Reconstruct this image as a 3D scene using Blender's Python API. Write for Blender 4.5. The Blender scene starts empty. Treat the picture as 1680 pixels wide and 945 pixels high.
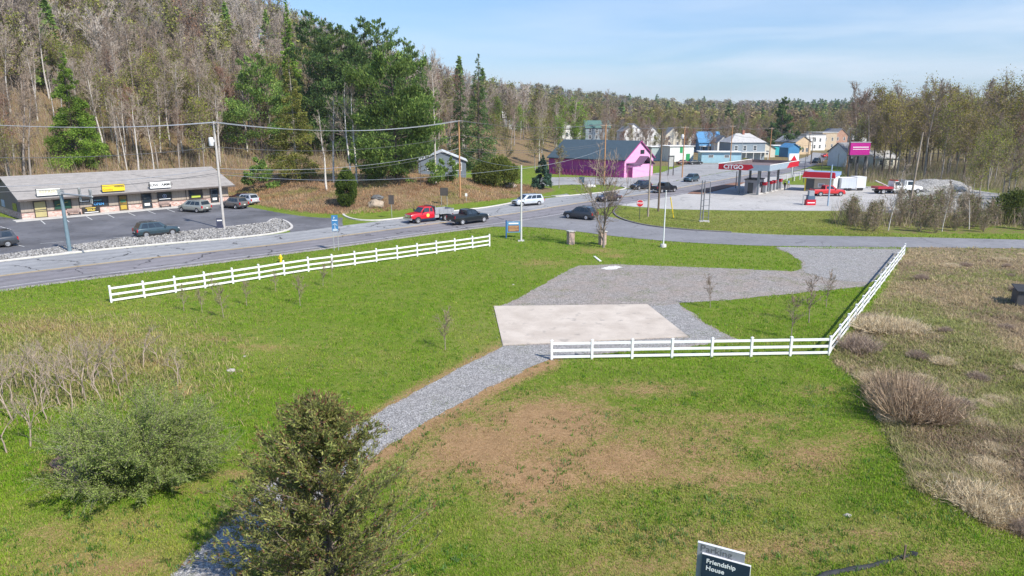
import bpy, bmesh, math, random
import numpy as np
from mathutils import Vector, Matrix, noise as mnoise
from mathutils.geometry import tessellate_polygon

S = bpy.context.scene
COL = S.collection
R = math.radians
PI = math.pi

# ------------------------------------------------------------------ camera geometry
CAMH, FPX = 13.0, 1120.0
PITCH = math.atan(272.5 / FPX)
CP, SP = math.cos(PITCH), math.sin(PITCH)


def ray(u, v):
    a = (u - 840.0) / FPX
    b = (472.5 - v) / FPX
    return (a, CP + b * SP, -SP + b * CP)


def at(u, v, z=0.0):
    """the point at height z that the photograph shows at pixel (u, v)"""
    d = ray(u, v)
    t = (z - CAMH) / d[2]
    return Vector((d[0] * t, d[1] * t, z))


def aty(u, v, y):
    d = ray(u, v)
    t = y / d[1]
    return Vector((d[0] * t, y, CAMH + d[2] * t))


def project(x, y, z):
    dz = z - CAMH
    f = y * CP - dz * SP
    up = y * SP + dz * CP
    f = np.maximum(f, 1e-3)
    return 840 + FPX * x / f, 472.5 - FPX * up / f


# ------------------------------------------------------------------ terrain
HB = np.array((-90.0, 118.0))
HN = np.array((-0.7071, 0.7071))
HT = np.array((0.7071, 0.7071))
K0, K1 = at(600, 360), at(850, 331)
KT = (K1 - K0).normalized()
KN = Vector((-KT.y, KT.x, 0))
KLEN = (K1 - K0).length


def sstep(a, b, x):
    t = np.clip((x - a) / (b - a), 0, 1)
    return t * t * (3 - 2 * t)


def gauss(x, y, u, v, r, h):
    p = at(u, v)
    return h * np.exp(-((x - p.x) ** 2 + (y - p.y) ** 2) / (r * r))


def hgt(x, y):
    x = np.asarray(x, float)
    y = np.asarray(y, float)
    d = (x - HB[0]) * HN[0] + (y - HB[1]) * HN[1]
    s = (x - HB[0]) * HT[0] + (y - HB[1]) * HT[1]
    g = np.interp(s, [-600, -60, 60, 120, 200, 300], [1.0, 1.0, 1.0, .8, .33, 0.0])
    prof = np.interp(d, [0, 8, 40, 100, 200, 350, 800, 2000], [0, 2, 15, 42, 80, 106, 118, 60])
    z = prof * g
    # bank above the road
    db = (x - K0.x) * KN.x + (y - K0.y) * KN.y
    sb = (x - K0.x) * KT.x + (y - K0.y) * KT.y
    z = z + 3.0 * sstep(1.5, 17, db) * sstep(-6, 16, sb) * (1 - sstep(KLEN - 4, KLEN + 26, sb)) * (1 - sstep(60, 130, db))
    # far rise beyond the town
    ang = x / np.maximum(y, 1)
    amp = np.interp(ang, [-.1, .05, .2, .45, .55, .8], [1.0, .95, .50, .38, .42, .4])
    z = z + amp * np.interp(y, [380, 600, 900, 1300, 2600, 5000], [0, 6, 24, 58, 75, 75])
    # slight rolls of the near lawn and field
    for u, v, r, h in ((300, 600, 5, .35), (60, 560, 7, .3), (430, 590, 4, -.25), (120, 800, 4, .25),
                       (1600, 570, 5, .45), (1665, 480, 5, .35), (1560, 700, 4, .35), (1640, 640, 3, -.25),
                       (1530, 830, 3, .3), (1050, 760, 6, .2), (1000, 900, 5, -.15)):
        z = z + gauss(x, y, u, v, r, h)
    return z


def hz(x, y):
    return float(hgt(x, y))


def on(u, v):
    """the point of the terrain seen at pixel (u, v)"""
    d = ray(u, v)
    t = 15.0
    while t < 3000:
        x, y, z = d[0] * t, d[1] * t, CAMH + d[2] * t
        if z < hz(x, y):
            break
        t *= 1.01
    lo, hi = t / 1.01, t
    for _ in range(12):
        m = (lo + hi) / 2
        if CAMH + d[2] * m < hz(d[0] * m, d[1] * m):
            hi = m
        else:
            lo = m
    return Vector((d[0] * hi, d[1] * hi, hz(d[0] * hi, d[1] * hi)))


# ------------------------------------------------------------------ materials
MATS = {}


def nodes_of(name):
    m = bpy.data.materials.new(name)
    m.use_nodes = True
    nt = m.node_tree
    b = nt.nodes['Principled BSDF']
    return m, nt, b


def N(nt, t, **kw):
    n = nt.nodes.new(t)
    for k, v in kw.items():
        if k in n.inputs.keys() if isinstance(k, str) else False:
            n.inputs[k].default_value = v
        else:
            setattr(n, k, v)
    return n


def mixc(nt, fac, a, b, mode='MIX'):
    n = nt.nodes.new('ShaderNodeMix')
    n.data_type = 'RGBA'
    n.blend_type = mode
    n.clamp_factor = True
    for sock, val in ((n.inputs[0], fac), (n.inputs[6], a), (n.inputs[7], b)):
        if isinstance(val, bpy.types.NodeSocket):
            nt.links.new(val, sock)
        elif isinstance(val, (int, float)):
            sock.default_value = val if sock.type == 'VALUE' else (val, val, val, 1)
        else:
            sock.default_value = (*val[:3], 1)
    return n.outputs[2]


def maprange(nt, src, a, b, c=0.0, d=1.0):
    n = nt.nodes.new('ShaderNodeMapRange')
    nt.links.new(src, n.inputs[0])
    for i, v in enumerate((a, b, c, d)):
        n.inputs[i + 1].default_value = v
    return n.outputs[0]


def mathn(nt, op, a, b=None):
    n = nt.nodes.new('ShaderNodeMath')
    n.operation = op
    for i, v in enumerate((a, b)):
        if v is None:
            continue
        if isinstance(v, bpy.types.NodeSocket):
            nt.links.new(v, n.inputs[i])
        else:
            n.inputs[i].default_value = v
    return n.outputs[0]


def noise(nt, vec, scale, detail=3, rough=.6, dist=0.0):
    n = nt.nodes.new('ShaderNodeTexNoise')
    n.inputs['Scale'].default_value = scale
    n.inputs['Detail'].default_value = detail
    n.inputs['Roughness'].default_value = rough
    n.inputs['Distortion'].default_value = dist
    if vec is not None:
        nt.links.new(vec, n.inputs['Vector'])
    return n.outputs[0]


def bump(nt, b, h, strength=.3, dist=.02):
    n = nt.nodes.new('ShaderNodeBump')
    n.inputs['Strength'].default_value = strength
    n.inputs['Distance'].default_value = dist
    nt.links.new(h, n.inputs['Height'])
    nt.links.new(n.outputs[0], b.inputs['Normal'])


def M(name, col, rough=.6, var=.12, scale=2.0, metal=0.0, bmp=0.0, bscale=25.0, spec=.4, coat=0.0):
    """plain surface with an uneven tone"""
    if name in MATS:
        return MATS[name]
    m, nt, b = nodes_of(name)
    tc = N(nt, 'ShaderNodeTexCoord')
    f = noise(nt, tc.outputs['Object'], scale, 4, .65)
    f = maprange(nt, f, .3, .7)
    lo = [max(0, c * (1 - var)) for c in col]
    hi = [min(1, c * (1 + var)) for c in col]
    nt.links.new(mixc(nt, f, lo, hi), b.inputs['Base Color'])
    b.inputs['Roughness'].default_value = rough
    b.inputs['Metallic'].default_value = metal
    b.inputs['Specular IOR Level'].default_value = spec
    b.inputs['Coat Weight'].default_value = coat
    b.inputs['Coat Roughness'].default_value = .05
    if bmp:
        bump(nt, b, noise(nt, tc.outputs['Object'], bscale, 4), bmp, .02)
    MATS[name] = m
    return m


def leafmat(name, transl=.3, rnd=.25, rough=.6):
    """foliage: colour per leaf from the mesh, shifted a little per plant"""
    m, nt, b = nodes_of(name)
    a = N(nt, 'ShaderNodeAttribute', attribute_name='Col')
    oi = N(nt, 'ShaderNodeObjectInfo')
    k = maprange(nt, oi.outputs['Random'], 0, 1, 1 - rnd, 1 + rnd)
    c = mixc(nt, 1.0, a.outputs['Color'], k, 'MULTIPLY')
    nt.links.new(c, b.inputs['Base Color'])
    b.inputs['Roughness'].default_value = rough
    b.inputs['Specular IOR Level'].default_value = .08
    tr = N(nt, 'ShaderNodeBsdfTranslucent')
    nt.links.new(c, tr.inputs[0])
    mx = N(nt, 'ShaderNodeMixShader')
    mx.inputs[0].default_value = transl
    nt.links.new(b.outputs[0], mx.inputs[1])
    nt.links.new(tr.outputs[0], mx.inputs[2])
    out = nt.nodes['Material Output']
    nt.links.new(mx.outputs[0], out.inputs[0])
    MATS[name] = m
    return m


# ------------------------------------------------------------------ objects
def tag(o, label=None, cat=None, group=None, kind=None):
    if label:
        o['label'] = label
    if cat:
        o['category'] = cat
    if group:
        o['group'] = group
    if kind:
        o['kind'] = kind
    return o


def empty(name, loc, rz=0.0, label=None, cat=None, group=None):
    o = bpy.data.objects.new(name, None)
    COL.objects.link(o)
    o.location = loc
    o.rotation_euler = (0, 0, rz)
    o.empty_display_size = .2
    return tag(o, label, cat, group)


def link(name, me, parent=None):
    o = bpy.data.objects.new(name, me)
    COL.objects.link(o)
    if parent:
        o.parent = parent
    return o


def copy_tree(o, parent=None):
    c = o.copy()
    COL.objects.link(c)
    c.parent = parent
    for ch in o.children:
        copy_tree(ch, c)
    return c


class MB:
    """collects shapes, then links them as ONE mesh object"""

    def __init__(s):
        s.v, s.f, s.m = [], [], []

    def add(s, vs, fs, mi=0):
        k = len(s.v)
        s.v += [tuple(p) for p in vs]
        s.f += [tuple(i + k for i in f) for f in fs]
        s.m += [mi] * len(fs)
        return s

    def box(s, c, d, rz=0.0, mi=0, tilt=None):
        hx, hy, h = d[0] / 2, d[1] / 2, d[2] / 2
        vs = [Vector((x, y, z)) for z in (-h, h) for x, y in ((-hx, -hy), (hx, -hy), (hx, hy), (-hx, hy))]
        m = Matrix.Rotation(rz, 3, 'Z')
        if tilt is not None:
            m = m @ tilt
        vs = [m @ p + Vector(c) for p in vs]
        return s.add(vs, [(3, 2, 1, 0), (4, 5, 6, 7), (0, 1, 5, 4), (1, 2, 6, 5), (2, 3, 7, 6), (3, 0, 4, 7)], mi)

    def bb(s, x0, x1, y0, y1, z0, z1, mi=0):
        return s.box(((x0 + x1) / 2, (y0 + y1) / 2, (z0 + z1) / 2), (abs(x1 - x0), abs(y1 - y0), abs(z1 - z0)), 0, mi)

    def tube(s, p0, p1, r0, r1=None, n=8, mi=0, caps=True):
        r1 = r0 if r1 is None else r1
        p0, p1 = Vector(p0), Vector(p1)
        d = (p1 - p0).normalized()
        a = d.cross(Vector((0, 0, 1)) if abs(d.z) < .95 else Vector((1, 0, 0))).normalized()
        b = d.cross(a)
        vs = []
        for p, r in ((p0, r0), (p1, r1)):
            for i in range(n):
                t = 2 * PI * i / n
                vs.append(p + a * (r * math.cos(t)) + b * (r * math.sin(t)))
        fs = [(i, (i + 1) % n, n + (i + 1) % n, n + i) for i in range(n)]
        if caps:
            fs += [tuple(reversed(range(n))), tuple(range(n, 2 * n))]
        return s.add(vs, fs, mi)

    def path(s, pts, r, n=6, mi=0):
        for a, b in zip(pts, pts[1:]):
            s.tube(a, b, r, r, n, mi, caps=True)
        return s

    def lathe(s, prof, c, axis='Z', n=20, mi=0):
        vs = []
        for r, h in prof:
            for i in range(n):
                t = 2 * PI * i / n
                x, y = r * math.cos(t), r * math.sin(t)
                p = (x, y, h) if axis == 'Z' else ((x, h, y) if axis == 'Y' else (h, x, y))
                vs.append(Vector(p) + Vector(c))
        fs = []
        for j in range(len(prof) - 1):
            for i in range(n):
                fs.append((j * n + i, j * n + (i + 1) % n, (j + 1) * n + (i + 1) % n, (j + 1) * n + i))
        fs.append(tuple(reversed(range(n))))
        fs.append(tuple(range((len(prof) - 1) * n, len(prof) * n)))
        return s.add(vs, fs, mi)

    def prism(s, poly, ax, h0, h1, mi=0):
        """poly: 2-D outline; ax 'Y': (x,z) outline pushed along y; 'Z': (x,y) along z; 'X': (y,z) along x"""
        n = len(poly)
        vs = []
        for h in (h0, h1):
            for a, b in poly:
                vs.append((a, h, b) if ax == 'Y' else ((a, b, h) if ax == 'Z' else (h, a, b)))
        fs = [(i, (i + 1) % n, n + (i + 1) % n, n + i) for i in range(n)]
        fs += [tuple(reversed(range(n))), tuple(range(n, 2 * n))]
        return s.add(vs, fs, mi)

    def loft(s, rings, mi=0, caps=True):
        n = len(rings[0])
        vs = [p for r in rings for p in r]
        fs = []
        for j in range(len(rings) - 1):
            for i in range(n):
                fs.append((j * n + i, j * n + (i + 1) % n, (j + 1) * n + (i + 1) % n, (j + 1) * n + i))
        if caps:
            fs += [tuple(reversed(range(n))), tuple(range((len(rings) - 1) * n, len(rings) * n))]
        return s.add(vs, fs, mi)

    def slab(s, quad, nrm, t, mi=0):
        """a flat quad given thickness t along nrm"""
        nv = Vector(nrm).normalized() * t
        q = [Vector(p) for p in quad]
        n = len(q)
        vs = q + [p + nv for p in q]
        fs = [(i, (i + 1) % n, n + (i + 1) % n, n + i) for i in range(n)]
        fs += [tuple(reversed(range(n))), tuple(range(n, 2 * n))]
        return s.add(vs, fs, mi)

    def mesh(s, name, mats, smooth=None):
        me = bpy.data.meshes.new(name)
        me.from_pydata(s.v, [], s.f)
        mats = mats if isinstance(mats, (list, tuple)) else [mats]
        for m in mats:
            me.materials.append(m)
        if len(mats) > 1:
            me.polygons.foreach_set('material_index', s.m)
        bm = bmesh.new()
        bm.from_mesh(me)
        if smooth:
            bmesh.ops.remove_doubles(bm, verts=bm.verts, dist=.0004)
        bmesh.ops.recalc_face_normals(bm, faces=bm.faces)
        bm.to_mesh(me)
        bm.free()
        if smooth:
            me.polygons.foreach_set('use_smooth', [True] * len(me.polygons))
            me.set_sharp_from_angle(angle=R(smooth))
        me.update()
        return me

    def build(s, name, mats, parent=None, smooth=None):
        return link(name, s.mesh(name, mats, smooth), parent)


def mesh_np(name, V, faces, mats, mi=None, col=None):
    """big meshes straight from arrays; faces: list of (n,k) int arrays; col: per-vertex rgb"""
    me = bpy.data.meshes.new(name)
    V = np.asarray(V, np.float32)
    me.vertices.add(len(V))
    me.vertices.foreach_set('co', V.ravel())
    loops = np.concatenate([f.ravel() for f in faces]).astype(np.int32)
    tot = np.concatenate([np.full(len(f), f.shape[1], np.int32) for f in faces])
    st = np.concatenate(([0], np.cumsum(tot)[:-1])).astype(np.int32)
    me.loops.add(len(loops))
    me.loops.foreach_set('vertex_index', loops)
    me.polygons.add(len(tot))
    me.polygons.foreach_set('loop_start', st)
    for m in (mats if isinstance(mats, (list, tuple)) else [mats]):
        me.materials.append(m)
    if mi is not None:
        me.polygons.foreach_set('material_index', np.asarray(mi, np.int32))
    if col is not None:
        a = me.color_attributes.new('Col', 'FLOAT_COLOR', 'POINT')
        c = np.ones((len(V), 4), np.float32)
        c[:, :3] = col
        a.data.foreach_set('color', c.ravel())
    me.update(calc_edges=True)
    return me


def text(s, size, m, parent, loc, rot, name='lettering', ext=.008, sx=1.0, align='CENTER', bold=0.0):
    cu = bpy.data.curves.new(name, 'FONT')
    cu.body = s
    cu.size = size
    cu.extrude = ext
    cu.offset = bold
    cu.align_x = align
    cu.align_y = 'CENTER'
    cu.resolution_u = 3
    t = bpy.data.objects.new(name, cu)
    me = bpy.data.meshes.new_from_object(t)
    bpy.data.objects.remove(t)
    bpy.data.curves.remove(cu)
    me.name = name
    me.materials.clear()
    me.materials.append(m)
    o = link(name, me, parent)
    o.location = loc
    o.rotation_euler = rot
    o.scale = (sx, 1, 1)
    return o


def jitter_poly(pts, step=.5, amp=.12, seed=0):
    rng = random.Random(seed)
    out = []
    n = len(pts)
    for i in range(n):
        a, b = Vector(pts[i]), Vector(pts[(i + 1) % n])
        L = (b - a).length
        k = max(1, int(L / step))
        nrm = Vector((-(b - a).y, (b - a).x, 0))
        if nrm.length:
            nrm.normalize()
        for j in range(k):
            p = a.lerp(b, j / k)
            q = mnoise.noise(Vector((p.x * .6, p.y * .6, seed))) * amp * 1.6 + rng.uniform(-1, 1) * amp * .5
            out.append(p + nrm * q)
    return out


def sheet(name, pts, m, z, step=None, amp=.12, seed=0, thick=.0):
    """a flat patch lying on the ground, with a slightly ragged outline"""
    P = [Vector((p[0], p[1], z)) for p in pts]
    if step:
        P = jitter_poly(P, step, amp, seed)
    P = [Vector((p.x, p.y, z)) for p in P]
    tris = tessellate_polygon([P])
    vs = [tuple(p) for p in P]
    fs = [tuple(t) for t in tris]
    me = bpy.data.meshes.new(name)
    me.from_pydata(vs, [], fs)
    bm = bmesh.new()
    bm.from_mesh(me)
    bmesh.ops.recalc_face_normals(bm, faces=bm.faces)
    for f in bm.faces:
        if f.normal.z < 0:
            f.normal_flip()
    bm.to_mesh(me)
    bm.free()
    me.materials.append(m)
    o = link(name, me)
    o['kind'] = 'structure'
    return o


def resample(pts, n):
    P = [Vector(p) for p in pts]
    L = [0]
    for a, b in zip(P, P[1:]):
        L.append(L[-1] + (b - a).length)
    out = []
    for i in range(n):
        t = L[-1] * i / (n - 1)
        j = 0
        while j < len(P) - 2 and L[j + 1] < t:
            j += 1
        k = (t - L[j]) / max(1e-6, L[j + 1] - L[j])
        out.append(P[j].lerp(P[j + 1], k))
    return out


def smooth_line(pts, it=2):
    P = [Vector(p) for p in pts]
    for _ in range(it):
        Q = [P[0]]
        for a, b in zip(P, P[1:]):
            Q += [a.lerp(b, .25), a.lerp(b, .75)]
        Q.append(P[-1])
        P = Q
    return P


def ribbon(name, left, right, m, z, n=60):
    """road surface between two edge lines; UV runs across (x) and along in metres (y)"""
    A, B = resample(left, n), resample(right, n)
    vs, fs, uv = [], [], []
    L = 0
    K = 7
    for i in range(n):
        if i:
            L += ((A[i] + B[i]) / 2 - (A[i - 1] + B[i - 1]) / 2).length
        for j in range(K):
            p = A[i].lerp(B[i], j / (K - 1))
            vs.append((p.x, p.y, z))
            uv.append((j / (K - 1), L))
    for i in range(n - 1):
        for j in range(K - 1):
            fs.append((i * K + j, i * K + j + 1, (i + 1) * K + j + 1, (i + 1) * K + j))
    me = bpy.data.meshes.new(name)
    me.from_pydata(vs, [], fs)
    ul = me.uv_layers.new(name='UVMap')
    for lp in me.loops:
        ul.data[lp.index].uv = uv[lp.vertex_index]
    bm = bmesh.new()
    bm.from_mesh(me)
    for f in bm.faces:
        if f.normal.z < 0:
            f.normal_flip()
    bm.to_mesh(me)
    bm.free()
    me.materials.append(m)
    o = link(name, me)
    o['kind'] = 'structure'
    return o


def strip(mb, line, w, z, mi=0):
    """flat painted line along a polyline, added to mb"""
    P = [Vector(p) for p in line]
    for a, b in zip(P, P[1:]):
        d = (b - a)
        nn = Vector((-d.y, d.x, 0)).normalized() * w / 2
        mb.add([(a + nn).to_tuple()[:2] + (z,), (a - nn).to_tuple()[:2] + (z,), (b - nn).to_tuple()[:2] + (z,), (b + nn).to_tuple()[:2] + (z,)], [(0, 1, 2, 3)], mi)


def offset_line(line, d):
    P = [Vector(p) for p in line]
    out = []
    for i, p in enumerate(P):
        a, b = P[max(0, i - 1)], P[min(len(P) - 1, i + 1)]
        t = (b - a).normalized()
        out.append(p + Vector((-t.y, t.x, 0)) * d)
    return out


def kerb_mesh(line, w, h, m, name, label=None):
    """raised kerb with real height along a line"""
    mb = MB()
    P = [Vector((p[0], p[1], 0)) for p in line]
    A = offset_line(P, w / 2)
    B = offset_line(P, -w / 2)
    rings = []
    for a, b in zip(A, B):
        rings.append([(a.x, a.y, -.05), (a.x, a.y, h - .02), (a.x * .9 + b.x * .1, a.y * .9 + b.y * .1, h),
                      (b.x * .9 + a.x * .1, b.y * .9 + a.y * .1, h), (b.x, b.y, h - .02), (b.x, b.y, -.05)])
    mb.loft(rings)
    o = mb.build(name, m)
    o['kind'] = 'structure'
    return o


def px(*uv):
    return [at(u, v) for u, v in uv]


def inpoly(u, v, poly):
    u = np.asarray(u, float)
    v = np.asarray(v, float)
    r = np.zeros(u.shape, bool)
    n = len(poly)
    j = n - 1
    for i in range(n):
        xi, yi = poly[i][0], poly[i][1]
        xj, yj = poly[j][0], poly[j][1]
        c = ((yi > v) != (yj > v)) & (u < (xj - xi) * (v - yi) / (yj - yi + 1e-9) + xi)
        r ^= c
        j = i
    return r
# ------------------------------------------------------------------ camera, sun, sky
cam = bpy.data.cameras.new('camera')
cam.sensor_width = 36.0
cam.lens = 36.0 * FPX / 1680.0
cam.clip_start = .1
cam.clip_end = 20000
camo = bpy.data.objects.new('camera', cam)
COL.objects.link(camo)
camo.location = (0, 0, CAMH)
camo.rotation_euler = (PI / 2 - PITCH, 0, 0)
S.camera = camo

SUN_EL, SUN_AZ = R(44), math.atan2(.70, -.71)
sd = Vector((math.cos(SUN_EL) * math.sin(SUN_AZ), math.cos(SUN_EL) * math.cos(SUN_AZ), math.sin(SUN_EL)))
sl = bpy.data.lights.new('sun', 'SUN')
sl.energy = 4.2
sl.angle = R(.53)
sl.color = (1.0, .945, .86)
so = bpy.data.objects.new('sun', sl)
COL.objects.link(so)
so.rotation_euler = sd.to_track_quat('Z', 'Y').to_euler()
so.location = (60, -60, 90)

W = bpy.data.worlds.new('World')
S.world = W
W.use_nodes = True
nt = W.node_tree
bg = nt.nodes['Background']
sky = nt.nodes.new('ShaderNodeTexSky')
sky.sky_type = 'NISHITA'
sky.sun_disc = False
sky.sun_elevation = SUN_EL
sky.sun_rotation = SUN_AZ
sky.air_density = 1.0
sky.dust_density = .1
sky.ozone_density = 1.6
sky.altitude = 300
# thin high cloud drawn by direction, low over the horizon
tc = nt.nodes.new('ShaderNodeTexCoord')
sx = nt.nodes.new('ShaderNodeSeparateXYZ')
nt.links.new(tc.outputs['Generated'], sx.inputs[0])
zz = mathn(nt, 'MAXIMUM', sx.outputs[2], .015)
cx = nt.nodes.new('ShaderNodeCombineXYZ')
nt.links.new(mathn(nt, 'MULTIPLY', sx.outputs[0], 2.2), cx.inputs[0])
nt.links.new(mathn(nt, 'MULTIPLY', sx.outputs[1], 2.2), cx.inputs[1])
nt.links.new(mathn(nt, 'MULTIPLY', zz, 19.0), cx.inputs[2])
cl = noise(nt, cx.outputs[0], 1.5, 5, .5, .3)
cl = maprange(nt, cl, .38, .85)
low = maprange(nt, sx.outputs[2], .03, .23, 1.0, 0.0)
side = maprange(nt, sx.outputs[0], -.35, .30, .2, 1.0)
fac = mathn(nt, 'MULTIPLY', mathn(nt, 'MULTIPLY', cl, low), side)
fac = mathn(nt, 'MULTIPLY', fac, 1.25)
skc = mixc(nt, 1.0, sky.outputs[0], (.76, .88, 1.03), 'MULTIPLY')
skc = mixc(nt, 1.0, skc, maprange(nt, sx.outputs[2], 0.0, .32, .62, 1.0), 'MULTIPLY')
cloud = mixc(nt, fac, skc, (5.0, 5.4, 5.9))
nt.links.new(cloud, bg.inputs[0])
bg.inputs[1].default_value = .125

S.view_settings.view_transform = 'Standard'
S.view_settings.look = 'None'
S.view_settings.gamma = 1
S.view_settings.exposure = .70
S.render.engine = 'CYCLES'
cy = S.cycles
cy.max_bounces = 5
cy.diffuse_bounces = 2
cy.glossy_bounces = 2
cy.transmission_bounces = 3
cy.transparent_max_bounces = 6
cy.caustics_reflective = False
cy.caustics_refractive = False
cy.use_denoising = True
S.render.use_persistent_data = False

# ------------------------------------------------------------------ areas, in photograph pixels, turned into ground points
PAD = [(810, 503), (1062, 500), (1129, 553), (825, 567)]
GRAVEL = [(812, 506), (850, 490), (900, 462), (935, 442), (948, 436), (1010, 434), (1130, 438), (1250, 443), (1300, 446),
          (1316, 440), (1312, 428), (1295, 416), (1270, 406), (1340, 407.5), (1478, 409), (1468, 424), (1440, 455), (1420, 470),
          (1330, 479), (1200, 492), (1115, 497), (1130, 511), (1165, 535), (1195, 551), (1212, 557), (1130, 570), (960, 582),
          (905, 590), (880, 598), (838, 618), (760, 660), (700, 695), (630, 735), (560, 790), (490, 850), (430, 905), (372, 960), (215, 1180), (60, 1180),
          (268, 960), (300, 925), (350, 880), (430, 805), (530, 733), (610, 683), (720, 622), (826, 568)]
DRYFIELD = [(1490, 404), (2500, 410), (2900, 1000), (2300, 1060), (1720, 900), (1620, 872), (1560, 838), (1500, 818), (1478, 760), (1440, 690),
            (1408, 625), (1362, 590), (1385, 562), (1420, 520), (1455, 470)]
ROAD_N = [(-420, 548), (-200, 509), (0, 474), (200, 449), (400, 424), (560, 403), (700, 383), (800, 371), (870, 362), (945, 349), (1015, 337), (1085, 325), (1140, 315.5),
          (1210, 301), (1290, 285), (1330, 274), (1352, 264.5), (1358, 258), (1356, 252)]
ROAD_F = [(-420, 484), (-200, 455), (0, 430), (200, 407.5), (400, 391), (480, 381), (560, 371), (640, 361), (700, 352), (800, 341), (850, 332), (915, 323),
          (1000, 315), (1030, 310), (1110, 297), (1180, 284), (1260, 271), (1300, 263.5), (1320, 258.5), (1330, 254), (1334, 250)]
LANE_LO = [(800, 372), (870, 372), (940, 379), (1000, 387), (1080, 395), (1160, 400), (1270, 404.5), (1480, 406), (1700, 408), (1900, 411)]
LANE_HI = [(950, 349), (1000, 355), (1040, 367), (1100, 375), (1200, 382), (1300, 386.5), (1480, 389), (1700, 394), (1900, 400)]
LOT = [(-330, 396), (-120, 358), (-20, 352), (36, 361.5), (375, 331), (400, 325), (470, 322), (540, 328), (575, 341), (562, 352), (562, 372), (478, 383),
       (472, 373), (462, 362), (448, 360), (440, 366), (400, 370.5), (300, 381.5), (200, 393), (100, 406.5), (0, 420.5), (-330, 470)]
ROCKS = [(-330, 471), (0, 421), (100, 407), (200, 393.5), (300, 382), (400, 371), (440, 366.5), (449, 360.5), (463, 361.5), (477, 373), (466, 380), (400, 389), (200, 405.5), (0, 428), (-330, 480)]
FORE = [(1015, 337), (1085, 325), (1140, 315.5), (1210, 301), (1290, 285), (1330, 276), (1352, 290), (1420, 308), (1560, 322), (1580, 340), (1500, 352), (1385, 346),
        (1200, 345.5), (1090, 343), (1040, 339)]
BARNLOT = [(880, 306), (880, 291), (1020, 291), (1085, 283), (1130, 268), (1215, 268), (1262, 270), (1180, 283.5), (1110, 296.5), (1030, 309), (1000, 303), (930, 303)]
SIDEST = [(840, 333), (895, 323), (935, 320), (918, 313), (870, 309), (840, 308)]
DRY = [(790, 735, 120, 55, 1.0), (900, 700, 130, 55, 1.0), (880, 780, 120, 45, 1.0), (1010, 760, 130, 50, .85), (1130, 740, 120, 45, .55), (1330, 750, 90, 38, .6),
       (860, 830, 70, 22, .7), (700, 770, 60, 60, .6), (1000, 700, 60, 20, .5), (1200, 800, 160, 40, .35), (960, 640, 40, 12, .5), (930, 860, 130, 40, .35),
       (800, 672, 60, 22, .55), (560, 740, 40, 14, .4), (300, 800, 60, 10, .35), (380, 780, 60, 9, .6), (420, 760, 40, 8, .5), (90, 880, 90, 25, .45), (200, 860, 60, 18, .4),
       (60, 540, 110, 18, .55), (170, 560, 120, 24, .55), (250, 600, 70, 18, .5), (980, 412, 40, 6, .4), (1010, 420, 30, 5, .4), (890, 432, 60, 8, .35),
       (430, 570, 60, 8, .35), (120, 770, 50, 24, .95), (60, 900, 70, 25, .35), (1130, 880, 160, 35, .35), (1400, 720, 60, 25, .4), (1250, 900, 200, 30, .5), (1050, 930, 160, 25, .45), (1430, 880, 120, 20, .4), (170, 930, 180, 30, .5), (1200, 690, 150, 25, .45), (1060, 640, 110, 16, .5), (1090, 725, 230, 60, .5), (1150, 780, 200, 30, .6), (1340, 640, 60, 12, .35), (1560, 925, 90, 25, .5), (300, 640, 30, 15, .6), (330, 555, 90, 10, .35)]
YELL = [(1230, 365, 260, 26, .8), (1080, 355, 70, 20, .6), (150, 530, 200, 40, .75), (450, 590, 300, 40, .35), (250, 900, 270, 70, .8), (1180, 890, 520, 90, .75), (780, 560, 60, 60, .5)]


def masks(u, v, x, y):
    dry = np.zeros_like(u)
    for a, b, ru, rv, s in DRY:
        dry = np.maximum(dry, s * np.exp(-(((u - a) / ru) ** 2 + ((v - b) / rv) ** 2) * 1.1))
    # worn rim of the gravel path
    for (a, b), (c, d) in zip(((905, 592), (838, 620), (700, 697), (560, 792)), ((838, 620), (700, 697), (560, 792), (430, 908))):
        t = np.clip(((u - a) * (c - a) + (v - b) * (d - b)) / ((c - a) ** 2 + (d - b) ** 2), 0, 1)
        dd = np.hypot(u - a - t * (c - a), v - b - t * (d - b))
        dry = np.maximum(dry, .85 * np.exp(-(dd / 16) ** 2))
    for (a, b), (c, d) in zip(((820, 570), (720, 620), (610, 682), (530, 731), (430, 802)), ((720, 620), (610, 682), (530, 731), (430, 802), (350, 878))):
        t = np.clip(((u - a) * (c - a) + (v - b) * (d - b)) / ((c - a) ** 2 + (d - b) ** 2), 0, 1)
        dd = np.hypot(u - a - t * (c - a), v - b - t * (d - b))
        dry = np.maximum(dry, .6 * np.exp(-(dd / 9) ** 2))
    yel = np.zeros_like(u)
    for a, b, ru, rv, s in YELL:
        yel = np.maximum(yel, s * np.exp(-(((u - a) / ru) ** 2 + ((v - b) / rv) ** 2)))
    z = hgt(x, y)
    fld = inpoly(u, v, DRYFIELD) & (y < 74) & (y > 0)
    lit = np.where((y > 88), sstep(.03, .35, z), 0)
    far = (y > 88) & (x > -20)
    lit = np.where(inpoly(u, v, [(560, 355), (640, 358), (690, 350), (640, 340), (580, 342)]), lit * .3, lit)
    # waste ground behind the lot, and brush on the right
    d = (x - HB[0]) * HN[0] + (y - HB[1]) * HN[1]
    lit = np.maximum(lit, sstep(-14, -6, d) * (x < -25))
    lit = np.maximum(lit, np.where(inpoly(u, v, [(300, 335), (392, 322), (470, 318), (545, 325), (578, 338), (600, 338), (640, 300), (640, 250), (300, 250)]), 1.0, 0))
    lit = np.maximum(lit, np.where((u > 1385) & (v < 384) & (y > 76), .46, 0))
    lit = np.maximum(lit, np.where((y > 210), .6, 0))
    return dry, yel, lit, fld


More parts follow.
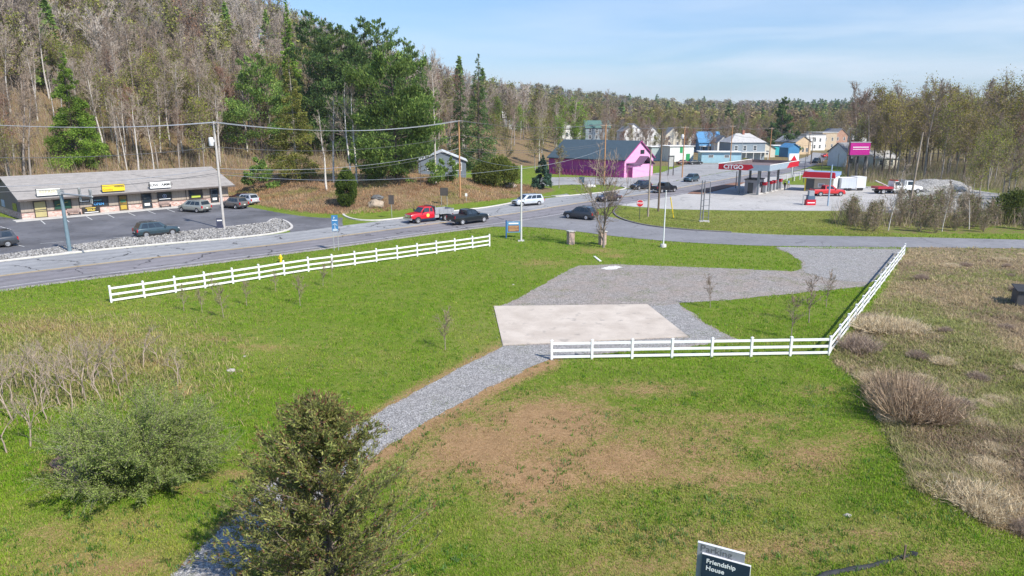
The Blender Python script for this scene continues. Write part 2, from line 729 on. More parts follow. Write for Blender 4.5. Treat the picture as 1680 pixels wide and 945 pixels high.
# ------------------------------------------------------------------ ground sheet
def axis(a0, a1, step, lo, hi, k=1.13):
    c = list(np.arange(a0, a1 + 1e-6, step))
    s, p = step, a1
    while p < hi:
        s *= k
        p += s
        c.append(p)
    s, p = step, a0
    pre = []
    while p > lo:
        s *= k
        p -= s
        pre.append(p)
    return np.array(pre[::-1] + c)


gx = axis(-50, 62, .5, -3200, 3200, 1.07)
gy = axis(14, 80, .5, -160, 5200, 1.045)
GX, GY = np.meshgrid(gx, gy)
GZ = hgt(GX, GY)
uu, vv = project(GX.ravel(), GY.ravel(), GZ.ravel())
bad = GY.ravel() < 2
uu[bad] = -9999
dry, yel, lit, fld = masks(uu, vv, GX.ravel(), GY.ravel())
nx, ny = len(gx), len(gy)
idx = np.arange(nx * ny).reshape(ny, nx)
F = np.stack([idx[:-1, :-1], idx[:-1, 1:], idx[1:, 1:], idx[1:, :-1]], -1).reshape(-1, 4)

m, nt, b = nodes_of('ground_turf')
tc = N(nt, 'ShaderNodeTexCoord')
P = tc.outputs['Object']
at1 = N(nt, 'ShaderNodeAttribute', attribute_name='Col')
sp = N(nt, 'ShaderNodeSeparateColor')
nt.links.new(at1.outputs['Color'], sp.inputs[0])
at2 = N(nt, 'ShaderNodeAttribute', attribute_name='Field')
n1 = noise(nt, P, .16, 4)
n2 = noise(nt, P, 1.1, 5, .7)
n3 = noise(nt, P, 7.0, 5, .75)
n4 = noise(nt, P, 40.0, 3, .7)
gr = mixc(nt, maprange(nt, n2, .32, .68), (.095, .175, .012), (.175, .245, .026))
gr = mixc(nt, maprange(nt, n1, .35, .65, 0, .6), gr, (.19, .22, .05))
gr = mixc(nt, maprange(nt, n4, .60, .74, 0, .6), gr, (.30, .27, .10))
gr = mixc(nt, maprange(nt, mathn(nt, 'ADD', mathn(nt, 'MULTIPLY', n3, .6), mathn(nt, 'MULTIPLY', n2, .4)), .56, .68, 0, .5), gr, (.27, .235, .09))
yl = mathn(nt, 'MULTIPLY', sp.outputs[1], maprange(nt, n2, .3, .6, .35, 1))
gr = mixc(nt, yl, gr, (.27, .26, .085))
st = mixc(nt, maprange(nt, n3, .3, .7), (.29, .165, .082), (.47, .30, .165))
st = mixc(nt, maprange(nt, n2, .45, .75, 0, .6), st, (.20, .125, .065))
dr = mathn(nt, 'ADD', sp.outputs[0], maprange(nt, n3, .25, .75, -.42, .42))
dr = mathn(nt, 'ADD', dr, maprange(nt, n2, .3, .7, -.25, .25))
dr = mathn(nt, 'MULTIPLY', maprange(nt, dr, .12, .65), .95)
c = mixc(nt, dr, gr, st)
ltr = mixc(nt, maprange(nt, n3, .3, .7), (.13, .082, .052), (.29, .20, .125))
ltr = mixc(nt, maprange(nt, n2, .42, .72, 0, .8), ltr, (.19, .17, .065))
lf = mathn(nt, 'ADD', sp.outputs[2], maprange(nt, n2, .3, .7, -.3, .3))
lf = maprange(nt, lf, .35, .6)
c = mixc(nt, lf, c, ltr)
fd = mixc(nt, maprange(nt, n3, .3, .7), (.20, .145, .09), (.34, .27, .165))
fd = mixc(nt, maprange(nt, n2, .48, .66, 0, .9), fd, (.135, .165, .04))
fd = mixc(nt, maprange(nt, n1, .5, .7, 0, .6), fd, (.19, .14, .105))
c = mixc(nt, at2.outputs['Fac'], c, fd)
c = mixc(nt, 1.0, c, maprange(nt, n4, .25, .75, .62, 1.35), 'MULTIPLY')
nt.links.new(c, b.inputs['Base Color'])
b.inputs['Roughness'].default_value = .95
b.inputs['Specular IOR Level'].default_value = .08
bump(nt, b, mathn(nt, 'ADD', mathn(nt, 'MULTIPLY', n3, 2.0), n4), .6, .08)
GROUND_MAT = m

me = mesh_np('ground', np.stack([GX.ravel(), GY.ravel(), GZ.ravel()], 1), [F], m, col=np.stack([dry, yel, lit], 1))
fa = me.attributes.new('Field', 'FLOAT', 'POINT')
fa.data.foreach_set('value', fld.astype(np.float32))
me.polygons.foreach_set('use_smooth', [True] * len(me.polygons))
g = link('ground', me)
g['kind'] = 'structure'


# ------------------------------------------------------------------ paved and gravelled surfaces
def gravel_mat(name, a, bc, cc, scale, bs=.8, green=0.0):
    m, nt, b = nodes_of(name)
    tc = N(nt, 'ShaderNodeTexCoord')
    P = tc.outputs['Object']
    vo = N(nt, 'ShaderNodeTexVoronoi')
    vo.inputs['Scale'].default_value = scale
    nt.links.new(P, vo.inputs['Vector'])
    s2 = N(nt, 'ShaderNodeSeparateColor')
    nt.links.new(vo.outputs['Color'], s2.inputs[0])
    c = mixc(nt, s2.outputs[0], a, bc)
    c = mixc(nt, maprange(nt, noise(nt, P, .5, 4), .4, .65, 0, .75), c, cc)
    c = mixc(nt, 1.0, c, maprange(nt, noise(nt, P, 2.2, 6, .8), .3, .7, .68, 1.28), 'MULTIPLY')
    c = mixc(nt, 1.0, c, maprange(nt, vo.outputs['Distance'], .1, .75, 1.15, .55), 'MULTIPLY')
    if green:
        gm = mathn(nt, 'MULTIPLY', maprange(nt, noise(nt, P, .45, 3), .52, .62), maprange(nt, noise(nt, P, 6, 4), .5, .6))
        c = mixc(nt, mathn(nt, 'MULTIPLY', gm, green), c, (.12, .15, .045))
    nt.links.new(c, b.inputs['Base Color'])
    b.inputs['Roughness'].default_value = .9
    b.inputs['Specular IOR Level'].default_value = .2
    bump(nt, b, vo.outputs['Distance'], bs, .03)
    return m


GRAV = gravel_mat('gravel_stone', (.24, .22, .20), (.51, .465, .43), (.40, .335, .29), 17, .8, .95)
BLUEGRAV = gravel_mat('crushed_bluestone', (.23, .223, .217), (.51, .495, .48), (.37, .352, .338), 15, .8, .35)
sheet('gravel_drive', px(*GRAVEL), GRAV, .012, .35, .13, 3)
sheet('gravel_apron', px((1290, 412), (1275, 405.8), (1340, 407.5), (1478, 409.5), (1468, 424), (1440, 453), (1428, 462), (1390, 462), (1345, 455), (1318, 447), (1322, 432)), BLUEGRAV, .022, .4, .3, 5)
sheet('gravel_path', px((826, 568.5), (900, 566), (905, 588), (880, 597), (838, 617), (760, 658), (700, 693), (630, 733), (560, 788), (490, 848), (430, 903), (374, 958), (218, 1178),
                        (64, 1178), (270, 958), (302, 925), (352, 880), (432, 806), (531, 734.5), (611, 684.5), (721, 623.5)), BLUEGRAV, .022, .3, .1, 6)
sheet('gravel_strip', px((1064, 502), (1113, 499), (1128, 512), (1163, 536), (1193, 552), (1130, 566), (960, 580), (906, 586), (900, 566), (1130, 554)), BLUEGRAV, .021, .35, .18, 7)

# concrete pad
m, nt, b = nodes_of('pale_concrete')
tc = N(nt, 'ShaderNodeTexCoord')
P = tc.outputs['Object']
c = mixc(nt, maprange(nt, noise(nt, P, .6, 5), .35, .65), (.45, .385, .32), (.56, .49, .415))
c = mixc(nt, maprange(nt, noise(nt, P, .8, 3), .60, .68, 0, .75), c, (.33, .29, .25))
c = mixc(nt, 1.0, c, maprange(nt, noise(nt, P, 14, 4, .7), .3, .7, .93, 1.06), 'MULTIPLY')
nt.links.new(c, b.inputs['Base Color'])
b.inputs['Roughness'].default_value = .85
mb = MB()
pp = px(*PAD)
mb.prism([(p.x, p.y) for p in pp], 'Z', -.1, .055)
o = mb.build('concrete_slab', m)
o['kind'] = 'structure'
sheet('spilled_concrete', px((985, 441), (998, 437), (1012, 436), (1022, 439), (1010, 442), (995, 443)), M('spilled_concrete', (.62, .6, .56), .9), .03, .2, .12, 9)


def asphalt(name, base, var, crack=1.0, lanes=None, tar=.02):
    m, nt, b = nodes_of(name)
    tc = N(nt, 'ShaderNodeTexCoord')
    P = tc.outputs['Object']
    uvn = N(nt, 'ShaderNodeUVMap')
    su = N(nt, 'ShaderNodeSeparateXYZ')
    nt.links.new(uvn.outputs[0], su.inputs[0])
    c = mixc(nt, maprange(nt, noise(nt, P, .13, 4), .35, .65), [k * (1 - var) for k in base], [k * (1 + var) for k in base])
    c = mixc(nt, 1.0, c, maprange(nt, noise(nt, P, 1.4, 5, .7), .3, .7, .86, 1.13), 'MULTIPLY')
    c = mixc(nt, 1.0, c, maprange(nt, noise(nt, P, 22, 4, .8), .3, .7, .88, 1.12), 'MULTIPLY')
    if lanes:
        f = maprange(nt, mathn(nt, 'ADD', su.outputs[0], maprange(nt, noise(nt, P, .5, 3), .3, .7, -.012, .012)), lanes[0] - .006, lanes[0] + .006)
        c = mixc(nt, f, mixc(nt, 1.0, c, lanes[1], 'MULTIPLY'), mixc(nt, 1.0, c, lanes[2], 'MULTIPLY'))
        # wheel tracks polished along the lanes
        w = N(nt, 'ShaderNodeMath')
        w.operation = 'SINE'
        nt.links.new(mathn(nt, 'MULTIPLY', su.outputs[0], 2 * PI * 7), w.inputs[0])
        c = mixc(nt, 1.0, c, maprange(nt, w.outputs[0], -1, 1, .93, 1.06), 'MULTIPLY')
    if crack:
        dv = N(nt, 'ShaderNodeVectorMath', operation='ADD')
        nz = N(nt, 'ShaderNodeTexNoise')
        nz.inputs['Scale'].default_value = .9
        nz.inputs['Detail'].default_value = 4
        nt.links.new(P, nz.inputs['Vector'])
        sc = N(nt, 'ShaderNodeVectorMath', operation='SCALE')
        nt.links.new(nz.outputs['Color'], sc.inputs[0])
        sc.inputs['Scale'].default_value = 1.7
        nt.links.new(P, dv.inputs[0])
        nt.links.new(sc.outputs[0], dv.inputs[1])
        vo = N(nt, 'ShaderNodeTexVoronoi', feature='DISTANCE_TO_EDGE')
        vo.inputs['Scale'].default_value = .17
        nt.links.new(dv.outputs[0], vo.inputs['Vector'])
        f = maprange(nt, vo.outputs['Distance'], .006, .016, 1, 0)
        f = mathn(nt, 'MULTIPLY', f, maprange(nt, noise(nt, P, .22, 2), .46, .52))
        c = mixc(nt, mathn(nt, 'MULTIPLY', f, crack), c, (tar, tar, tar * 1.1))
    nt.links.new(c, b.inputs['Base Color'])
    b.inputs['Roughness'].default_value = .85
    b.inputs['Specular IOR Level'].default_value = .25
    bump(nt, b, noise(nt, P, 60, 3, .8), .25, .01)
    return m


A_ROAD = asphalt('worn_road_asphalt', (.265, .263, .268), .10, .9, (.42, (.80, .765, .79), (1.10, 1.12, 1.12)))
A_LANE = asphalt('lane_asphalt', (.215, .213, .222), .12, .35)
A_LOT = asphalt('dark_lot_asphalt', (.135, .135, .145), .28, .35, tar=.05)
A_FORE = asphalt('pale_forecourt_concrete', (.42, .405, .385), .08, .35)
A_BARN = asphalt('grey_lot_asphalt', (.32, .315, .31), .12, .5)

sheet('barn_lot', px(*BARNLOT), A_BARN, .02, .8, .3, 11)
sheet('side_street', px(*SIDEST), A_BARN, .016, .8, .3, 12)
sheet('forecourt', px(*FORE), A_FORE, .026, .6, .15, 13)
sheet('parking_lot', px(*LOT), A_LOT, .022, .6, .06, 14)
ribbon('access_lane', smooth_line(px(*LANE_LO)), smooth_line(px(*LANE_HI)), A_LANE, .028, 80)
RN, RF = smooth_line(px(*ROAD_N)), smooth_line(px(*ROAD_F))
ribbon('road', RN, RF, A_ROAD, .036, 150)
sheet('gravel_yard', px((1385, 318), (1440, 322), (1500, 340), (1570, 352), (1650, 340), (1640, 318), (1560, 306), (1480, 306), (1420, 306)), gravel_mat('yard_gravel', (.3, .29, .28), (.5, .49, .47), (.42, .4, .37), 3, .6), .018, 1, .4, 15)

# verge of gravel and grit along the near road edge
verge = gravel_mat('road_grit', (.33, .31, .28), (.5, .47, .43), (.42, .38, .33), 9, .5)
e0 = [p for p in RN if p.x < 5]
sheet('road_shoulder', e0 + [p for p in reversed(offset_line(e0, -.9))], verge, .014, None)

# paint
PW, PY = M('road_paint_white', (.62, .62, .6), .7, .25, 1.5), M('road_paint_yellow', (.62, .40, .09), .7, .25, 1.5)
A, B = resample(RN, 240), resample(RF, 240)
mid = [a.lerp(q, .44) for a, q in zip(A, B)]
mb = MB()
for dd in (-.16, .16):
    strip(mb, offset_line(mid, dd)[0:160], .11, .046)
o = mb.build('centre_line', PY)
o['kind'] = 'structure'
mb = MB()
strip(mb, [a.lerp(q, .055) for a, q in zip(A, B)][0:92], .11, .046)
strip(mb, [a.lerp(q, .93) for a, q in zip(A, B)][20:72], .10, .046)
strip(mb, px((1278, 406.2), (1480, 407.8)), .16, .04)
o = mb.build('edge_line', PW)
o['kind'] = 'structure'

# kerbs
KM = M('kerb_concrete', (.56, .53, .49), .85, .12, 3)
kerb_mesh(smooth_line(px((-330, 481), (-100, 444), (0, 429), (200, 406.5), (400, 390), (455, 383), (477, 377), (480, 371), (466, 361.5), (448, 359.5), (439, 366)), 2), .3, .16, KM, 'kerb')
kerb_mesh(smooth_line(px((437, 366.4), (400, 370.6), (300, 381.6), (200, 393.2), (100, 406.6), (0, 420.6), (-330, 470.4)), 1), .22, .16, KM, 'kerb')
kerb_mesh(smooth_line(px((566, 348), (562, 354), (580, 361), (612, 363), (650, 360), (700, 352), (760, 345), (800, 341), (850, 331.5), (868, 327)), 2), .34, .17, KM, 'kerb')
kerb_mesh(smooth_line(px((905, 322), (916, 323), (960, 319), (1000, 315), (1030, 309.5), (1020, 306)), 2), .28, .16, KM, 'kerb')
kerb_mesh(smooth_line(px((1012, 340), (1004, 348), (1018, 360), (1060, 371), (1130, 378), (1200, 381.7)), 2), .25, .15, M('dark_kerb', (.16, .15, .15), .9), 'kerb')
# ------------------------------------------------------------------ plants
BARK = M('grey_bark', (.30, .262, .23), .9, .3, 4, bmp=.5, bscale=18)
BARKP = M('pale_bark', (.50, .465, .425), .85, .25, 3, bmp=.3, bscale=18)
BARKD = M('dark_bark', (.10, .075, .06), .9, .3, 4, bmp=.5, bscale=18)
TWIG = M('twig_bark', (.27, .205, .155), .9, .25, .4)
TWIGP = M('pale_twig_bark', (.35, .285, .225), .9, .25, .4)
TWIGR = M('reddish_twig_bark', (.28, .17, .125), .9, .25, .4)
LEAF = leafmat('leaf', .35, .22)
NEEDLE = leafmat('needle', .42, .15)
GRASSM = leafmat('grass_blade', .45, .0, .7)


def ntubes(segs, n):
    """segs: (k,8) p0 p1 r0 r1 -> verts, quads"""
    s = np.asarray(segs, float)
    p0, p1, r0, r1 = s[:, 0:3], s[:, 3:6], s[:, 6], s[:, 7]
    d = p1 - p0
    d /= np.linalg.norm(d, axis=1, keepdims=True) + 1e-9
    ref = np.where(np.abs(d[:, 2:3]) < .9, np.array([[0, 0, 1.]]), np.array([[1., 0, 0]]))
    a = np.cross(d, ref)
    a /= np.linalg.norm(a, axis=1, keepdims=True) + 1e-9
    b = np.cross(d, a)
    t = np.arange(n) * 2 * PI / n
    ring = a[:, None, :] * np.cos(t)[None, :, None] + b[:, None, :] * np.sin(t)[None, :, None]
    v0 = p0[:, None, :] + ring * r0[:, None, None]
    v1 = p1[:, None, :] + ring * r1[:, None, None]
    V = np.concatenate([v0, v1], 1).reshape(-1, 3)
    base = (np.arange(len(s)) * 2 * n)[:, None, None]
    i = np.arange(n)
    q = np.stack([i, (i + 1) % n, n + (i + 1) % n, n + i], -1)[None]
    return V, (base + q).reshape(-1, 4)


def nribbons(segs, rng):
    """thin flat twigs, one quad each, turned at random about their length"""
    s = np.asarray(segs, float)
    p0, p1, r0, r1 = s[:, 0:3], s[:, 3:6], s[:, 6:7], s[:, 7:8]
    d = p1 - p0
    w = rng.normal(size=d.shape)
    w = np.cross(d, w)
    w /= np.linalg.norm(w, axis=1, keepdims=True) + 1e-9
    V = np.stack([p0 - w * r0, p0 + w * r0, p1 + w * r1, p1 - w * r1], 1).reshape(-1, 3)
    return V, np.arange(len(V)).reshape(-1, 4)


def nleaves(c, size, rng, axis=None, asp=.55, jit=.5):
    """small pointed leaf faces (quads, kite shaped) at centres c, long way along axis"""
    k = len(c)
    size = np.broadcast_to(np.asarray(size, float), (k,))[:, None]
    a = rng.normal(size=(k, 3))
    if axis is not None:
        a = axis + a * jit
    a /= np.linalg.norm(a, axis=1, keepdims=True) + 1e-9
    w = np.cross(a, rng.normal(size=(k, 3)))
    w /= np.linalg.norm(w, axis=1, keepdims=True) + 1e-9
    V = np.stack([c - a * size * .5, c + w * size * asp * .5 - a * size * .05, c + a * size * .5, c - w * size * asp * .5 - a * size * .05], 1).reshape(-1, 3)
    return V, np.arange(k * 4).reshape(-1, 4)


class Skel:
    def __init__(s, seed):
        s.r = random.Random(seed)
        s.lv = [[], [], [], [], []]
        s.tips = []

    def limb(s, p, d, L, r, lvl, top, n=4, wob=.12, lift=.05, kids=None, r_end=.35):
        """one limb as a chain of segments; kids(t, point, dir, limb length, level)"""
        q, dd = Vector(p), Vector(d).normalized()
        for i in range(n):
            dd = (dd + Vector((s.r.gauss(0, wob), s.r.gauss(0, wob), s.r.gauss(0, wob) + lift))).normalized()
            e = q + dd * (L / n)
            ra = r * (1 - (1 - r_end) * i / n)
            rb = r * (1 - (1 - r_end) * (i + 1) / n)
            s.lv[lvl].append((*q, *e, ra, rb))
            if kids:
                kids((i + s.r.random()) / n, q.lerp(e, s.r.random()), dd, L, lvl)
            q = e
        s.tips.append((tuple(q), tuple(dd), lvl))
        return q


def side_dir(r, d, ang):
    a = d.cross(Vector((r.gauss(0, 1), r.gauss(0, 1), r.gauss(0, 1)))).normalized()
    return (d * math.cos(ang) + a * math.sin(ang)).normalized()


def bare_skel(seed, h, bole=.4, spread=.5, nb=16, sub=4, tw=3, r0=None, lean=.03, tipw=.013, fork=0, upright=.10):
    k = Skel(seed)
    r = k.r
    r0 = r0 or h * .0125

    def kid3(t, p, d, L, lvl):
        for _ in range(tw):
            if r.random() < .8:
                k.limb(p, side_dir(r, d, r.uniform(.3, .9)), L * r.uniform(.3, .6), tipw, 3, 3, 2, .16, .06, None, .5)

    def kid2(t, p, d, L, lvl):
        for _ in range(sub):
            if r.random() < .62:
                k.limb(p, side_dir(r, d, r.uniform(.4, .85)), L * r.uniform(.28, .5), tipw * 1.7, 2, 3, 3, .14, .07, kid3, .5)

    def kid1(t, p, d, L, lvl):
        pass
    q, dd = Vector((0, 0, -.3)), Vector((r.gauss(0, lean), r.gauss(0, lean), 1)).normalized()
    n = 9
    tr = []
    for i in range(n):
        dd = (dd + Vector((r.gauss(0, .035), r.gauss(0, .035), .02))).normalized()
        e = q + dd * (h / n)
        ra, rb = r0 * (1 - .92 * i / n), r0 * (1 - .92 * (i + 1) / n)
        k.lv[0].append((*q, *e, ra, rb))
        tr.append((q.copy(), e.copy(), dd.copy(), ra))
        q = e
    k.tips.append((tuple(q), tuple(dd), 0))
    for j in range(nb):
        t = bole + (1 - bole) * (j + r.random()) / nb * .97
        f = t * n
        i = min(n - 1, int(f))
        p = tr[i][0].lerp(tr[i][1], f - i)
        ang = r.uniform(.50, 1.0) * (1 - .45 * (t - bole))
        d = side_dir(r, tr[i][2], ang)
        L = h * spread * r.uniform(.55, 1.0) * float(np.interp((t - bole) / (1 - bole), [0, .3, .65, 1], [.75, 1, .82, .42])) * .82
        k.limb(p, d, L, max(tipw * 2, tr[i][3] * .5), 1, 3, 4, .10, upright, kid2, .3)
    return k


def bare_arrays(k, seed, twigs=True):
    rng = np.random.default_rng(seed)
    V0, F0 = ntubes(k.lv[0], 6)
    parts = []
    if k.lv[1]:
        V1, F1 = ntubes(k.lv[1], 4)
        parts.append((V1, F1))
    tw = k.lv[2] + k.lv[3]
    if tw and twigs:
        parts.append(nribbons(tw, rng))
    return (V0, F0), parts


def merge(parts):
    V, Fs, k = [], [], 0
    for v, f in parts:
        V.append(v)
        Fs.append(f + k)
        k += len(v)
    return np.concatenate(V), np.concatenate(Fs)


def hue(rng, n, cols, var=.18):
    """n colours picked from a few tones"""
    cols = np.asarray(cols, float)
    w = rng.integers(0, len(cols), n)
    c = cols[w] * (1 + rng.normal(size=(n, 1)) * var)
    return np.clip(c, .004, 1)


def make_bare(seed, h, bark, twig, leafcols=None, leafn=0, leafsize=.25, leafjit=.5, **kw):
    """meshes (trunk, crown) of a leafless or budding tree"""
    k = bare_skel(seed, h, **kw)
    (V0, F0), parts = bare_arrays(k, seed)
    tm = mesh_np('trunk', V0, [F0], bark)
    Vc, Fc = merge(parts)
    col = np.tile(np.array([[.3, .25, .2]]), (len(Vc), 1))
    mats, mi = [twig], np.zeros(len(Fc), int)
    if leafn:
        rng = np.random.default_rng(seed + 5)
        tips = np.array([t[0] for t in k.tips if t[2] >= 2])
        c = tips[rng.integers(0, len(tips), leafn)] + rng.normal(size=(leafn, 3)) * leafjit
        lv, lf = nleaves(c, leafsize * rng.uniform(.6, 1.3, leafn), rng, asp=.8)
        lc = np.repeat(hue(rng, leafn, leafcols), 4, 0)
        mi = np.concatenate([mi, np.ones(len(lf), int)])
        Fc = np.concatenate([Fc, lf + len(Vc)])
        Vc = np.concatenate([Vc, lv])
        col = np.concatenate([col, lc])
        mats = [twig, LEAF]
    cm = mesh_np('crown', Vc, [Fc], mats, mi, col)
    return tm, cm


PINEC = [(.125, .21, .05), (.17, .26, .06), (.21, .30, .07), (.10, .17, .05), (.25, .33, .085)]
DARKC = [(.072, .135, .048), (.098, .17, .055), (.13, .205, .06), (.155, .225, .065)]
HEMC = [(.18, .30, .045), (.23, .35, .055), (.27, .38, .065), (.14, .24, .04)]
LARCHC = [(.22, .245, .055), (.27, .275, .065), (.18, .22, .05), (.30, .26, .085)]
BLUEC = [(.085, .15, .10), (.11, .185, .125), (.065, .12, .085)]


def make_conifer(seed, h, rad, cols, bark, kind='pine', n=9000, base=.12, size=.42, prof=None):
    rng = np.random.default_rng(seed)
    r = random.Random(seed)
    tr = []
    q = Vector((0, 0, -.4))
    dd = Vector((0, 0, 1))
    for i in range(8):
        dd = (dd + Vector((r.gauss(0, .012), r.gauss(0, .012), 0))).normalized()
        e = q + dd * (h * .985 + .4) / 8
        tr.append((*q, *e, h * .014 * (1 - i / 8.6), h * .014 * (1 - (i + 1) / 8.6)))
        q = e
    V0, F0 = ntubes(tr, 7)
    tm = mesh_np('trunk', V0, [F0], bark)
    limbs, cen, axs = [], [], []
    if kind == 'pine':
        nb = int(h * 2.1)
    elif kind == 'spruce':
        nb = int(h * 6)
    else:
        nb = int(h * 5)
    wts = []
    for j in range(nb):
        t = base + (1 - base) * ((j + r.random()) / nb)
        az = r.uniform(0, 2 * PI)
        f = (t - base) / (1 - base)
        if prof:
            pr = float(np.interp(f, prof[0], prof[1]))
        elif kind == 'pine':
            pr = float(np.interp(f, [0, .12, .35, .7, .92, 1], [.75, 1, .95, .66, .32, .10]))
        else:
            pr = float(np.interp(f, [0, .08, .5, 1], [.85, 1, .55, .03]))
        L = rad * pr * r.uniform(.62, 1.12) + .15
        up = {'pine': .10 + .55 * f ** 2, 'spruce': -.28 + .55 * f, 'hemlock': -.12 + .35 * f}[kind]
        z = h * t
        p0 = Vector((0, 0, z))
        d = Vector((math.cos(az), math.sin(az), up)).normalized()
        p1 = p0 + d * L
        limbs.append((*p0, *p1, .012 * L + .02, .008))
        m = max(6, int(n / nb * (pr ** 1.3) * 1.6))
        s = rng.uniform(.18 if kind != 'pine' else .3, 1.04, m) ** .7
        side = np.cross(np.array(d), [0, 0, 1.])
        side /= np.linalg.norm(side) + 1e-9
        wid = {'pine': .30, 'spruce': .22, 'hemlock': .26}[kind] * L
        off = rng.normal(size=m) * wid * (1.12 - s * .75)
        lift = rng.normal(size=m) * ({'pine': .10, 'spruce': .10, 'hemlock': .10}[kind] * L * .5 + (.10 if kind == 'pine' else .12))
        droop = {'pine': .02, 'spruce': -.10, 'hemlock': -.14}[kind] * L * s * s
        c = np.array(p0)[None] + np.array(d)[None] * (L * s)[:, None] + side[None] * off[:, None]
        c[:, 2] += lift + droop
        a = np.array(d)[None] + side[None] * (np.sign(off) * .6)[:, None]
        if kind == 'pine':
            a = a * .5 + np.array([[0, 0, .7]])
        else:
            a = a + np.array([[0, 0, -.25]])
        cen.append(c)
        axs.append(a)
        wts.append(np.full(m, r.uniform(.70, 1.35)))
    C = np.concatenate(cen)
    A = np.concatenate(axs)
    wt = np.concatenate(wts)
    lv, lf = nleaves(C, size * rng.uniform(.6, 1.35, len(C)), rng, A, .42, .45)
    lc = np.repeat(hue(rng, len(C), cols, .16) * wt[:, None], 4, 0)
    Vb, Fb = ntubes(limbs, 3)
    V = np.concatenate([Vb, lv])
    F = np.concatenate([Fb, lf + len(Vb)])
    mi = np.concatenate([np.zeros(len(Fb), int), np.ones(len(lf), int)])
    col = np.concatenate([np.tile([[.1, .08, .06]], (len(Vb), 1)), lc])
    cm = mesh_np('crown', V, [F], [bark, NEEDLE], mi, col)
    return tm, cm


def plant(name, meshes, loc, rz, sc, label, cat, group=None, tilt=0.0):
    e = empty(name, loc, rz, label, cat, group)
    e.scale = (sc, sc, sc) if not isinstance(sc, tuple) else sc
    if tilt:
        e.rotation_euler[0] = tilt
    a, b2 = ('trunk', 'crown')
    link(a, meshes[0], e)
    link(b2, meshes[1], e)
    return e


rnd = random.Random(77)
T_RG = None
# ---- prototypes of the leafless and budding woodland trees
T_GREY = [make_bare(100 + i, 17, BARK, TWIG, bole=.42, spread=.30, nb=17, sub=5, tw=4, tipw=.018) for i in range(5)]
T_PALE = [make_bare(120 + i, 17, BARKP, TWIGP, bole=.46, spread=.27, nb=15, sub=5, tw=3, tipw=.017) for i in range(4)]
T_RED = [make_bare(140 + i, 14, BARK, TWIGR, [(.22, .10, .055), (.26, .14, .07), (.17, .11, .06)], 900, .20, .35, bole=.34, spread=.40, nb=16, sub=5, tw=4, tipw=.018) for i in range(3)]
T_GREEN = [make_bare(160 + i, 13, BARK, TWIG, [(.27, .29, .05), (.33, .33, .065), (.22, .26, .055)], 2000, .22, .5, bole=.30, spread=.50, nb=16, sub=5, tw=4, tipw=.018) for i in range(4)]
T_LEAFY = [make_bare(180 + i, 13, BARK, TWIG, [(.16, .27, .03), (.21, .32, .04), (.13, .225, .03)], 3200, .34, .6, bole=.22, spread=.66, nb=17, sub=5, tw=4, tipw=.018) for i in range(2)]
T_OLIVE = [make_bare(190 + i, 14, BARKD, TWIG, [(.31, .27, .055), (.37, .32, .07), (.26, .24, .06)], 2400, .23, .5, bole=.28, spread=.56, nb=18, sub=5, tw=4, tipw=.019) for i in range(3)]

G_GREY = 'leafless grey trees on the wooded hillside'
G_PALE = 'pale barked leafless trees on the wooded hillside'
G_RED = 'reddish budding trees on the wooded hillside'
G_GREEN = 'yellow green budding trees on the wooded hillside'
KINDS_H = {
    'grey': ('bare_tree', T_GREY, 'leafless grey brown tree standing among its likes on the wooded hillside', G_GREY),
    'pale': ('pale_tree', T_PALE, 'leafless tree with whitish trunk standing on the wooded hillside', G_PALE),
    'red': ('budding_tree', T_RED, 'tree hazed with reddish brown buds on the wooded hillside', G_RED),
    'green': ('leafing_tree', T_GREEN, 'tree misted with yellow green new leaves on the wooded hillside', G_GREEN),
}


def ddist(x, y):
    return (x - HB[0]) * HN[0] + (y - HB[1]) * HN[1]


CLEAR = [(70, 190, on(128, 262).y + 3), (385, 540, on(432, 262).y + 2), (500, 720, on(572, 262).y + 4), (455, 520, on(484, 215).y)]

# ---- the front ranks of the hillside wood: each tree a thing of its own
spots = []
tries = 0
wood_rng = random.Random(5)
taken = []
while len(spots) < 285 and tries < 40000:
    tries += 1
    u = wood_rng.uniform(-60, 800)
    y = 100 + 120 * wood_rng.random() ** 1.2
    p = ray(u, 300)
    x = p[0] / p[1] * y
    d = ddist(x, y)
    z = hz(x, y)
    if not (4 < d < 52):
        continue
    if d < 14 and wood_rng.random() < .55:
        continue
    if u > 590 and y < 140:
        continue
    if any((x - a) ** 2 + (y - b) ** 2 < 5.0 for a, b in taken):
        continue
    pu, pv = project(x, y, z)
    if any(a < pu < b2 and y < c2 for a, b2, c2 in CLEAR):
        continue
    # open litter patch at the left edge
    if pu < 130 and 165 < pv < 262 and wood_rng.random() < .8:
        continue
    taken.append((x, y))
    spots.append((x, y, z, pu, pv, d))
for x, y, z, pu, pv, d in spots:
    q = wood_rng.random()
    gz = mnoise.noise(Vector((x * .05, y * .05, 3)))
    k = 'green' if q < .30 + .6 * max(0, gz) else ('pale' if q < .68 else ('red' if q > .92 else 'grey'))
    nm, T, lb, gp = KINDS_H[k]
    plant(nm, T[wood_rng.randrange(len(T))], (x, y, z - .1), wood_rng.uniform(0, 6.28), wood_rng.uniform(.72, 1.15), lb, 'tree', gp, wood_rng.gauss(0, .03))


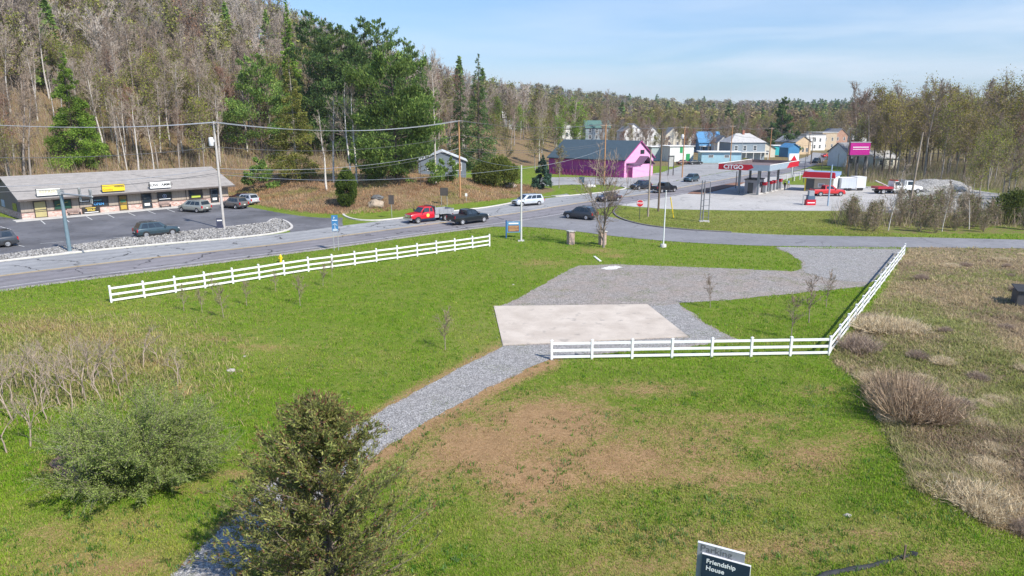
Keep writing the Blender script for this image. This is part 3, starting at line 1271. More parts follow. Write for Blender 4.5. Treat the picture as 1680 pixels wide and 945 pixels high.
# ---- the wood farther up and the far ridges: too many to count, one mass each
def tree_mass(name, pts, variants, wide, label, cat):
    rng = np.random.default_rng(9)
    Vs, Fs, Cs, k = [], [], [], 0
    for x, y, z, sc, vi in pts:
        v, f, c = variants[vi]
        a = rng.uniform(0, 6.28)
        ca, sa = math.cos(a), math.sin(a)
        w = np.stack([(v[:, 0] * ca - v[:, 1] * sa) * sc * wide + x, (v[:, 0] * sa + v[:, 1] * ca) * sc * wide + y, v[:, 2] * sc + z], 1)
        Vs.append(w)
        Fs.append(f + k)
        Cs.append(c * rng.uniform(.75, 1.25))
        k += len(v)
    me = mesh_np(name, np.concatenate(Vs), [np.concatenate(Fs)], LEAFMASS, None, np.concatenate(Cs))
    o = link(name, me)
    return tag(o, label, cat, None, 'stuff')


LEAFMASS = leafmat('woodland', .15, 0, .8)


def light_variant(seed, h, tw, bark, leafcols=None, leafn=0, lsz=.5, nb=13, sub=4, twn=3, tipw=.034):
    k = bare_skel(seed, h, .30, .46, nb, sub, twn, tipw=tipw)
    rng = np.random.default_rng(seed)
    V0, F0 = ntubes(k.lv[0], 4)
    V1, F1 = nribbons(k.lv[1] + k.lv[2] + k.lv[3], rng)
    V = np.concatenate([V0, V1])
    F = np.concatenate([F0, F1 + len(V0)])
    C = np.concatenate([np.tile([bark], (len(V0), 1)), np.tile([tw], (len(V1), 1)) * rng.uniform(.7, 1.3, (len(V1), 1))])
    if leafn:
        tips = np.array([t[0] for t in k.tips if t[2] >= 1])
        c = tips[rng.integers(0, len(tips), leafn)] + rng.normal(size=(leafn, 3)) * .7
        lv, lf = nleaves(c, lsz * rng.uniform(.6, 1.3, leafn), rng, asp=.8)
        F = np.concatenate([F, lf + len(V)])
        V = np.concatenate([V, lv])
        C = np.concatenate([C, np.repeat(hue(rng, leafn, leafcols), 4, 0)])
    return V, F, C


def light_conifer(seed, h, rad, cols, n=500):
    rng = np.random.default_rng(seed)
    t = rng.random(n) ** 1.4
    a = rng.uniform(0, 6.28, n)
    rr = rad * (1 - t) * rng.uniform(.4, 1.05, n) + .2
    c = np.stack([rr * np.cos(a), rr * np.sin(a), h * (.1 + .9 * t)], 1)
    lv, lf = nleaves(c, rng.uniform(.9, 1.8, n), rng, np.stack([np.cos(a), np.sin(a), -a * 0], 1), .5, .5)
    return lv, lf, np.repeat(hue(rng, n, cols), 4, 0)


LV = [light_variant(300 + i, 15, (.34, .285, .235), (.27, .205, .155)) for i in range(3)] + \
     [light_variant(310 + i, 15, (.48, .42, .36), (.35, .285, .225)) for i in range(2)] + \
     [light_variant(320, 14, (.27, .19, .15), (.22, .17, .14), [(.22, .12, .07), (.25, .15, .08)], 250, .4)] + \
     [light_variant(330 + i, 14, (.24, .20, .15), (.2, .16, .13), [(.22, .23, .06), (.26, .25, .07), (.18, .20, .055)], 520, .5) for i in range(2)] + \
     [light_conifer(340, 20, 4.2, PINEC, 600)]
rw = random.Random(21)
pts = []
for _ in range(60000):
    if len(pts) >= 1500:
        break
    u = rw.uniform(-80, 880)
    y = 130 + 320 * rw.random() ** 1.2
    p = ray(u, 300)
    x = p[0] / p[1] * y
    d = ddist(x, y)
    if d < 46 or hz(x, y) < 3:
        continue
    q = rw.random()
    vi = 8 if q < .02 else (rw.randrange(0, 3) if q < .42 else (rw.randrange(3, 5) if q < .64 else (5 if q < .72 else rw.randrange(6, 8))))
    pts.append((x, y, hz(x, y) - .3, rw.uniform(.8, 1.25), vi))
tree_mass('hillside_woods', pts, LV, 1.0, 'leafless grey brown wood covering the upper hillside', 'woods')

LV2 = [light_variant(400 + i, 13, (.31, .27, .24), (.28, .25, .22), nb=12, sub=3, twn=1, tipw=.06) for i in range(2)] + \
      [light_variant(410, 14, (.26, .2, .15), (.2, .16, .13), [(.21, .21, .06), (.27, .24, .08), (.19, .19, .06)], 340, .9, nb=10, sub=3, twn=1, tipw=.06)] + \
      [light_variant(411, 14, (.26, .2, .15), (.2, .16, .13), [(.25, .18, .10), (.27, .22, .11)], 340, .9, nb=10, sub=3, twn=1, tipw=.06)] + \
      [light_conifer(420, 19, 4.0, DARKC, 260)]
pts = []
for _ in range(60000):
    if len(pts) >= 3000:
        break
    u = rw.uniform(780, 1740)
    y = 400 + 1000 * rw.random() ** 1.3
    p = ray(u, 300)
    x = p[0] / p[1] * y
    if hz(x, y) < .5:
        continue
    q = rw.random()
    pine = .03 + (.40 if (1290 < u < 1420 and y > 600) else 0)
    vi = 4 if q < pine else (rw.randrange(0, 2) if q < .50 else (2 if q < .82 else 3))
    pts.append((x, y, hz(x, y) - .3, rw.uniform(.8, 1.3) * (1 + (y - 400) / 2200), vi))
tree_mass('far_woods', pts, LV2, 1.55, 'far wooded ridge behind the town roofs', 'woods')

YARD = [(1230, 290), (1340, 280), (1420, 300), (1480, 303), (1560, 303), (1650, 318), (1655, 342), (1570, 356), (1500, 352), (1385, 350), (1230, 350)]
# brush and saplings under the hillside trees
rng = np.random.default_rng(31)
segs = []
for _ in range(60000):
    u = rw.uniform(-60, 830)
    y = 100 + 120 * rw.random() ** 1.2
    p = ray(u, 300)
    x = p[0] / p[1] * y
    d = ddist(x, y)
    if d < 1 or d > 80:
        continue
    if len(segs) > 36000:
        break
    z = hz(x, y)
    for _ in range(2):
        h = rw.uniform(.5, 2.2) if rw.random() < .8 else rw.uniform(2, 5)
        segs.append((x, y, z - .1, x + rw.gauss(0, .5), y + rw.gauss(0, .5), z + h, .026, .009))
for _ in range(9000):
    u = rw.uniform(1380, 1780)
    y = 86 + 130 * rw.random()
    x = ray(u, 300)[0] / ray(u, 300)[1] * y
    pu, pv = project(x, y, 0)
    if inpoly(np.array([pu]), np.array([pv]), YARD)[0] or pv > 392:
        continue
    for _ in range(4):
        h = rw.uniform(.4, 2.6)
        a = (x + rw.gauss(0, .6), y + rw.gauss(0, .6))
        segs.append((*a, -.1, a[0] + rw.gauss(0, .5), a[1] + rw.gauss(0, .5), h, .022, .008))
V, Fq = nribbons(segs, rng)
me = mesh_np('undergrowth', V, [Fq], LEAFMASS, None, np.repeat(hue(rng, len(segs), [(.33, .25, .18), (.40, .33, .26), (.26, .19, .14), (.28, .28, .10)], .2), 4, 0))
tag(link('undergrowth', me), 'thin brown brush and seedlings under the trees of the hillside and the right hand wood', 'brush', None, 'stuff')
# ------------------------------------------------------------------ trees one can tell apart
def conifer_px(u, vb, vt, wpx, cols, bark, kind, label, name='pine_tree', group=None, n=8000, size=.42, seed=1, base=.1, on_flat=False, y=None, prof=None):
    p = on(u, vb) if y is None else Vector((aty(u, vb, y).x, y, hz(aty(u, vb, y).x, y)))
    top = aty(u, vt, p.y).z
    h = top - p.z
    dep = p.y * CP - (p.z + h / 2 - CAMH) * SP
    rad = wpx / 2 / FPX * dep
    ms = make_conifer(seed, h, rad, cols, bark, kind, n, base, size, prof)
    return plant(name, ms, (p.x, p.y, p.z), 0, 1, label, 'tree', group)


GPINE = 'tall dark pines in the clump above the road'
conifer_px(128, 268, 84, 100, HEMC, BARKD, 'hemlock', 'bright green hemlock standing alone low on the bare hillside', 'hemlock_tree', None, 34200, 0.39, 501, .03)
conifer_px(432, 262, 92, 124, PINEC, BARKD, 'pine', 'dark bushy pine at the left end of the evergreen clump, left of the yellowish larch', 'pine_tree', None, 13050, 0.56, 502, .14)
conifer_px(487, 296, 94, 92, LARCHC, BARK, 'hemlock', 'yellowish green larch standing between the dark pines', 'larch_tree', None, 32300, 0.32, 503, .06)
conifer_px(484, 215, -4, 46, HEMC, BARKD, 'hemlock', 'slim fresh green conifer topping the skyline behind the larch', 'hemlock_tree', None, 9000, .7, 504, .1)
conifer_px(524, 250, 22, 129, DARKC, BARKD, 'pine', 'dark pine rising just right of the slim fresh green conifer on the skyline', 'pine_tree', GPINE, 14500, 0.62, 505, .08)
conifer_px(572, 262, 44, 124, DARKC, BARKD, 'pine', 'dark pine in the middle of the evergreen clump, behind the white birches', 'pine_tree', GPINE, 14500, 0.62, 506, .08)
conifer_px(628, 276, 36, 162, DARKC + PINEC, BARKD, 'pine', 'tallest dark pine of the evergreen clump, behind the broad bright pine', 'pine_tree', GPINE, 18850, 0.62, 507, .07)
conifer_px(676, 284, 66, 113, DARKC + PINEC, BARKD, 'pine', 'dark pine at the right end of the evergreen clump beside the open sky', 'pine_tree', GPINE, 14500, 0.58, 508, .08)
conifer_px(652, 299, 98, 172, PINEC + [(.09, .135, .035)], BARKD, 'pine', 'broad sunlit bright green pine in front of the dark clump', 'pine_tree', None, 23200, 0.50, 509, .05,
           prof=([0, .15, .4, .7, .9, 1], [.55, .95, 1, .9, .6, .2]))
conifer_px(786, 279, 88, 74, DARKC, BARKD, 'spruce', 'tall dark spire shaped spruce beside the orange utility pole', 'spruce_tree', None, 11000, .5, 510, .05)
conifer_px(757, 281, 108, 52, DARKC, BARKD, 'spruce', 'slimmer dark spruce leaning on the left of the tall spire', 'spruce_tree', None, 7000, .5, 511, .05)
conifer_px(428, 313, 262, 61, PINEC, BARKD, 'pine', 'small low pine at the back edge of the parking lot', 'pine_tree', None, 3770, 0.45, 512, .03)
conifer_px(889, 310, 254, 38, BLUEC, BARKD, 'spruce', 'small blue green spruce on the grass beside the pink barn', 'spruce_tree', None, 12000, .34, 513, .10)
conifer_px(1280, 246, 161, 37, DARKC, BARKD, 'pine', 'tall dark pine standing over the town roofs', 'pine_tree', None, 7250, 1.01, 514, .15, y=330)
conifer_px(1262, 248, 205, 33, DARKC, BARKD, 'pine', 'shorter dark pine left of the tall pine over the town', 'pine_tree', None, 3770, 1.01, 515, .1, y=322)
conifer_px(1298, 256, 218, 48, DARKC, BARKD, 'pine', 'low spreading dark pine below the tall town pine', 'pine_tree', None, 4350, 0.90, 516, .1, y=290)
conifer_px(1164, 246, 190, 26, DARKC, BARKD, 'spruce', 'dark spruce behind the house with the bright blue roof', 'spruce_tree', None, 2400, .9, 517, .05, y=360)
conifer_px(602, 268, 30, 118, DARKC, BARKD, 'pine', 'dark pine between the middle pine and the tallest pine of the clump', 'pine_tree', GPINE, 19500, 0.51, 518, .06)
conifer_px(548, 256, 34, 110, DARKC + PINEC, BARKD, 'pine', 'dark pine left of the middle pine of the clump', 'pine_tree', GPINE, 19500, 0.51, 519, .06)
for i, (u, vb, vt, w) in enumerate(((600, 300, 246, 70), (690, 304, 250, 84), (735, 301, 262, 46))):
    conifer_px(u, vb, vt, w, PINEC, BARKD, 'pine', ('low pine boughs spreading under the white birches', 'low bushy pine beside the road bank below the broad bright pine',
               'low pine in front of the grey house on the bank')[i], 'pine_tree', None, 2600, .4, 520 + i, .02)


# arborvitae and junipers: dense, rounded
def dense_shrub(u, vb, vt, wpx, cols, n, size, seed, label, name, squash=1.0, point=.5, cat='shrub'):
    p = on(u, vb)
    h = aty(u, vt, p.y).z - p.z
    rad = wpx / 2 / FPX * p.y
    rng = np.random.default_rng(seed)
    r = random.Random(seed)
    k = 80
    lobes = []
    for _ in range(k):
        t = r.random() ** .8
        a = r.uniform(0, 6.28)
        rr = rad * (math.sin(min(1, (t * .92 + .12)) * PI) ** point) * .72
        lobes.append((rr * math.cos(a), rr * math.sin(a), h * (.06 + .88 * t), rad * r.uniform(.26, .46), r.uniform(.75, 1.25)))
    L = np.array(lobes)
    pick = rng.integers(0, k, n)
    off = rng.normal(size=(n, 3))
    off /= np.linalg.norm(off, axis=1, keepdims=True)
    off *= rng.random((n, 1)) ** .33
    c = L[pick, :3] + off * L[pick, 3:4]
    c[:, 2] = np.maximum(c[:, 2], .05)
    lv, lf = nleaves(c, size * rng.uniform(.6, 1.3, n), rng, off + np.array([[0, 0, .8]]), .5, .5)
    col = np.repeat(hue(rng, n, cols, .16) * L[pick, 4:5], 4, 0)
    st = [(0, 0, -.2, *(r.gauss(0, .02) for _ in range(2)), h * .85, .09, .02)]
    for _ in range(14):
        q = r.choice(lobes)
        st.append((0, 0, h * .1, q[0], q[1], q[2], .04, .015))
    V0, F0 = ntubes(st, 5)
    tm = mesh_np('trunk', V0, [F0], BARKD)
    cm = mesh_np('crown', lv, [lf], NEEDLE, None, col)
    return plant(name, (tm, cm), tuple(p), 0, 1, label, cat)


dense_shrub(570, 338, 276, 34, [(.13, .19, .035), (.17, .23, .045), (.09, .14, .03)], 16000, .26, 541, 'rounded upright arborvitae by the parking lot entrance', 'arborvitae', point=.45)
dense_shrub(822, 307, 262, 62, [(.16, .19, .04), (.20, .22, .05), (.11, .14, .03)], 11000, .34, 542, 'bushy olive green juniper on the bank above the silver minivan', 'juniper_bush')
dense_shrub(795, 303, 268, 40, [(.13, .16, .035), (.17, .19, .045), (.10, .12, .03)], 7000, .32, 543, 'smaller juniper at the left of the bushy olive one', 'juniper_bush')
dense_shrub(1370, 262, 244, 22, [(.30, .33, .12), (.26, .30, .10)], 900, .6, 544, 'pale yellow green bush beside the far street', 'bush')
dense_shrub(1222, 274, 262, 22, [(.28, .26, .04), (.22, .22, .05)], 900, .5, 545, 'yellow flowering bush before the grey roofed house', 'bush')


# white birches and other pale trunks before the evergreens
def bare_px(u, vb, vt, bark, twig, label, name, cat='tree', group=None, seed=1, leaf=None, leafn=0, lsz=.22, y=None, **kw):
    p = on(u, vb) if y is None else Vector((aty(u, vb, y).x, y, hz(aty(u, vb, y).x, y)))
    h = aty(u, vt, p.y).z - p.z
    ms = make_bare(seed, h, bark, twig, leaf, leafn, lsz, h * .03, **kw)
    return plant(name, ms, tuple(p), 0, 1, label, cat, group)


WB = M('white_birch_bark', (.60, .56, .51), .8, .22, 3)
for i, (u, vb, vt, lb, sp_) in enumerate(((548, 300, 152, 'slim white birch left of the twin birches, before the larch', .22), (577, 303, 118, 'left stem of the twin white birches before the dark pines', .30),
                                        (586, 302, 122, 'right stem of the twin white birches before the dark pines', .28), (536, 312, 180, 'short leaning white birch nearest the parking lot', .2),
                                        (715, 300, 92, 'tall thin grey tree against the sky right of the evergreen clump', .34))):
    bare_px(u, vb, vt, WB if i < 4 else BARKP, TWIGP, lb, 'birch_tree' if i < 4 else 'bare_tree', seed=560 + i, bole=.32, spread=sp_, nb=13, sub=4, tw=3, tipw=.016, r0=.20)

# leafless street tree on the lawn by the brick piers
bare_px(990, 406, 283, M('smooth_grey_bark', (.23, .19, .17), .85, .2, 5), TWIG, 'leafless upright tree on the lawn in front of the right brick pier', 'bare_tree', seed=571, bole=.10, spread=.98, nb=15, sub=5, tw=3, tipw=.014, r0=.15, upright=.24)
bare_px(917, 309, 243, BARK, TWIG, 'small budding tree between the blue spruce and the pink barn', 'budding_tree', seed=572, leaf=[(.2, .18, .05), (.24, .2, .06)], leafn=700, lsz=.2, bole=.3, spread=.4, nb=14, sub=4, tw=3, tipw=.014)

# trees between the bank and the barn, behind the barn and behind the town: each its own thing
tr_rng = random.Random(91)


def scatter_trees(n, urange, yrange, kinds, sc, group, ok=None, gap=4.0, pw=1.0):
    done, k = [], 0
    while len(done) < n and k < 20000:
        k += 1
        u = tr_rng.uniform(*urange)
        y = yrange[0] + (yrange[1] - yrange[0]) * tr_rng.random() ** pw
        p = ray(u, 260)
        x = p[0] / p[1] * y
        if ok and not ok(u, y, x):
            continue
        if any((x - a) ** 2 + (y - b2) ** 2 < gap * gap for a, b2 in done):
            continue
        done.append((x, y))
        q = tr_rng.random()
        acc = 0
        for nm, T, w, lb in kinds:
            acc += w
            if q < acc:
                plant(nm, T[tr_rng.randrange(len(T))], (x, y, hz(x, y) - .1), tr_rng.uniform(0, 6.28), tr_rng.uniform(*sc), lb, 'tree', group + ', ' + nm.replace('_', ' '))
                break


scatter_trees(46, (800, 945), (188, 330), [('bare_tree', T_GREY, .42, 'leafless grey tree in the copse left of the pink barn'), ('pale_tree', T_PALE, .22, 'thin pale leafless tree in the copse left of the pink barn'),
              ('leafing_tree', T_GREEN, .22, 'yellow green budding tree in the copse left of the pink barn'), ('leafy_tree', T_LEAFY, .14, 'fresh green leafy tree in the copse left of the pink barn')], (.75, 1.15),
              'copse left of the pink barn', lambda u, y, x: not (u > 900 and y < 215))
scatter_trees(120, (930, 1400), (300, 470), [('bare_tree', T_GREY, .30, 'leafless brown tree behind the houses of the town'), ('budding_tree', T_RED, .18, 'reddish budding tree behind the houses of the town'),
              ('leafing_tree', T_GREEN, .30, 'yellow green budding tree behind the houses of the town'), ('olive_tree', T_OLIVE, .16, 'olive brown budding tree behind the houses of the town'),
              ('leafy_tree', T_LEAFY, .06, 'fresh green leafy tree behind the houses of the town')], (.85, 1.35), 'trees behind the town houses', lambda u, y, x: y > 345 or u < 1010, 6.0)
scatter_trees(72, (985, 1250), (236, 335), [('bare_tree', T_GREY, .6, 'small leafless tree in a town garden'), ('budding_tree', T_RED, .2, 'small reddish budding tree in a town garden'),
              ('leafing_tree', T_GREEN, .2, 'small yellow green tree in a town garden')], (.5, .85), 'garden trees in the town', lambda u, y, x: not (y < 262 and u > 1080), 6.0)
scatter_trees(120, (1395, 1740), (150, 290), [('bare_tree', T_GREY, .22, 'leafless tree in the wood beyond the gravel yard'), ('olive_tree', T_OLIVE, .40, 'olive leafing tree in the wood beyond the gravel yard'),
              ('leafing_tree', T_GREEN, .24, 'yellow green leafing tree in the wood beyond the gravel yard'), ('budding_tree', T_RED, .14, 'reddish budding tree in the wood beyond the gravel yard')],
              (.95, 1.5), 'wood beyond the gravel yard', lambda u, y, x: y > 150 + (1560 - u) * .12 and not (u < 1440 and y > 225), 4.6)
scatter_trees(16, (1600, 1760), (104, 150), [('bare_tree', T_GREY, .5, 'leafless tree at the edge of the right hand wood by the lane'), ('leafing_tree', T_GREEN, .5, 'yellow green tree at the edge of the right hand wood by the lane')], (.6, 1.0),
              'trees at the near edge of the right hand wood', None, 3.5)

# low leafless brush along the lane
BTW = M('brush_twig_bark', (.36, .275, .20), .9, .25, .4)
BR = [make_bare(600 + i, 3.2, BARK, BTW, [(.20, .25, .06), (.25, .22, .09), (.16, .22, .05)], 420, .14, .3, bole=.02, spread=.85, nb=24, sub=4, tw=3, tipw=.012, r0=.045, upright=.12) for i in range(4)]
for i in range(64):
    u = tr_rng.uniform(1385, 1720)
    v = tr_rng.uniform(338, 383) if u > 1450 else tr_rng.uniform(352, 380)
    p = on(u, v)
    plant('brush_shrub', BR[i % 4], tuple(p), tr_rng.uniform(0, 6.28), tr_rng.uniform(.45, 1.0), 'twiggy shrub with sparse new leaves in the brush along the far side of the lane', 'shrub', 'brush along the lane')
for i, (u, vb, vt) in enumerate(((1457, 378, 262), (1545, 380, 292), (1590, 376, 282))):
    bare_px(u, vb, vt, BARKP, TWIGP, ('thin leafless tree among the brush left of the leaning pole', 'slim leafless tree in the brush right of the leaning pole', 'tallest slim leafless tree in the brush by the gravel yard')[i],
            'bare_tree', seed=640 + i, bole=.2, spread=.3, nb=16, sub=4, tw=3, tipw=.012, r0=.07)
dense_shrub(1662, 366, 318, 76, [(.10, .13, .028), (.14, .165, .035), (.07, .095, .022)], 5000, .3, 651, 'leafy green bush at the right end of the brush', 'bush')

# ------------------------------------------------------------------ foreground plants
# leafy willow bush on the left
def big_bush():
    rng = np.random.default_rng(701)
    r = random.Random(701)
    p = at(236, 800)
    segs, leaves, axs = [], [], []
    for i in range(110):
        a = r.uniform(0, 6.28)
        sp_ = r.random() ** .55
        L = r.uniform(2.3, 4.2) * (1 - .18 * sp_)
        d = Vector((math.cos(a) * sp_ * .92, math.sin(a) * sp_ * .85, 1.05 - .40 * sp_)).normalized()
        q = Vector((math.cos(a) * .5 * sp_, math.sin(a) * .5 * sp_, -.1))
        rr = r.uniform(.016, .034)
        for j in range(7):
            d = (d + Vector((r.gauss(0, .10), r.gauss(0, .10), r.gauss(0, .06) - .028))).normalized()
            e = q + d * (L / 7)
            segs.append((*q, *e, rr * (1 - j / 8), rr * (1 - (j + 1) / 8)))
            if j > 0:
                for _ in range(6):
                    sd_ = side_dir(r, d, r.uniform(.4, 1.0))
                    s0 = q.lerp(e, r.random())
                    s1 = s0 + sd_ * r.uniform(.25, .75)
                    segs.append((*s0, *s1, .006, .003))
                    m = r.randint(24, 38)
                    t = rng.random((m, 1))
                    leaves.append(np.array(s0)[None] * (1 - t) + np.array(s1)[None] * t + rng.normal(size=(m, 3)) * .045)
                    axs.append(np.tile(np.array(sd_), (m, 1)))
            q = e
    V0, F0 = ntubes(segs, 4)
    tm = mesh_np('trunk', V0, [F0], M('willow_bark', (.22, .19, .15), .9, .25, 5))
    C = np.concatenate(leaves)
    C[:, 2] = np.maximum(C[:, 2], .03)
    lv, lf = nleaves(C, .066 * rng.uniform(.6, 1.3, len(C)), rng, np.concatenate(axs), .5, .7)
    cm = mesh_np('crown', lv, [lf], LEAF, None, np.repeat(hue(rng, len(C), [(.27, .36, .085), (.35, .43, .12), (.21, .28, .07), (.30, .35, .12)], .15), 4, 0))
    return plant('willow_bush', (tm, cm), (p.x, p.y, hz(p.x, p.y)), 0, 1.0, 'big rounded bush with fine grey green new leaves on the lawn', 'bush')


big_bush()


# evergreen in the near foreground
def near_evergreen():
    rng = np.random.default_rng(711)
    r = random.Random(711)
    p = at(548, 1010)
    y0 = p.y
    h = aty(540, 652, y0 + .3).z
    segs = [(0, 0, -.2, .05, .02, h * .5, .13, .08), (.05, .02, h * .5, -.05, .1, h * .97, .08, .012)]
    C, A, B = [], [], []
    for i in range(270):
        f = ((i + r.random()) / 270) ** 1.05
        z = h * (.04 + .92 * f)
        a = r.uniform(0, 6.28)
        R_ = float(np.interp(f, [0, .3, .55, .75, .92, 1], [3.1, 3.1, 2.6, 1.85, .95, .4])) * r.uniform(.55, 1.25)
        d = Vector((math.cos(a), math.sin(a), .35 + .55 * f)).normalized()
        q = Vector((0, 0, z - R_ * .22))
        rr = .008 + .007 * R_
        tone = r.uniform(.72, 1.28)
        nseg = 6
        for j in range(nseg):
            d = (d + Vector((r.gauss(0, .10), r.gauss(0, .10), r.gauss(0, .08) + .05))).normalized()
            e = q + d * (R_ / nseg)
            segs.append((*q, *e, rr * (1 - j / 7), rr * (1 - (j + 1) / 7)))
            if j >= 1:
                for _ in range(5):
                    sd_ = side_dir(r, d, r.uniform(.35, .95))
                    sd_ = (sd_ + Vector((0, 0, .25))).normalized()
                    s0 = q.lerp(e, r.random())
                    s1 = s0 + sd_ * r.uniform(.16, .46)
                    segs.append((*s0, *s1, .004, .002))
                    m = r.randint(9, 15)
                    t = rng.random((m, 1)) ** .7
                    C.append(np.array(s0)[None] * (1 - t) + np.array(s1)[None] * t + rng.normal(size=(m, 3)) * .028)
                    A.append(np.tile(np.array(sd_), (m, 1)))
                    B.append(np.stack([np.full(m, tone), (t[:, 0] > .8) & (rng.random(m) < .35)], 1))
            q = e
    V0, F0 = ntubes(segs, 3)
    tm = mesh_np('trunk', V0, [F0], M('cedar_bark', (.19, .15, .12), .9, .25, 5))
    C = np.concatenate(C)
    A = np.concatenate(A)
    B = np.concatenate(B)
    lv, lf = nleaves(C, .105 * rng.uniform(.6, 1.35, len(C)), rng, A, .30, .45)
    cc = hue(rng, len(C), [(.24, .27, .075), (.31, .325, .095), (.18, .21, .065), (.36, .355, .12), (.27, .28, .095)], .2) * B[:, 0:1]
    cc = np.where(B[:, 1:2] > 0, np.array([[.26, .13, .075]]), cc)
    cm = mesh_np('crown', lv, [lf], NEEDLE, None, np.repeat(cc, 4, 0))
    return plant('evergreen_tree', (tm, cm), (p.x, p.y, 0), 0, 1.0, 'bushy olive evergreen with brownish tips beside the gravel path', 'tree')


near_evergreen()


# candelabra shaped leafless sumacs
def sumac(seed, h):
    k = Skel(seed)
    r = k.r

    def fork(p, d, L, rad, lvl):
        q = Vector(p)
        d = Vector(d)
        n = 3
        for i in range(n):
            d = (d + Vector((r.gauss(0, .09), r.gauss(0, .09), .05))).normalized()
            e = q + d * (L / n)
            k.lv[min(lvl, 4)].append((*q, *e, rad * (1 - .10 * i), rad * (1 - .10 * (i + 1))))
            q = e
        if lvl < 6:
            for _ in range(2 if r.random() < .75 else 3):
                fork(q, side_dir(r, d, r.uniform(.25, .75)), L * r.uniform(.55, .86), rad * .68, lvl + 1)
    fork((0, 0, -.1), (r.gauss(0, .2), r.gauss(0, .2), 1), h * .31, .044, 0)
    V0, F0 = ntubes(k.lv[0] + k.lv[1], 5)
    V1, F1 = ntubes(k.lv[2] + k.lv[3] + k.lv[4], 3)
    return mesh_np('trunk', V0, [F0], SUM), mesh_np('crown', V1, [F1], SUM)


SUM = M('sumac_bark', (.36, .285, .22), .9, .25, 5)
SM = [sumac(720 + i, 2.9) for i in range(5)]
for i, (u, v, s) in enumerate(((22, 690, 1.0), (62, 668, .95), (82, 655, 1.0), (108, 650, .9), (135, 655, 1.05), (152, 646, 1.0), (78, 690, .9), (50, 735, .95), (12, 745, .9), (200, 655, .75),
                               (236, 612, .95), (292, 640, .8), (298, 634, .6), (262, 606, .7), (118, 676, .9), (172, 668, .8), (45, 640, .8), (5, 655, .8), (30, 640, .9), (70, 625, .9), (95, 630, 1.0), (120, 622, .9), (145, 628, .95), (165, 632, 1.0), (185, 640, .9), (210, 635, .8), (20, 665, 1.0), (-20, 680, 1.0), (-15, 645, .9), (100, 668, 1.0), (142, 662, 1.0), (60, 650, 1.0))):
    p = at(u, v)
    plant('sumac_shrub', SM[i % 5], (p.x, p.y, hz(p.x, p.y)), rnd.uniform(0, 6.28), s, 'leafless forking sumac in the thicket left of the rounded bush', 'shrub', 'sumac thicket')

# thin saplings
SAP = [make_bare(740 + i, 2.5, M('sapling_bark', (.30, .24, .20), .9, .2, 6), TWIG, [(.25, .27, .08), (.30, .20, .11)], 60, .05, .05, bole=.34, spread=.46, nb=13, sub=3, tw=2, tipw=.007, r0=.03) for i in range(4)]
for i, (u, v, s, lb) in enumerate(((302, 512, .8, ''), (332, 514, .75, ''), (367, 522, 1.0, ''), (405, 502, .8, ''), (452, 478, .7, ''), (493, 502, 1.0, ''), (530, 470, .8, ''), (545, 455, .7, ''), (350, 485, .7, ''),
                                (730, 574, 1.05, 'thin sapling alone on the lawn left of the concrete slab'), (1165, 505, 1.0, 'thin sapling at the corner of the gravel drive and the fenced grass'),
                                (1298, 556, 1.15, 'reddish sapling just behind the front fence'), (1327, 530, 1.35, 'tallest sapling in the fenced grass, its crown above the gravel'),
                                (1355, 504, 1.1, 'thin sapling nearest the gravel in the fenced grass corner'))):
    p = at(u, v)
    plant('sapling', SAP[i % 4], (p.x, p.y, hz(p.x, p.y)), rnd.uniform(0, 6.28), s, lb or 'thin leafless sapling on the lawn below the long white fence', 'sapling', None if lb else 'saplings below the long fence')
# ------------------------------------------------------------------ materials for built things
WHITE = M('white_vinyl', (.78, .78, .765), .5, .06, 2)
WPAINT = M('white_paint', (.74, .73, .70), .6, .07, 1.5)
BLACK = M('black_rubber', (.02, .02, .022), .8, .2, 6)
DGREY = M('dark_metal', (.06, .06, .065), .5, .2, 4)
GALV = M('galvanised_steel', (.48, .49, .50), .45, .12, 3, metal=.4)
GLASSD = M('dark_window_glass', (.025, .035, .045), .06, .3, .8, spec=.7)
GLASSB = M('house_window_glass', (.07, .085, .10), .08, .4, .6, spec=.7)
WOODP = M('weathered_pole_wood', (.33, .27, .215), .9, .25, 1.2, bmp=.3, bscale=14)
WOODO = M('fresh_pole_wood', (.42, .225, .105), .85, .2, 1.2, bmp=.3, bscale=14)
WOODD = M('dark_pole_wood', (.16, .115, .085), .9, .25, 1.2, bmp=.3, bscale=14)
CABLE = M('power_cable', (.12, .12, .125), .5, .1)
CABLEB = M('bright_cable', (.52, .53, .55), .35, .1, 1, metal=.5)
TEAL = M('blue_grey_steel', (.15, .215, .25), .45, .15, 2)
INK = M('black_lettering', (.02, .02, .02), .6, .1)
INKW = M('white_lettering', (.82, .82, .82), .5, .03)
RED = M('sign_red', (.55, .015, .03), .4, .06, 1)
YEL = M('sign_yellow', (.80, .56, .02), .5, .06, 1)
CONC = M('plain_concrete', (.50, .48, .45), .9, .12, 2)


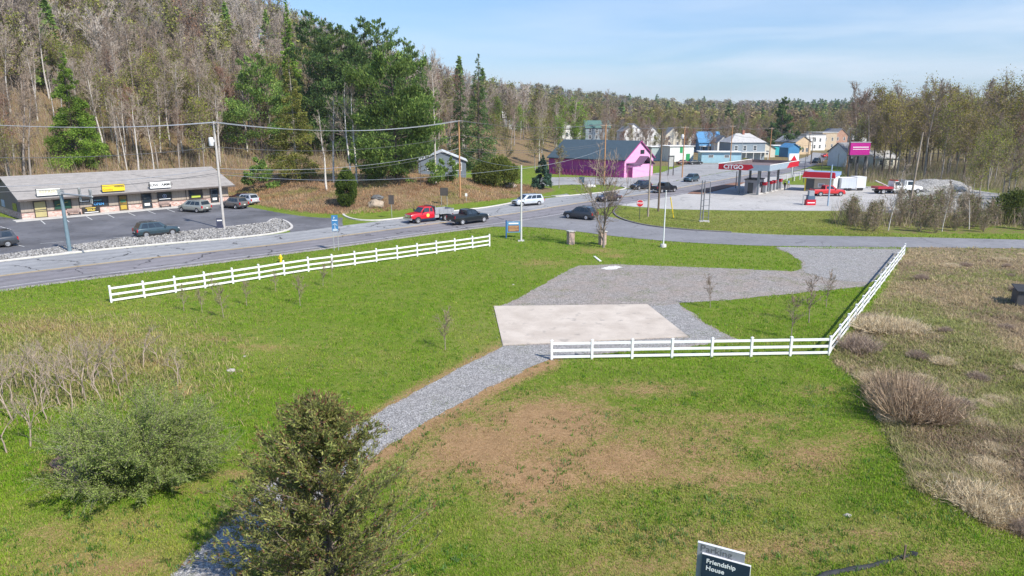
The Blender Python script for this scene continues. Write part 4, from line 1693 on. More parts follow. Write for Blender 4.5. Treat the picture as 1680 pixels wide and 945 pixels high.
def shingle_mat(name, c, scale=(1, 1), rough=.85, var=.16):
    m, nt, b = nodes_of(name)
    tc = N(nt, 'ShaderNodeTexCoord')
    P = tc.outputs['Object']
    s = N(nt, 'ShaderNodeSeparateXYZ')
    nt.links.new(P, s.inputs[0])
    f = mathn(nt, 'FRACT', mathn(nt, 'MULTIPLY', s.outputs[2], 3.2))
    cc = mixc(nt, maprange(nt, noise(nt, P, 1.1, 5, .7), .3, .7), [k * (1 - var) for k in c], [k * (1 + var) for k in c])
    cc = mixc(nt, 1.0, cc, maprange(nt, noise(nt, P, 9, 3, .7), .3, .7, .88, 1.12), 'MULTIPLY')
    cc = mixc(nt, 1.0, cc, maprange(nt, f, 0, .22, .80, 1), 'MULTIPLY')
    nt.links.new(cc, b.inputs['Base Color'])
    b.inputs['Roughness'].default_value = rough
    bump(nt, b, f, .25, .03)
    return m


def board_mat(name, c, pitch=.3, axis='x', groove=.62, rough=.7, var=.08):
    """boards or panels: thin grooves at a regular pitch along one object axis"""
    m, nt, b = nodes_of(name)
    tc = N(nt, 'ShaderNodeTexCoord')
    P = tc.outputs['Object']
    s = N(nt, 'ShaderNodeSeparateXYZ')
    nt.links.new(P, s.inputs[0])
    q = {'x': s.outputs[0], 'y': s.outputs[1], 'z': s.outputs[2]}[axis[0]]
    if axis == 'xy':
        q = mathn(nt, 'ADD', s.outputs[0], s.outputs[1])
    f = mathn(nt, 'FRACT', mathn(nt, 'DIVIDE', mathn(nt, 'ADD', q, 100.0), pitch))
    cc = mixc(nt, maprange(nt, noise(nt, P, .8, 4, .65), .3, .7), [k * (1 - var) for k in c], [k * (1 + var) for k in c])
    cc = mixc(nt, 1.0, cc, maprange(nt, f, .04, .12, groove, 1), 'MULTIPLY')
    nt.links.new(cc, b.inputs['Base Color'])
    b.inputs['Roughness'].default_value = rough
    bump(nt, b, maprange(nt, f, 0, .12), .4, .02)
    return m


def brick_mat(name, a, c, mortar, sc=3.0, sq=.5, w=.45, h=.16):
    m, nt, b = nodes_of(name)
    tc = N(nt, 'ShaderNodeTexCoord')
    s = N(nt, 'ShaderNodeSeparateXYZ')
    nt.links.new(tc.outputs['Object'], s.inputs[0])
    cb = N(nt, 'ShaderNodeCombineXYZ')
    nt.links.new(mathn(nt, 'ADD', s.outputs[0], s.outputs[1]), cb.inputs[0])
    nt.links.new(s.outputs[2], cb.inputs[1])
    br = N(nt, 'ShaderNodeTexBrick')
    br.inputs['Scale'].default_value = 1
    br.inputs['Brick Width'].default_value = w
    br.inputs['Row Height'].default_value = h
    br.inputs['Mortar Size'].default_value = .012
    br.inputs['Color1'].default_value = (*a, 1)
    br.inputs['Color2'].default_value = (*c, 1)
    br.inputs['Mortar'].default_value = (*mortar, 1)
    nt.links.new(cb.outputs[0], br.inputs['Vector'])
    cc = mixc(nt, 1.0, br.outputs['Color'], maprange(nt, noise(nt, tc.outputs['Object'], 4, 4, .7), .3, .7, .8, 1.15), 'MULTIPLY')
    nt.links.new(cc, b.inputs['Base Color'])
    b.inputs['Roughness'].default_value = .85
    bump(nt, b, br.outputs['Fac'], -.3, .01)
    return m


# ------------------------------------------------------------------ strip of shops
def frame_of(a, b):
    """origin and heading of a front running from ground point a to b"""
    d = (b - a)
    return math.atan2(d.y, d.x), d.length


SA, SB = at(37, 361), at(376, 331.5)
SRZ, SLEN = frame_of(SA, SB)
mall = empty('shop_building', (SA.x, SA.y, 0), SRZ, 'long low tan shop building with grey shingle roof and brick lower wall', 'building')


def on_front(u, v, a=SA, rz=SRZ, off=0.0):
    """pixel -> (along, height) on the vertical front plane standing off metres before it"""
    d = ray(u, v)
    nx_, ny_ = -math.sin(rz), math.cos(rz)
    t = ((a.x * nx_ + a.y * ny_) - off) / (d[0] * nx_ + d[1] * ny_)
    x, y, z = d[0] * t, d[1] * t, CAMH + d[2] * t
    return ((x - a.x) * math.cos(rz) + (y - a.y) * math.sin(rz), z)


SIDING = board_mat('tan_board_siding', (.37, .305, .245), .42, 'xy', .7)
SIDING_SHADED = board_mat('shaded_end_siding', (.185, .165, .15), .6, 'y', .75)  # end gable turned from the sun: its shade is put into this darker colour
ROOFG = shingle_mat('grey_shingle', (.30, .278, .258))
BRK = brick_mat('pink_white_brick', (.62, .47, .41), (.40, .20, .155), (.58, .53, .48), w=.36, h=.15)
DARKF = M('dark_brown_trim', (.06, .045, .04), .6, .15, 3)
D_ = 13.5
mb = MB()
mb.bb(0, SLEN, .0, D_, .95, 3.05)
mb.prism([(0, 3.05), (D_, 3.05), (D_ / 2, 5.35)], 'X', .0, SLEN)
o = mb.build('wall', SIDING, mall)
mb = MB()
mb.bb(-.012, -.004, .02, D_ - .02, .02, 3.04)
mb.prism([(.02, 3.04), (D_ - .02, 3.04), (D_ / 2, 5.32)], 'X', -.012, -.004)
o = mb.build('end_wall', SIDING_SHADED, mall)
MB().bb(-.02, SLEN + .02, -.10, D_ + .02, 0, .95).build('brick_base', BRK, mall)
MB().bb(-.02, SLEN + .02, -.15, -.10, .93, 1.02).build('ledge', DARKF, mall)
# roof: two slopes with an overhang at the front
mb = MB()
ov, th = 1.25, .14
sl_ = (5.35 - 3.05) / (D_ / 2)
for sgn in (0, 1):
    if sgn == 0:
        pts = [(-ov, 3.05 - sl_ * ov + .06), (D_ / 2, 5.41), (D_ / 2, 5.41 + th), (-ov, 3.05 - sl_ * ov + .06 + th)]
    else:
        pts = [(D_ / 2, 5.41), (D_ + .6, 3.05 - sl_ * .6 + .06), (D_ + .6, 3.05 - sl_ * .6 + .06 + th), (D_ / 2, 5.41 + th)]
    mb.prism(pts, 'X', -.45, SLEN + .7)
ro = mb.build('roof', ROOFG, mall)
MB().bb(-.46, SLEN + .71, -ov - .05, -ov, 3.05 - sl_ * ov - .02, 3.05 - sl_ * ov + .22).build('gutter', M('gutter_dark', (.12, .10, .09), .5), mall)
MB().bb(-1.2, SLEN + .8, -2.1, -.12, .0, .13).build('walkway', CONC, mall)
# doors and windows, read off the facade
for (u0, v0, u1, v1, kind) in ((52, 325, 74, 357, 'cream'), (192, 317, 207, 347, 'amber'), (230, 315, 247, 344, 'dark'), (343, 309, 357, 333, 'dark')):
    s0, z1 = on_front(u0, v0)
    s1, _ = on_front(u1, v0)
    z1 = 2.3
    mb = MB()
    for c in (s0, s1 - .12):
        mb.bb(c, c + .12, -.17, -.10, .14, z1)
    mb.bb(s0, s1, -.17, -.10, z1, z1 + .12)
    mb.bb(s0, s1, -.17, -.10, .14, .22)
    d = mb.build('door', DARKF, mall)
    col = {'cream': M('cream_blind', (.42, .36, .17), .7, .1), 'amber': M('poster_amber', (.20, .13, .03), .4, .5, 2.5), 'dark': GLASSD}[kind]
    MB().bb(s0 + .12, s1 - .12, -.135, -.105, .22, z1).build('glass', col, d)
    if kind == 'cream':
        MB().bb(s0 + .12, s1 - .12, -.15, -.136, 1.15, 1.25).build('push_bar', DGREY, d)
    if kind == 'amber':
        MB().bb(s0 + .25, s1 - .25, -.15, -.136, 1.35, 1.75).build('poster', M('green_poster', (.04, .14, .08), .5), d)
        MB().bb(s0 + .22, s1 - .22, -.15, -.136, .35, .95).build('poster', M('yellow_poster', (.45, .32, .05), .5), d)
    if kind == 'dark':
        MB().bb(s0 + .35, s1 - .35, -.15, -.136, .55, .95).build('notice', WPAINT, d)
for (u0, u1, kind) in ((86, 116, 'green'), (149, 177, 'open'), (258, 282, 'logo'), (310, 333, 'plain')):
    s0, _ = on_front(u0, 325)
    s1, _ = on_front(u1, 325)
    mb = MB()
    for c in (s0, s1 - .1):
        mb.bb(c, c + .1, -.12, -.004, 1.05, 2.3)
    mb.bb(s0, s1, -.12, -.004, 2.3, 2.4)
    mb.bb(s0, s1, -.12, -.004, 1.02, 1.10)
    w = mb.build('window', DARKF, mall)
    MB().bb(s0 + .1, s1 - .1, -.07, -.006, 1.10, 2.3).build('pane', M('green_tinted_window', (.025, .075, .05), .1, .3) if kind == 'green' else GLASSD, w)
    sm = (s0 + s1) / 2
    if kind == 'green':
        mb = MB()
        for k in range(7):
            xa = s0 + .35 + k * (s1 - s0 - .8) / 7
            mb.slab([(xa, -.08, 1.62 + .05 * k), (xa + .22, -.08, 1.72 + .04 * k), (xa + .22, -.08, 1.78 + .04 * k), (xa, -.08, 1.70 + .05 * k)], (0, -1, 0), .006)
        mb.build('lettering', M('gold_letter', (.42, .33, .06), .5), w)
    if kind == 'open':
        text('OPEN', .52, M('blue_letter', (.10, .38, .75), .4), w, (sm - .2, -.085, 1.40), (PI / 2, 0, 0), bold=.01)
        MB().bb(s0 + .3, s1 - .9, -.085, -.072, 1.86, 1.98).build('lettering_band', M('teal_letter', (.12, .35, .38), .4), w)
    if kind == 'logo':
        MB().lathe([(.26, 0), (.30, -.012)], (sm, -.072, 1.8), 'Y', 20).build('emblem', M('pale_blue_print', (.42, .5, .6), .5), w)
        MB().lathe([(.24, 0), (.24, -.006)], (sm, -.086, 1.8), 'Y', 20).build('emblem_field', M('navy_print', (.03, .04, .10), .5), w)
        MB().bb(sm - .03, sm + .03, -.096, -.09, 1.68, 1.92).build('emblem_bar', INKW, w)
        MB().bb(s0 + .25, s1 - .25, -.085, -.072, 1.32, 1.40).build('lettering_band', INKW, w)
    if kind == 'plain':
        MB().bb(s0 + .4, s1 - .4, -.085, -.072, 1.2, 1.55).build('poster', M('lime_poster', (.48, .55, .08), .5), w)
for u in (128, 305):
    s0, _ = on_front(u, 325)
    MB().bb(s0, s0 + .08, -.06, -.003, 1.02, 2.9).build('downpipe', DARKF, mall)
for u in (34, 74, 250, 336):
    s0, _ = on_front(u + 4, 320)
    MB().bb(s0, s0 + .25, -.2, -.003, 2.45, 2.6).build('wall_lamp', WPAINT, mall)
s0, _ = on_front(30, 340)
MB().bb(-.05, -.014, 1.8, 4.0, 1.0, 2.1).build('side_window', GLASSD, mall)
MB().bb(-.05, -.014, 8.4, 10.2, 1.1, 2.1).build('side_window', M('white_blue_poster', (.35, .45, .6), .5, .4, 2), mall)

# lit box signs standing on the eave of the shops: each its own thing
for (u0, v0, u1, v1, mname, face, words, lb) in (
        (57, 301, 97, 318, 'pale_sign', (.74, .74, .66), (('REPAIRS', .62, (.50, .44, .26), .05, 0, 1.0),), 'pale box sign reading REPAIRS on the shop roof'),
        (165, 294, 203, 309, 'yellow_sign', (.80, .58, .03), (('WIRING', .36, (.05, .04, .03), .16, .75, 1.0), ('Country', .40, (.45, .22, .03), -.20, -.75, .95)), 'yellow box sign with dark lettering on the shop roof'),
        (244, 293, 279, 306, 'white_sign', (.80, .80, .78), (('GUNS \u00b7 AMMO', .58, (.02, .02, .02), 0, 0, .95),), 'white box sign reading GUNS AMMO on the shop roof')):
    off = 1.0
    s0, zt = on_front(u0, v0, off=off)
    s1, _ = on_front(u1, v0, off=off)
    zb = 3.02
    hh = 1.12
    w_ = s1 - s0
    c = math.cos(SRZ)
    s_ = math.sin(SRZ)
    sm = (s0 + s1) / 2
    P0 = Vector((SA.x + c * sm + s_ * off, SA.y + s_ * sm - c * off, zb))
    sg = empty('shop_sign', P0, SRZ, lb, 'sign', 'box signs on the shop roof')
    MB().bb(-w_ / 2, w_ / 2, -.02, .28, .12, hh).build('box', M('sign_case_dark', (.07, .07, .07), .5), sg)
    MB().bb(-w_ / 2 + .03, w_ / 2 - .03, -.045, -.02, .15, hh - .03).build('face', M(mname + '_face', face, .45, .05, 1), sg)
    mb = MB()
    for q in (-.35, .35):
        mb.tube((w_ * q, .2, -.22), (w_ * q, .2, .14), .04, n=6)
    mb.build('bracket', DGREY, sg)
    for (tx, sz, cl_, dz, dx, xs) in words:
        text(tx, sz, M('ink_%02x%02x' % (int(cl_[0] * 99), int(cl_[1] * 99)), cl_, .6, .05), sg, (dx, -.05, (hh + .12) / 2 + dz), (PI / 2, 0, 0), sx=xs, bold=.012)

# hanging board sign and SOLD board at the shop front, bench
def shop_local(u, off):
    s, _ = on_front(u, 340, off=off)
    return Vector((SA.x + math.cos(SRZ) * s + math.sin(SRZ) * off, SA.y + math.sin(SRZ) * s - math.cos(SRZ) * off, 0))


e = empty('board_sign', shop_local(149, .35) + Vector((0, 0, .13)), SRZ, 'black board reading SOLD leaning on the brick shop front', 'sign')
MB().bb(-1.15, 1.15, -.03, .03, .02, .98).build('board', M('black_board', (.035, .03, .025), .6, .2), e)
text('SOLD', .40, M('yellow_letter', (.75, .55, .1), .5), e, (0, -.04, .5), (PI / 2, 0, 0), bold=.012)
MB().bb(-.7, .6, -.038, -.03, .77, .86).build('lettering_band', M('yellow_letter', (.75, .55, .1), .5), e)
MB().bb(-.9, .9, -.038, -.03, .13, .22).build('lettering_band', INKW, e)
e = empty('hanging_sign', shop_local(141, .12) + Vector((0, 0, 1.75)), SRZ, 'small dark name board fixed on the shop wall left of the blue OPEN window', 'sign')
MB().bb(-.7, .7, -.05, -.0, 0, .36).build('board', M('dark_board', (.04, .035, .035), .6), e)
MB().bb(-.5, .5, -.056, -.05, .12, .24).build('lettering_band', INKW, e)
for u, lb in ((272, 'weathered bench against the shop front under the GUNS AMMO sign'), (121, 'weathered bench against the shop front behind the blue grey pole')):
    e = empty('bench', shop_local(u, .65) + Vector((0, 0, .13)), SRZ, lb, 'bench')
    BW = M('bench_wood', (.40, .30, .26), .8, .2, 4)
    mb = MB()
    for q in (-.15, 0, .15):
        mb.box((0, q, .43), (1.6, .12, .04))
    mb.build('seat', BW, e)
    mb = MB()
    for q in (.58, .72, .86):
        mb.box((0, .26, q), (1.6, .035, .09))
    mb.build('backrest', BW, e)
    for sx_ in (-.7, .7):
        MB().bb(sx_ - .04, sx_ + .04, -.22, .30, 0, .41).build('leg', DGREY, e)

# parking bay lines
mb = MB()
for i in range(14):
    s = 1.5 + i * 2.75
    if s > SLEN + 4:
        break
    c, s_ = math.cos(SRZ), math.sin(SRZ)

    def L2(a, b2):
        return Vector((SA.x + c * a + s_ * b2, SA.y + s_ * a - c * b2, 0))
    strip(mb, [L2(s, 2.6), L2(s - .6, 7.0)], .11, .034)
for (a, b2) in (((0, 396), (40, 405)), ((66, 400), (105, 397)), ((186, 391), (218, 388)), ((203, 389), (214, 395)), ((300, 379), (318, 384)), ((0, 372), (18, 377))):
    strip(mb, px(a, b2), .11, .034)
o = mb.build('parking_line', PW)
o['kind'] = 'structure'


# ------------------------------------------------------------------ rock strip between lot and road: countless small stones
def rocks():
    rng = np.random.default_rng(41)
    base = np.array([(1, 1, 1), (-1, 1, 1), (-1, -1, 1), (1, -1, 1), (1, 1, -1), (-1, 1, -1), (-1, -1, -1), (1, -1, -1)], float) * .58
    fq = np.array([(0, 1, 2, 3), (7, 6, 5, 4), (0, 4, 5, 1), (1, 5, 6, 2), (2, 6, 7, 3), (3, 7, 4, 0)])
    Vs, Fs, Cs, k = [], [], [], 0
    poly = ROCKS
    n = 0
    while n < 9000:
        u, v = rng.uniform(-60, 478), rng.uniform(358, 440)
        if not inpoly(np.array([u]), np.array([v]), poly)[0]:
            continue
        n += 1
        p = at(u, v)
        s = rng.uniform(.08, .19)
        A = rng.normal(size=(3, 3))
        Q, _ = np.linalg.qr(A)
        b3 = (base * rng.uniform(.6, 1.3, (8, 3)) * np.array([1.2, .9, .7])) @ Q * s
        Vs.append(b3 + np.array([p.x, p.y, .06 + rng.uniform(0, .10)]))
        Fs.append(fq + k)
        g = rng.uniform(.10, .42)
        Cs.append(np.tile([[g, g * .97, g * .93]], (8, 1)))
        k += 8
    m, nt, b = nodes_of('grey_rubble')
    a = N(nt, 'ShaderNodeAttribute', attribute_name='Col')
    nt.links.new(a.outputs['Color'], b.inputs['Base Color'])
    b.inputs['Roughness'].default_value = .9
    me = mesh_np('rubble', np.concatenate(Vs), [np.concatenate(Fs)], m, None, np.concatenate(Cs))
    tag(link('rubble', me), 'grey broken stones filling the kerbed strip between lot and road', 'stones', None, 'stuff')


rocks()
sheet('stone_bed', px(*[(u, v) for u, v in ROCKS]), M('stone_bed', (.16, .155, .15), .95, .3, 4), .034)


# ------------------------------------------------------------------ white three-rail fences
def fence(name, pts, n, h, label, group=None):
    P = resample(pts, n)
    base = Vector((P[0].x, P[0].y, 0))
    e = empty(name, base, 0, label, 'fence', group)
    for i, p in enumerate(P):
        a, b2 = P[max(0, i - 1)], P[min(n - 1, i + 1)]
        rz = math.atan2((b2 - a).y, (b2 - a).x)
        q = p - base
        z = hz(p.x, p.y) * .6
        mb = MB()
        z += random.Random(i * 7 + 1).uniform(-.025, .02)
        rz += random.Random(i * 5 + 2).uniform(-.03, .03)
        mb.box((q.x, q.y, z + h / 2 - .1), (.128, .128, h + .2), rz, 0, Matrix.Rotation(random.Random(i * 3).uniform(-.012, .012), 3, 'Y'))
        k = len(mb.v)
        mb.box((q.x, q.y, z + h + .012), (.158, .158, .024), rz)
        c4 = [(q.x + .07 * math.cos(rz + PI / 4 + t * PI / 2) * 1.41, q.y + .07 * math.sin(rz + PI / 4 + t * PI / 2) * 1.41, z + h + .024) for t in range(4)]
        mb.add(c4 + [(q.x, q.y, z + h + .07)], [(0, 1, 4), (1, 2, 4), (2, 3, 4), (3, 0, 4)])
        mb.build('post', WHITE, e)
    for i in range(n - 1):
        a, b2 = P[i] - base, P[i + 1] - base
        if (P[i + 1] - P[i]).length < .3:
            continue
        jj = random.Random(i * 11)
        za, zb = hz(P[i].x, P[i].y) * .6 + jj.uniform(-.02, .015), hz(P[i + 1].x, P[i + 1].y) * .6 + jj.uniform(-.02, .015)
        for f in (.15, .48, .84):
            z = h * f
            d = (b2 - a)
            nn = Vector((-d.y, d.x, 0)).normalized() * .022
            u_ = Vector((0, 0, .075))
            A0, B0 = a + Vector((0, 0, z + za)) + d.normalized() * .062, b2 + Vector((0, 0, z + zb)) - d.normalized() * .062
            mb = MB()
            mb.loft([[tuple(c + nn - u_), tuple(c - nn - u_), tuple(c - nn + u_), tuple(c + nn + u_)] for c in (A0, B0)])
            mb.build('rail', WHITE, e)
    return e


fence('ranch_fence', [at(183, 498), at(490, 448), at(803, 404)], 17, 1.30, 'long white three rail fence beside the road')
F0, F1, F2 = at(905, 590.5), at(1360, 583), at(1483, 418.5)
bayA = [F0.lerp(F1, i / 7) for i in range(8)]
bayB = [F1.lerp(F2, i / 13) for i in range(1, 14)]


def fence_L():
    P = bayA + bayB
    base = P[0].copy()
    e = empty('ranch_fence', base, 0, 'white three rail fence turning a corner at the dry field', 'fence')
    h = 1.13
    for i, p in enumerate(P):
        ref = (F1 - F0) if i <= 7 else (F2 - F1)
        rz = math.atan2(ref.y, ref.x)
        q = p - base
        mb = MB()
        rz += random.Random(i * 5 + 3).uniform(-.03, .03)
        mb.box((q.x, q.y, h / 2 - .1), (.128, .128, h + .2), rz, 0, Matrix.Rotation(random.Random(i * 3 + 1).uniform(-.012, .012), 3, 'Y'))
        mb.box((q.x, q.y, h + .012), (.158, .158, .024), rz)
        c4 = [(q.x + .1 * math.cos(rz + PI / 4 + t * PI / 2), q.y + .1 * math.sin(rz + PI / 4 + t * PI / 2), h + .024) for t in range(4)]
        mb.add(c4 + [(q.x, q.y, h + .07)], [(0, 1, 4), (1, 2, 4), (2, 3, 4), (3, 0, 4)])
        mb.build('post', WHITE, e)
        if i == len(P) - 1:
            break
        a, b2 = q, P[i + 1] - base
        d = (b2 - a)
        nn = Vector((-d.y, d.x, 0)).normalized() * .022
        for f in (.16, .49, .85):
            u_ = Vector((0, 0, .072))
            A0, B0 = a + Vector((0, 0, h * f)) + d.normalized() * .062, b2 + Vector((0, 0, h * f)) - d.normalized() * .062
            MB().loft([[tuple(c + nn - u_), tuple(c - nn - u_), tuple(c - nn + u_), tuple(c + nn + u_)] for c in (A0, B0)]).build('rail', WHITE, e)


fence_L()


# ------------------------------------------------------------------ gabled houses and other buildings
def house(p, rz, w, d, hw, hr, wall, roof, label, name='house', trim=WPAINT, wins=(), door=None, porch=None, chimney=None, group=None, ridge='x', zoff=0.0, hip=0.0, eave=.35):
    """w along the front (local x), d deep (local y, away from the viewer); ridge along x or y"""
    z0 = hz(p.x, p.y) + zoff
    e = empty(name, (p.x, p.y, z0), rz, label, 'building' if name != 'house' else 'house', group)
    mb = MB()
    mb.bb(0, w, 0, d, -1.0, hw)
    if ridge == 'x' and not hip:
        mb.prism([(0, hw), (d, hw), (d / 2, hw + hr)], 'X', 0, w)
    elif ridge == 'y':
        mb.prism([(0, hw), (w, hw), (w / 2, hw + hr)], 'Y', 0, d)
    mb.build('wall', wall, e)
    mb = MB()
    t = .16
    if hip:
        q = hip
        b4 = [(-eave, -eave, hw), (w + eave, -eave, hw), (w + eave, d + eave, hw), (-eave, d + eave, hw)]
        r2 = [(w * q, d / 2, hw + hr), (w * (1 - q), d / 2, hw + hr)]
        mb.add(b4 + r2, [(0, 1, 5, 4), (1, 2, 5), (2, 3, 4, 5), (3, 0, 4), (3, 2, 1, 0)])
    elif ridge == 'x':
        k = hr / (d / 2)
        for sg in (1, -1):
            if sg == 1:
                pr = [(-eave, hw - k * eave + .05), (d / 2, hw + hr + .05), (d / 2, hw + hr + .05 + t), (-eave, hw - k * eave + .05 + t)]
            else:
                pr = [(d / 2, hw + hr + .05), (d + eave, hw - k * eave + .05), (d + eave, hw - k * eave + .05 + t), (d / 2, hw + hr + .05 + t)]
            mb.prism(pr, 'X', -eave, w + eave)
    elif hr > 0:
        k = hr / (w / 2)
        for sg in (1, -1):
            if sg == 1:
                pr = [(-eave, hw - k * eave + .05), (w / 2, hw + hr + .05), (w / 2, hw + hr + .05 + t), (-eave, hw - k * eave + .05 + t)]
            else:
                pr = [(w / 2, hw + hr + .05), (w + eave, hw - k * eave + .05), (w + eave, hw - k * eave + .05 + t), (w / 2, hw + hr + .05 + t)]
            mb.prism(pr, 'Y', -eave, d + eave)
    else:
        mb.bb(-.2, w + .2, -.2, d + .2, hw, hw + .3)
    rf = mb.build('roof', roof, e)
    if chimney:
        cx_, cy_ = chimney
        MB().bb(cx_ - .35, cx_ + .35, cy_ - .35, cy_ + .35, hw + hr * .4, hw + hr + 1.0).build('chimney', M('red_brick_plain', (.33, .14, .10), .9, .2, 4), rf)
    for (side, c, z, ww, wh) in wins:
        fm, gm = MB(), MB()
        f = .10
        if side == 'f':
            for x in (c - ww / 2 - f, c + ww / 2):
                fm.bb(x, x + f, -.05, -.003, z - f, z + wh + f)
            fm.bb(c - ww / 2, c + ww / 2, -.05, -.003, z - f, z)
            fm.bb(c - ww / 2, c + ww / 2, -.05, -.003, z + wh, z + wh + f)
            fm.bb(c - ww / 2, c + ww / 2, -.05, -.003, z + wh / 2 - .03, z + wh / 2 + .03)
            gm.bb(c - ww / 2, c + ww / 2, -.03, -.004, z, z + wh)
        else:
            x0 = w if side == 'r' else 0
            s = 1 if side == 'r' else -1
            for y in (c - ww / 2 - f, c + ww / 2):
                fm.bb(x0 + s * .003, x0 + s * .05, y, y + f, z - f, z + wh + f)
            fm.bb(x0 + s * .003, x0 + s * .05, c - ww / 2, c + ww / 2, z - f, z)
            fm.bb(x0 + s * .003, x0 + s * .05, c - ww / 2, c + ww / 2, z + wh, z + wh + f)
            gm.bb(x0 + s * .004, x0 + s * .03, c - ww / 2, c + ww / 2, z, z + wh)
        wo = fm.build('window', trim, e)
        gm.build('pane', GLASSB, wo)
    if door:
        side, c, ww, wh, dm = door
        if side == 'f':
            MB().bb(c - ww / 2, c + ww / 2, -.06, -.003, 0, wh).build('door', dm, e)
        else:
            MB().bb(w + .003, w + .06, c - ww / 2, c + ww / 2, 0, wh).build('door', dm, e)
    if porch:
        x0, x1, pd, ph, pm = porch
        po = MB().bb(x0, x1, -pd, -.01, ph, ph + .25).build('porch', pm, e)
        n = max(2, int((x1 - x0) / 2.4) + 1)
        for i in range(n):
            x = x0 + .15 + (x1 - x0 - .3) * i / (n - 1)
            MB().bb(x - .08, x + .08, -pd + .08, -pd + .24, -1, ph).build('post', trim, po)
        MB().bb(x0, x1, -pd, -.01, -1, .25).build('deck', trim, po)
    return e


def hpx(u, vb, wpx, rz=0.0, y=None):
    """left front corner and width in metres of a building seen wpx wide at (u, vb)"""
    p = on(u, vb) if y is None else Vector((aty(u, vb, y).x, y, 0))
    return p, wpx / FPX * (p.y * CP + CAMH * SP) / max(.3, math.cos(rz))


# pink barn
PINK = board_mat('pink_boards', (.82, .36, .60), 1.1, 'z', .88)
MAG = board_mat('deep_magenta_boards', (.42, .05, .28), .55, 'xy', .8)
NAVY = shingle_mat('dark_blue_shingle', (.045, .075, .10), var=.12)
MAGT = M('magenta_trim', (.28, .04, .17), .6, .1)
G0 = at(1024, 291.5)
brz = math.atan2(.79, .61)
barn = empty('pink_barn', (G0.x, G0.y, 0), brz, 'big pink barn with magenta long wall and dark blue roof', 'barn')
BWd, BL, BH, BR_ = 15.0, 22.0, 4.2, 4.1
mb = MB()
mb.bb(0, BWd, 0, BL, -.5, BH)
mb.prism([(0, BH), (BWd, BH), (BWd / 2, BH + BR_)], 'Y', 0, BL)
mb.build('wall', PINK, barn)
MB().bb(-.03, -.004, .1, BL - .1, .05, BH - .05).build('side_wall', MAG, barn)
mb = MB()
k = BR_ / (BWd / 2)
for sg in (1, -1):
    if sg == 1:
        pr = [(-.5, BH - k * .5 + .05), (BWd / 2, BH + BR_ + .05), (BWd / 2, BH + BR_ + .25), (-.5, BH - k * .5 + .25)]
    else:
        pr = [(BWd / 2, BH + BR_ + .05), (BWd + .5, BH - k * .5 + .05), (BWd + .5, BH - k * .5 + .25), (BWd / 2, BH + BR_ + .25)]
    mb.prism(pr, 'Y', -.35, BL + .35)
mb.build('roof', NAVY, barn)
mb = MB()
for a, b2 in (((-.5, BH - k * .5 - .02), (BWd / 2, BH + BR_ - .02)), ((BWd + .5, BH - k * .5 - .02), (BWd / 2, BH + BR_ - .02))):
    mb.slab([(a[0], -.36, a[1]), (b2[0], -.36, b2[1]), (b2[0], -.36, b2[1] + .3), (a[0], -.36, a[1] + .3)], (0, -1, 0), .04)
mb.build('bargeboard', MAGT, barn)
MB().bb(BWd * .52, BWd * .66, -.06, -.004, 5.3, 6.3).build('window', GLASSD, barn)
po = MB().bb(1.2, 11.6, -1.6, -.01, -.2, 2.9).build('entrance_porch', PINK, barn)
mb = MB()
mb.slab([(.7, -2.1, 2.95), (5.0, -2.1, 3.0), (5.0, .0, 3.25), (.7, .0, 3.2)], (0, 0, 1), .15)
mb.slab([(4.6, -2.3, 2.9), (7.6, -2.3, 4.7), (7.6, -.02, 4.7), (4.6, -.02, 2.9)], (0, 0, 1), .16)
mb.slab([(7.6, -2.3, 4.7), (11.6, -2.3, 2.7), (11.6, -.02, 2.7), (7.6, -.02, 4.7)], (0, 0, 1), .16)
mb.build('porch_roof', shingle_mat('dark_purple_shingle', (.13, .075, .13)), po)
MB().bb(1.18, 1.196, -1.5, -.3, 0, 2.3).build('door', MAGT, po)
MB().bb(11.9, 13.2, -.12, -.004, 2.2, 2.6).build('canopy', MAGT, barn)
mb = MB()
for i in range(22):
    y = .8 + i * 1.0
    mb.bb(-.9, -.8, y, y + .5, .0, 1.5)
mb.build('skirting_boards', MAGT, barn)

# town
W1 = board_mat('white_clapboard', (.72, .72, .71), .22, 'z', .84)
W2 = board_mat('cream_clapboard', (.62, .58, .48), .22, 'z', .84)
GB = board_mat('blue_grey_clapboard', (.22, .27, .31), .22, 'z', .84)
BB = board_mat('pale_blue_block', (.33, .53, .62), .4, 'z', .9)
SLATE = shingle_mat('grey_slate', (.24, .245, .26))
PALER = shingle_mat('pale_roof', (.46, .45, .44))
BLUER = shingle_mat('bright_blue_metal', (.08, .24, .44), .4, .5)
GREENR = shingle_mat('green_shingle', (.08, .16, .14))
BRICK = brick_mat('orange_brick', (.42, .22, .14), (.36, .17, .11), (.4, .36, .32), w=.4, h=.14)
TANW = M('tan_stucco', (.55, .42, .28), .85, .12, 1)
w2 = lambda z, *cs: tuple(('f', c, z, 1.0, 1.5) for c in cs)
p, w = hpx(1022, 252, 26, 0, 300)
house(p, .15, 9, 10, 6.2, 3.2, W1, SLATE, 'white two storey house with grey roof behind the pink barn', ridge='y', wins=w2(.9, 2, 6.5) + w2(3.9, 2, 6.5))
p, w = hpx(960, 250, 26, 0, 310)
house(p, .1, 11, 9, 5.6, 3.0, GB, GREENR, 'blue grey house with green roof behind the pink barn roof', wins=w2(.9, 2, 5, 9) + w2(3.6, 2, 5, 9))
p, w = hpx(922, 252, 20, 0, 300)
house(p, .1, 8, 9, 4.4, 2.6, W1, PALER, 'small white house among bare trees at the left end of the barn roof', wins=w2(1, 2, 6))
p, w = hpx(1052, 252, 30, 0, 310)
house(p, .1, 8.5, 11, 5.4, 3.8, W1, SLATE, 'white narrow house with steep grey gable right of the barn peak', ridge='y', wins=w2(.9, 2, 6) + w2(3.6, 2, 6))
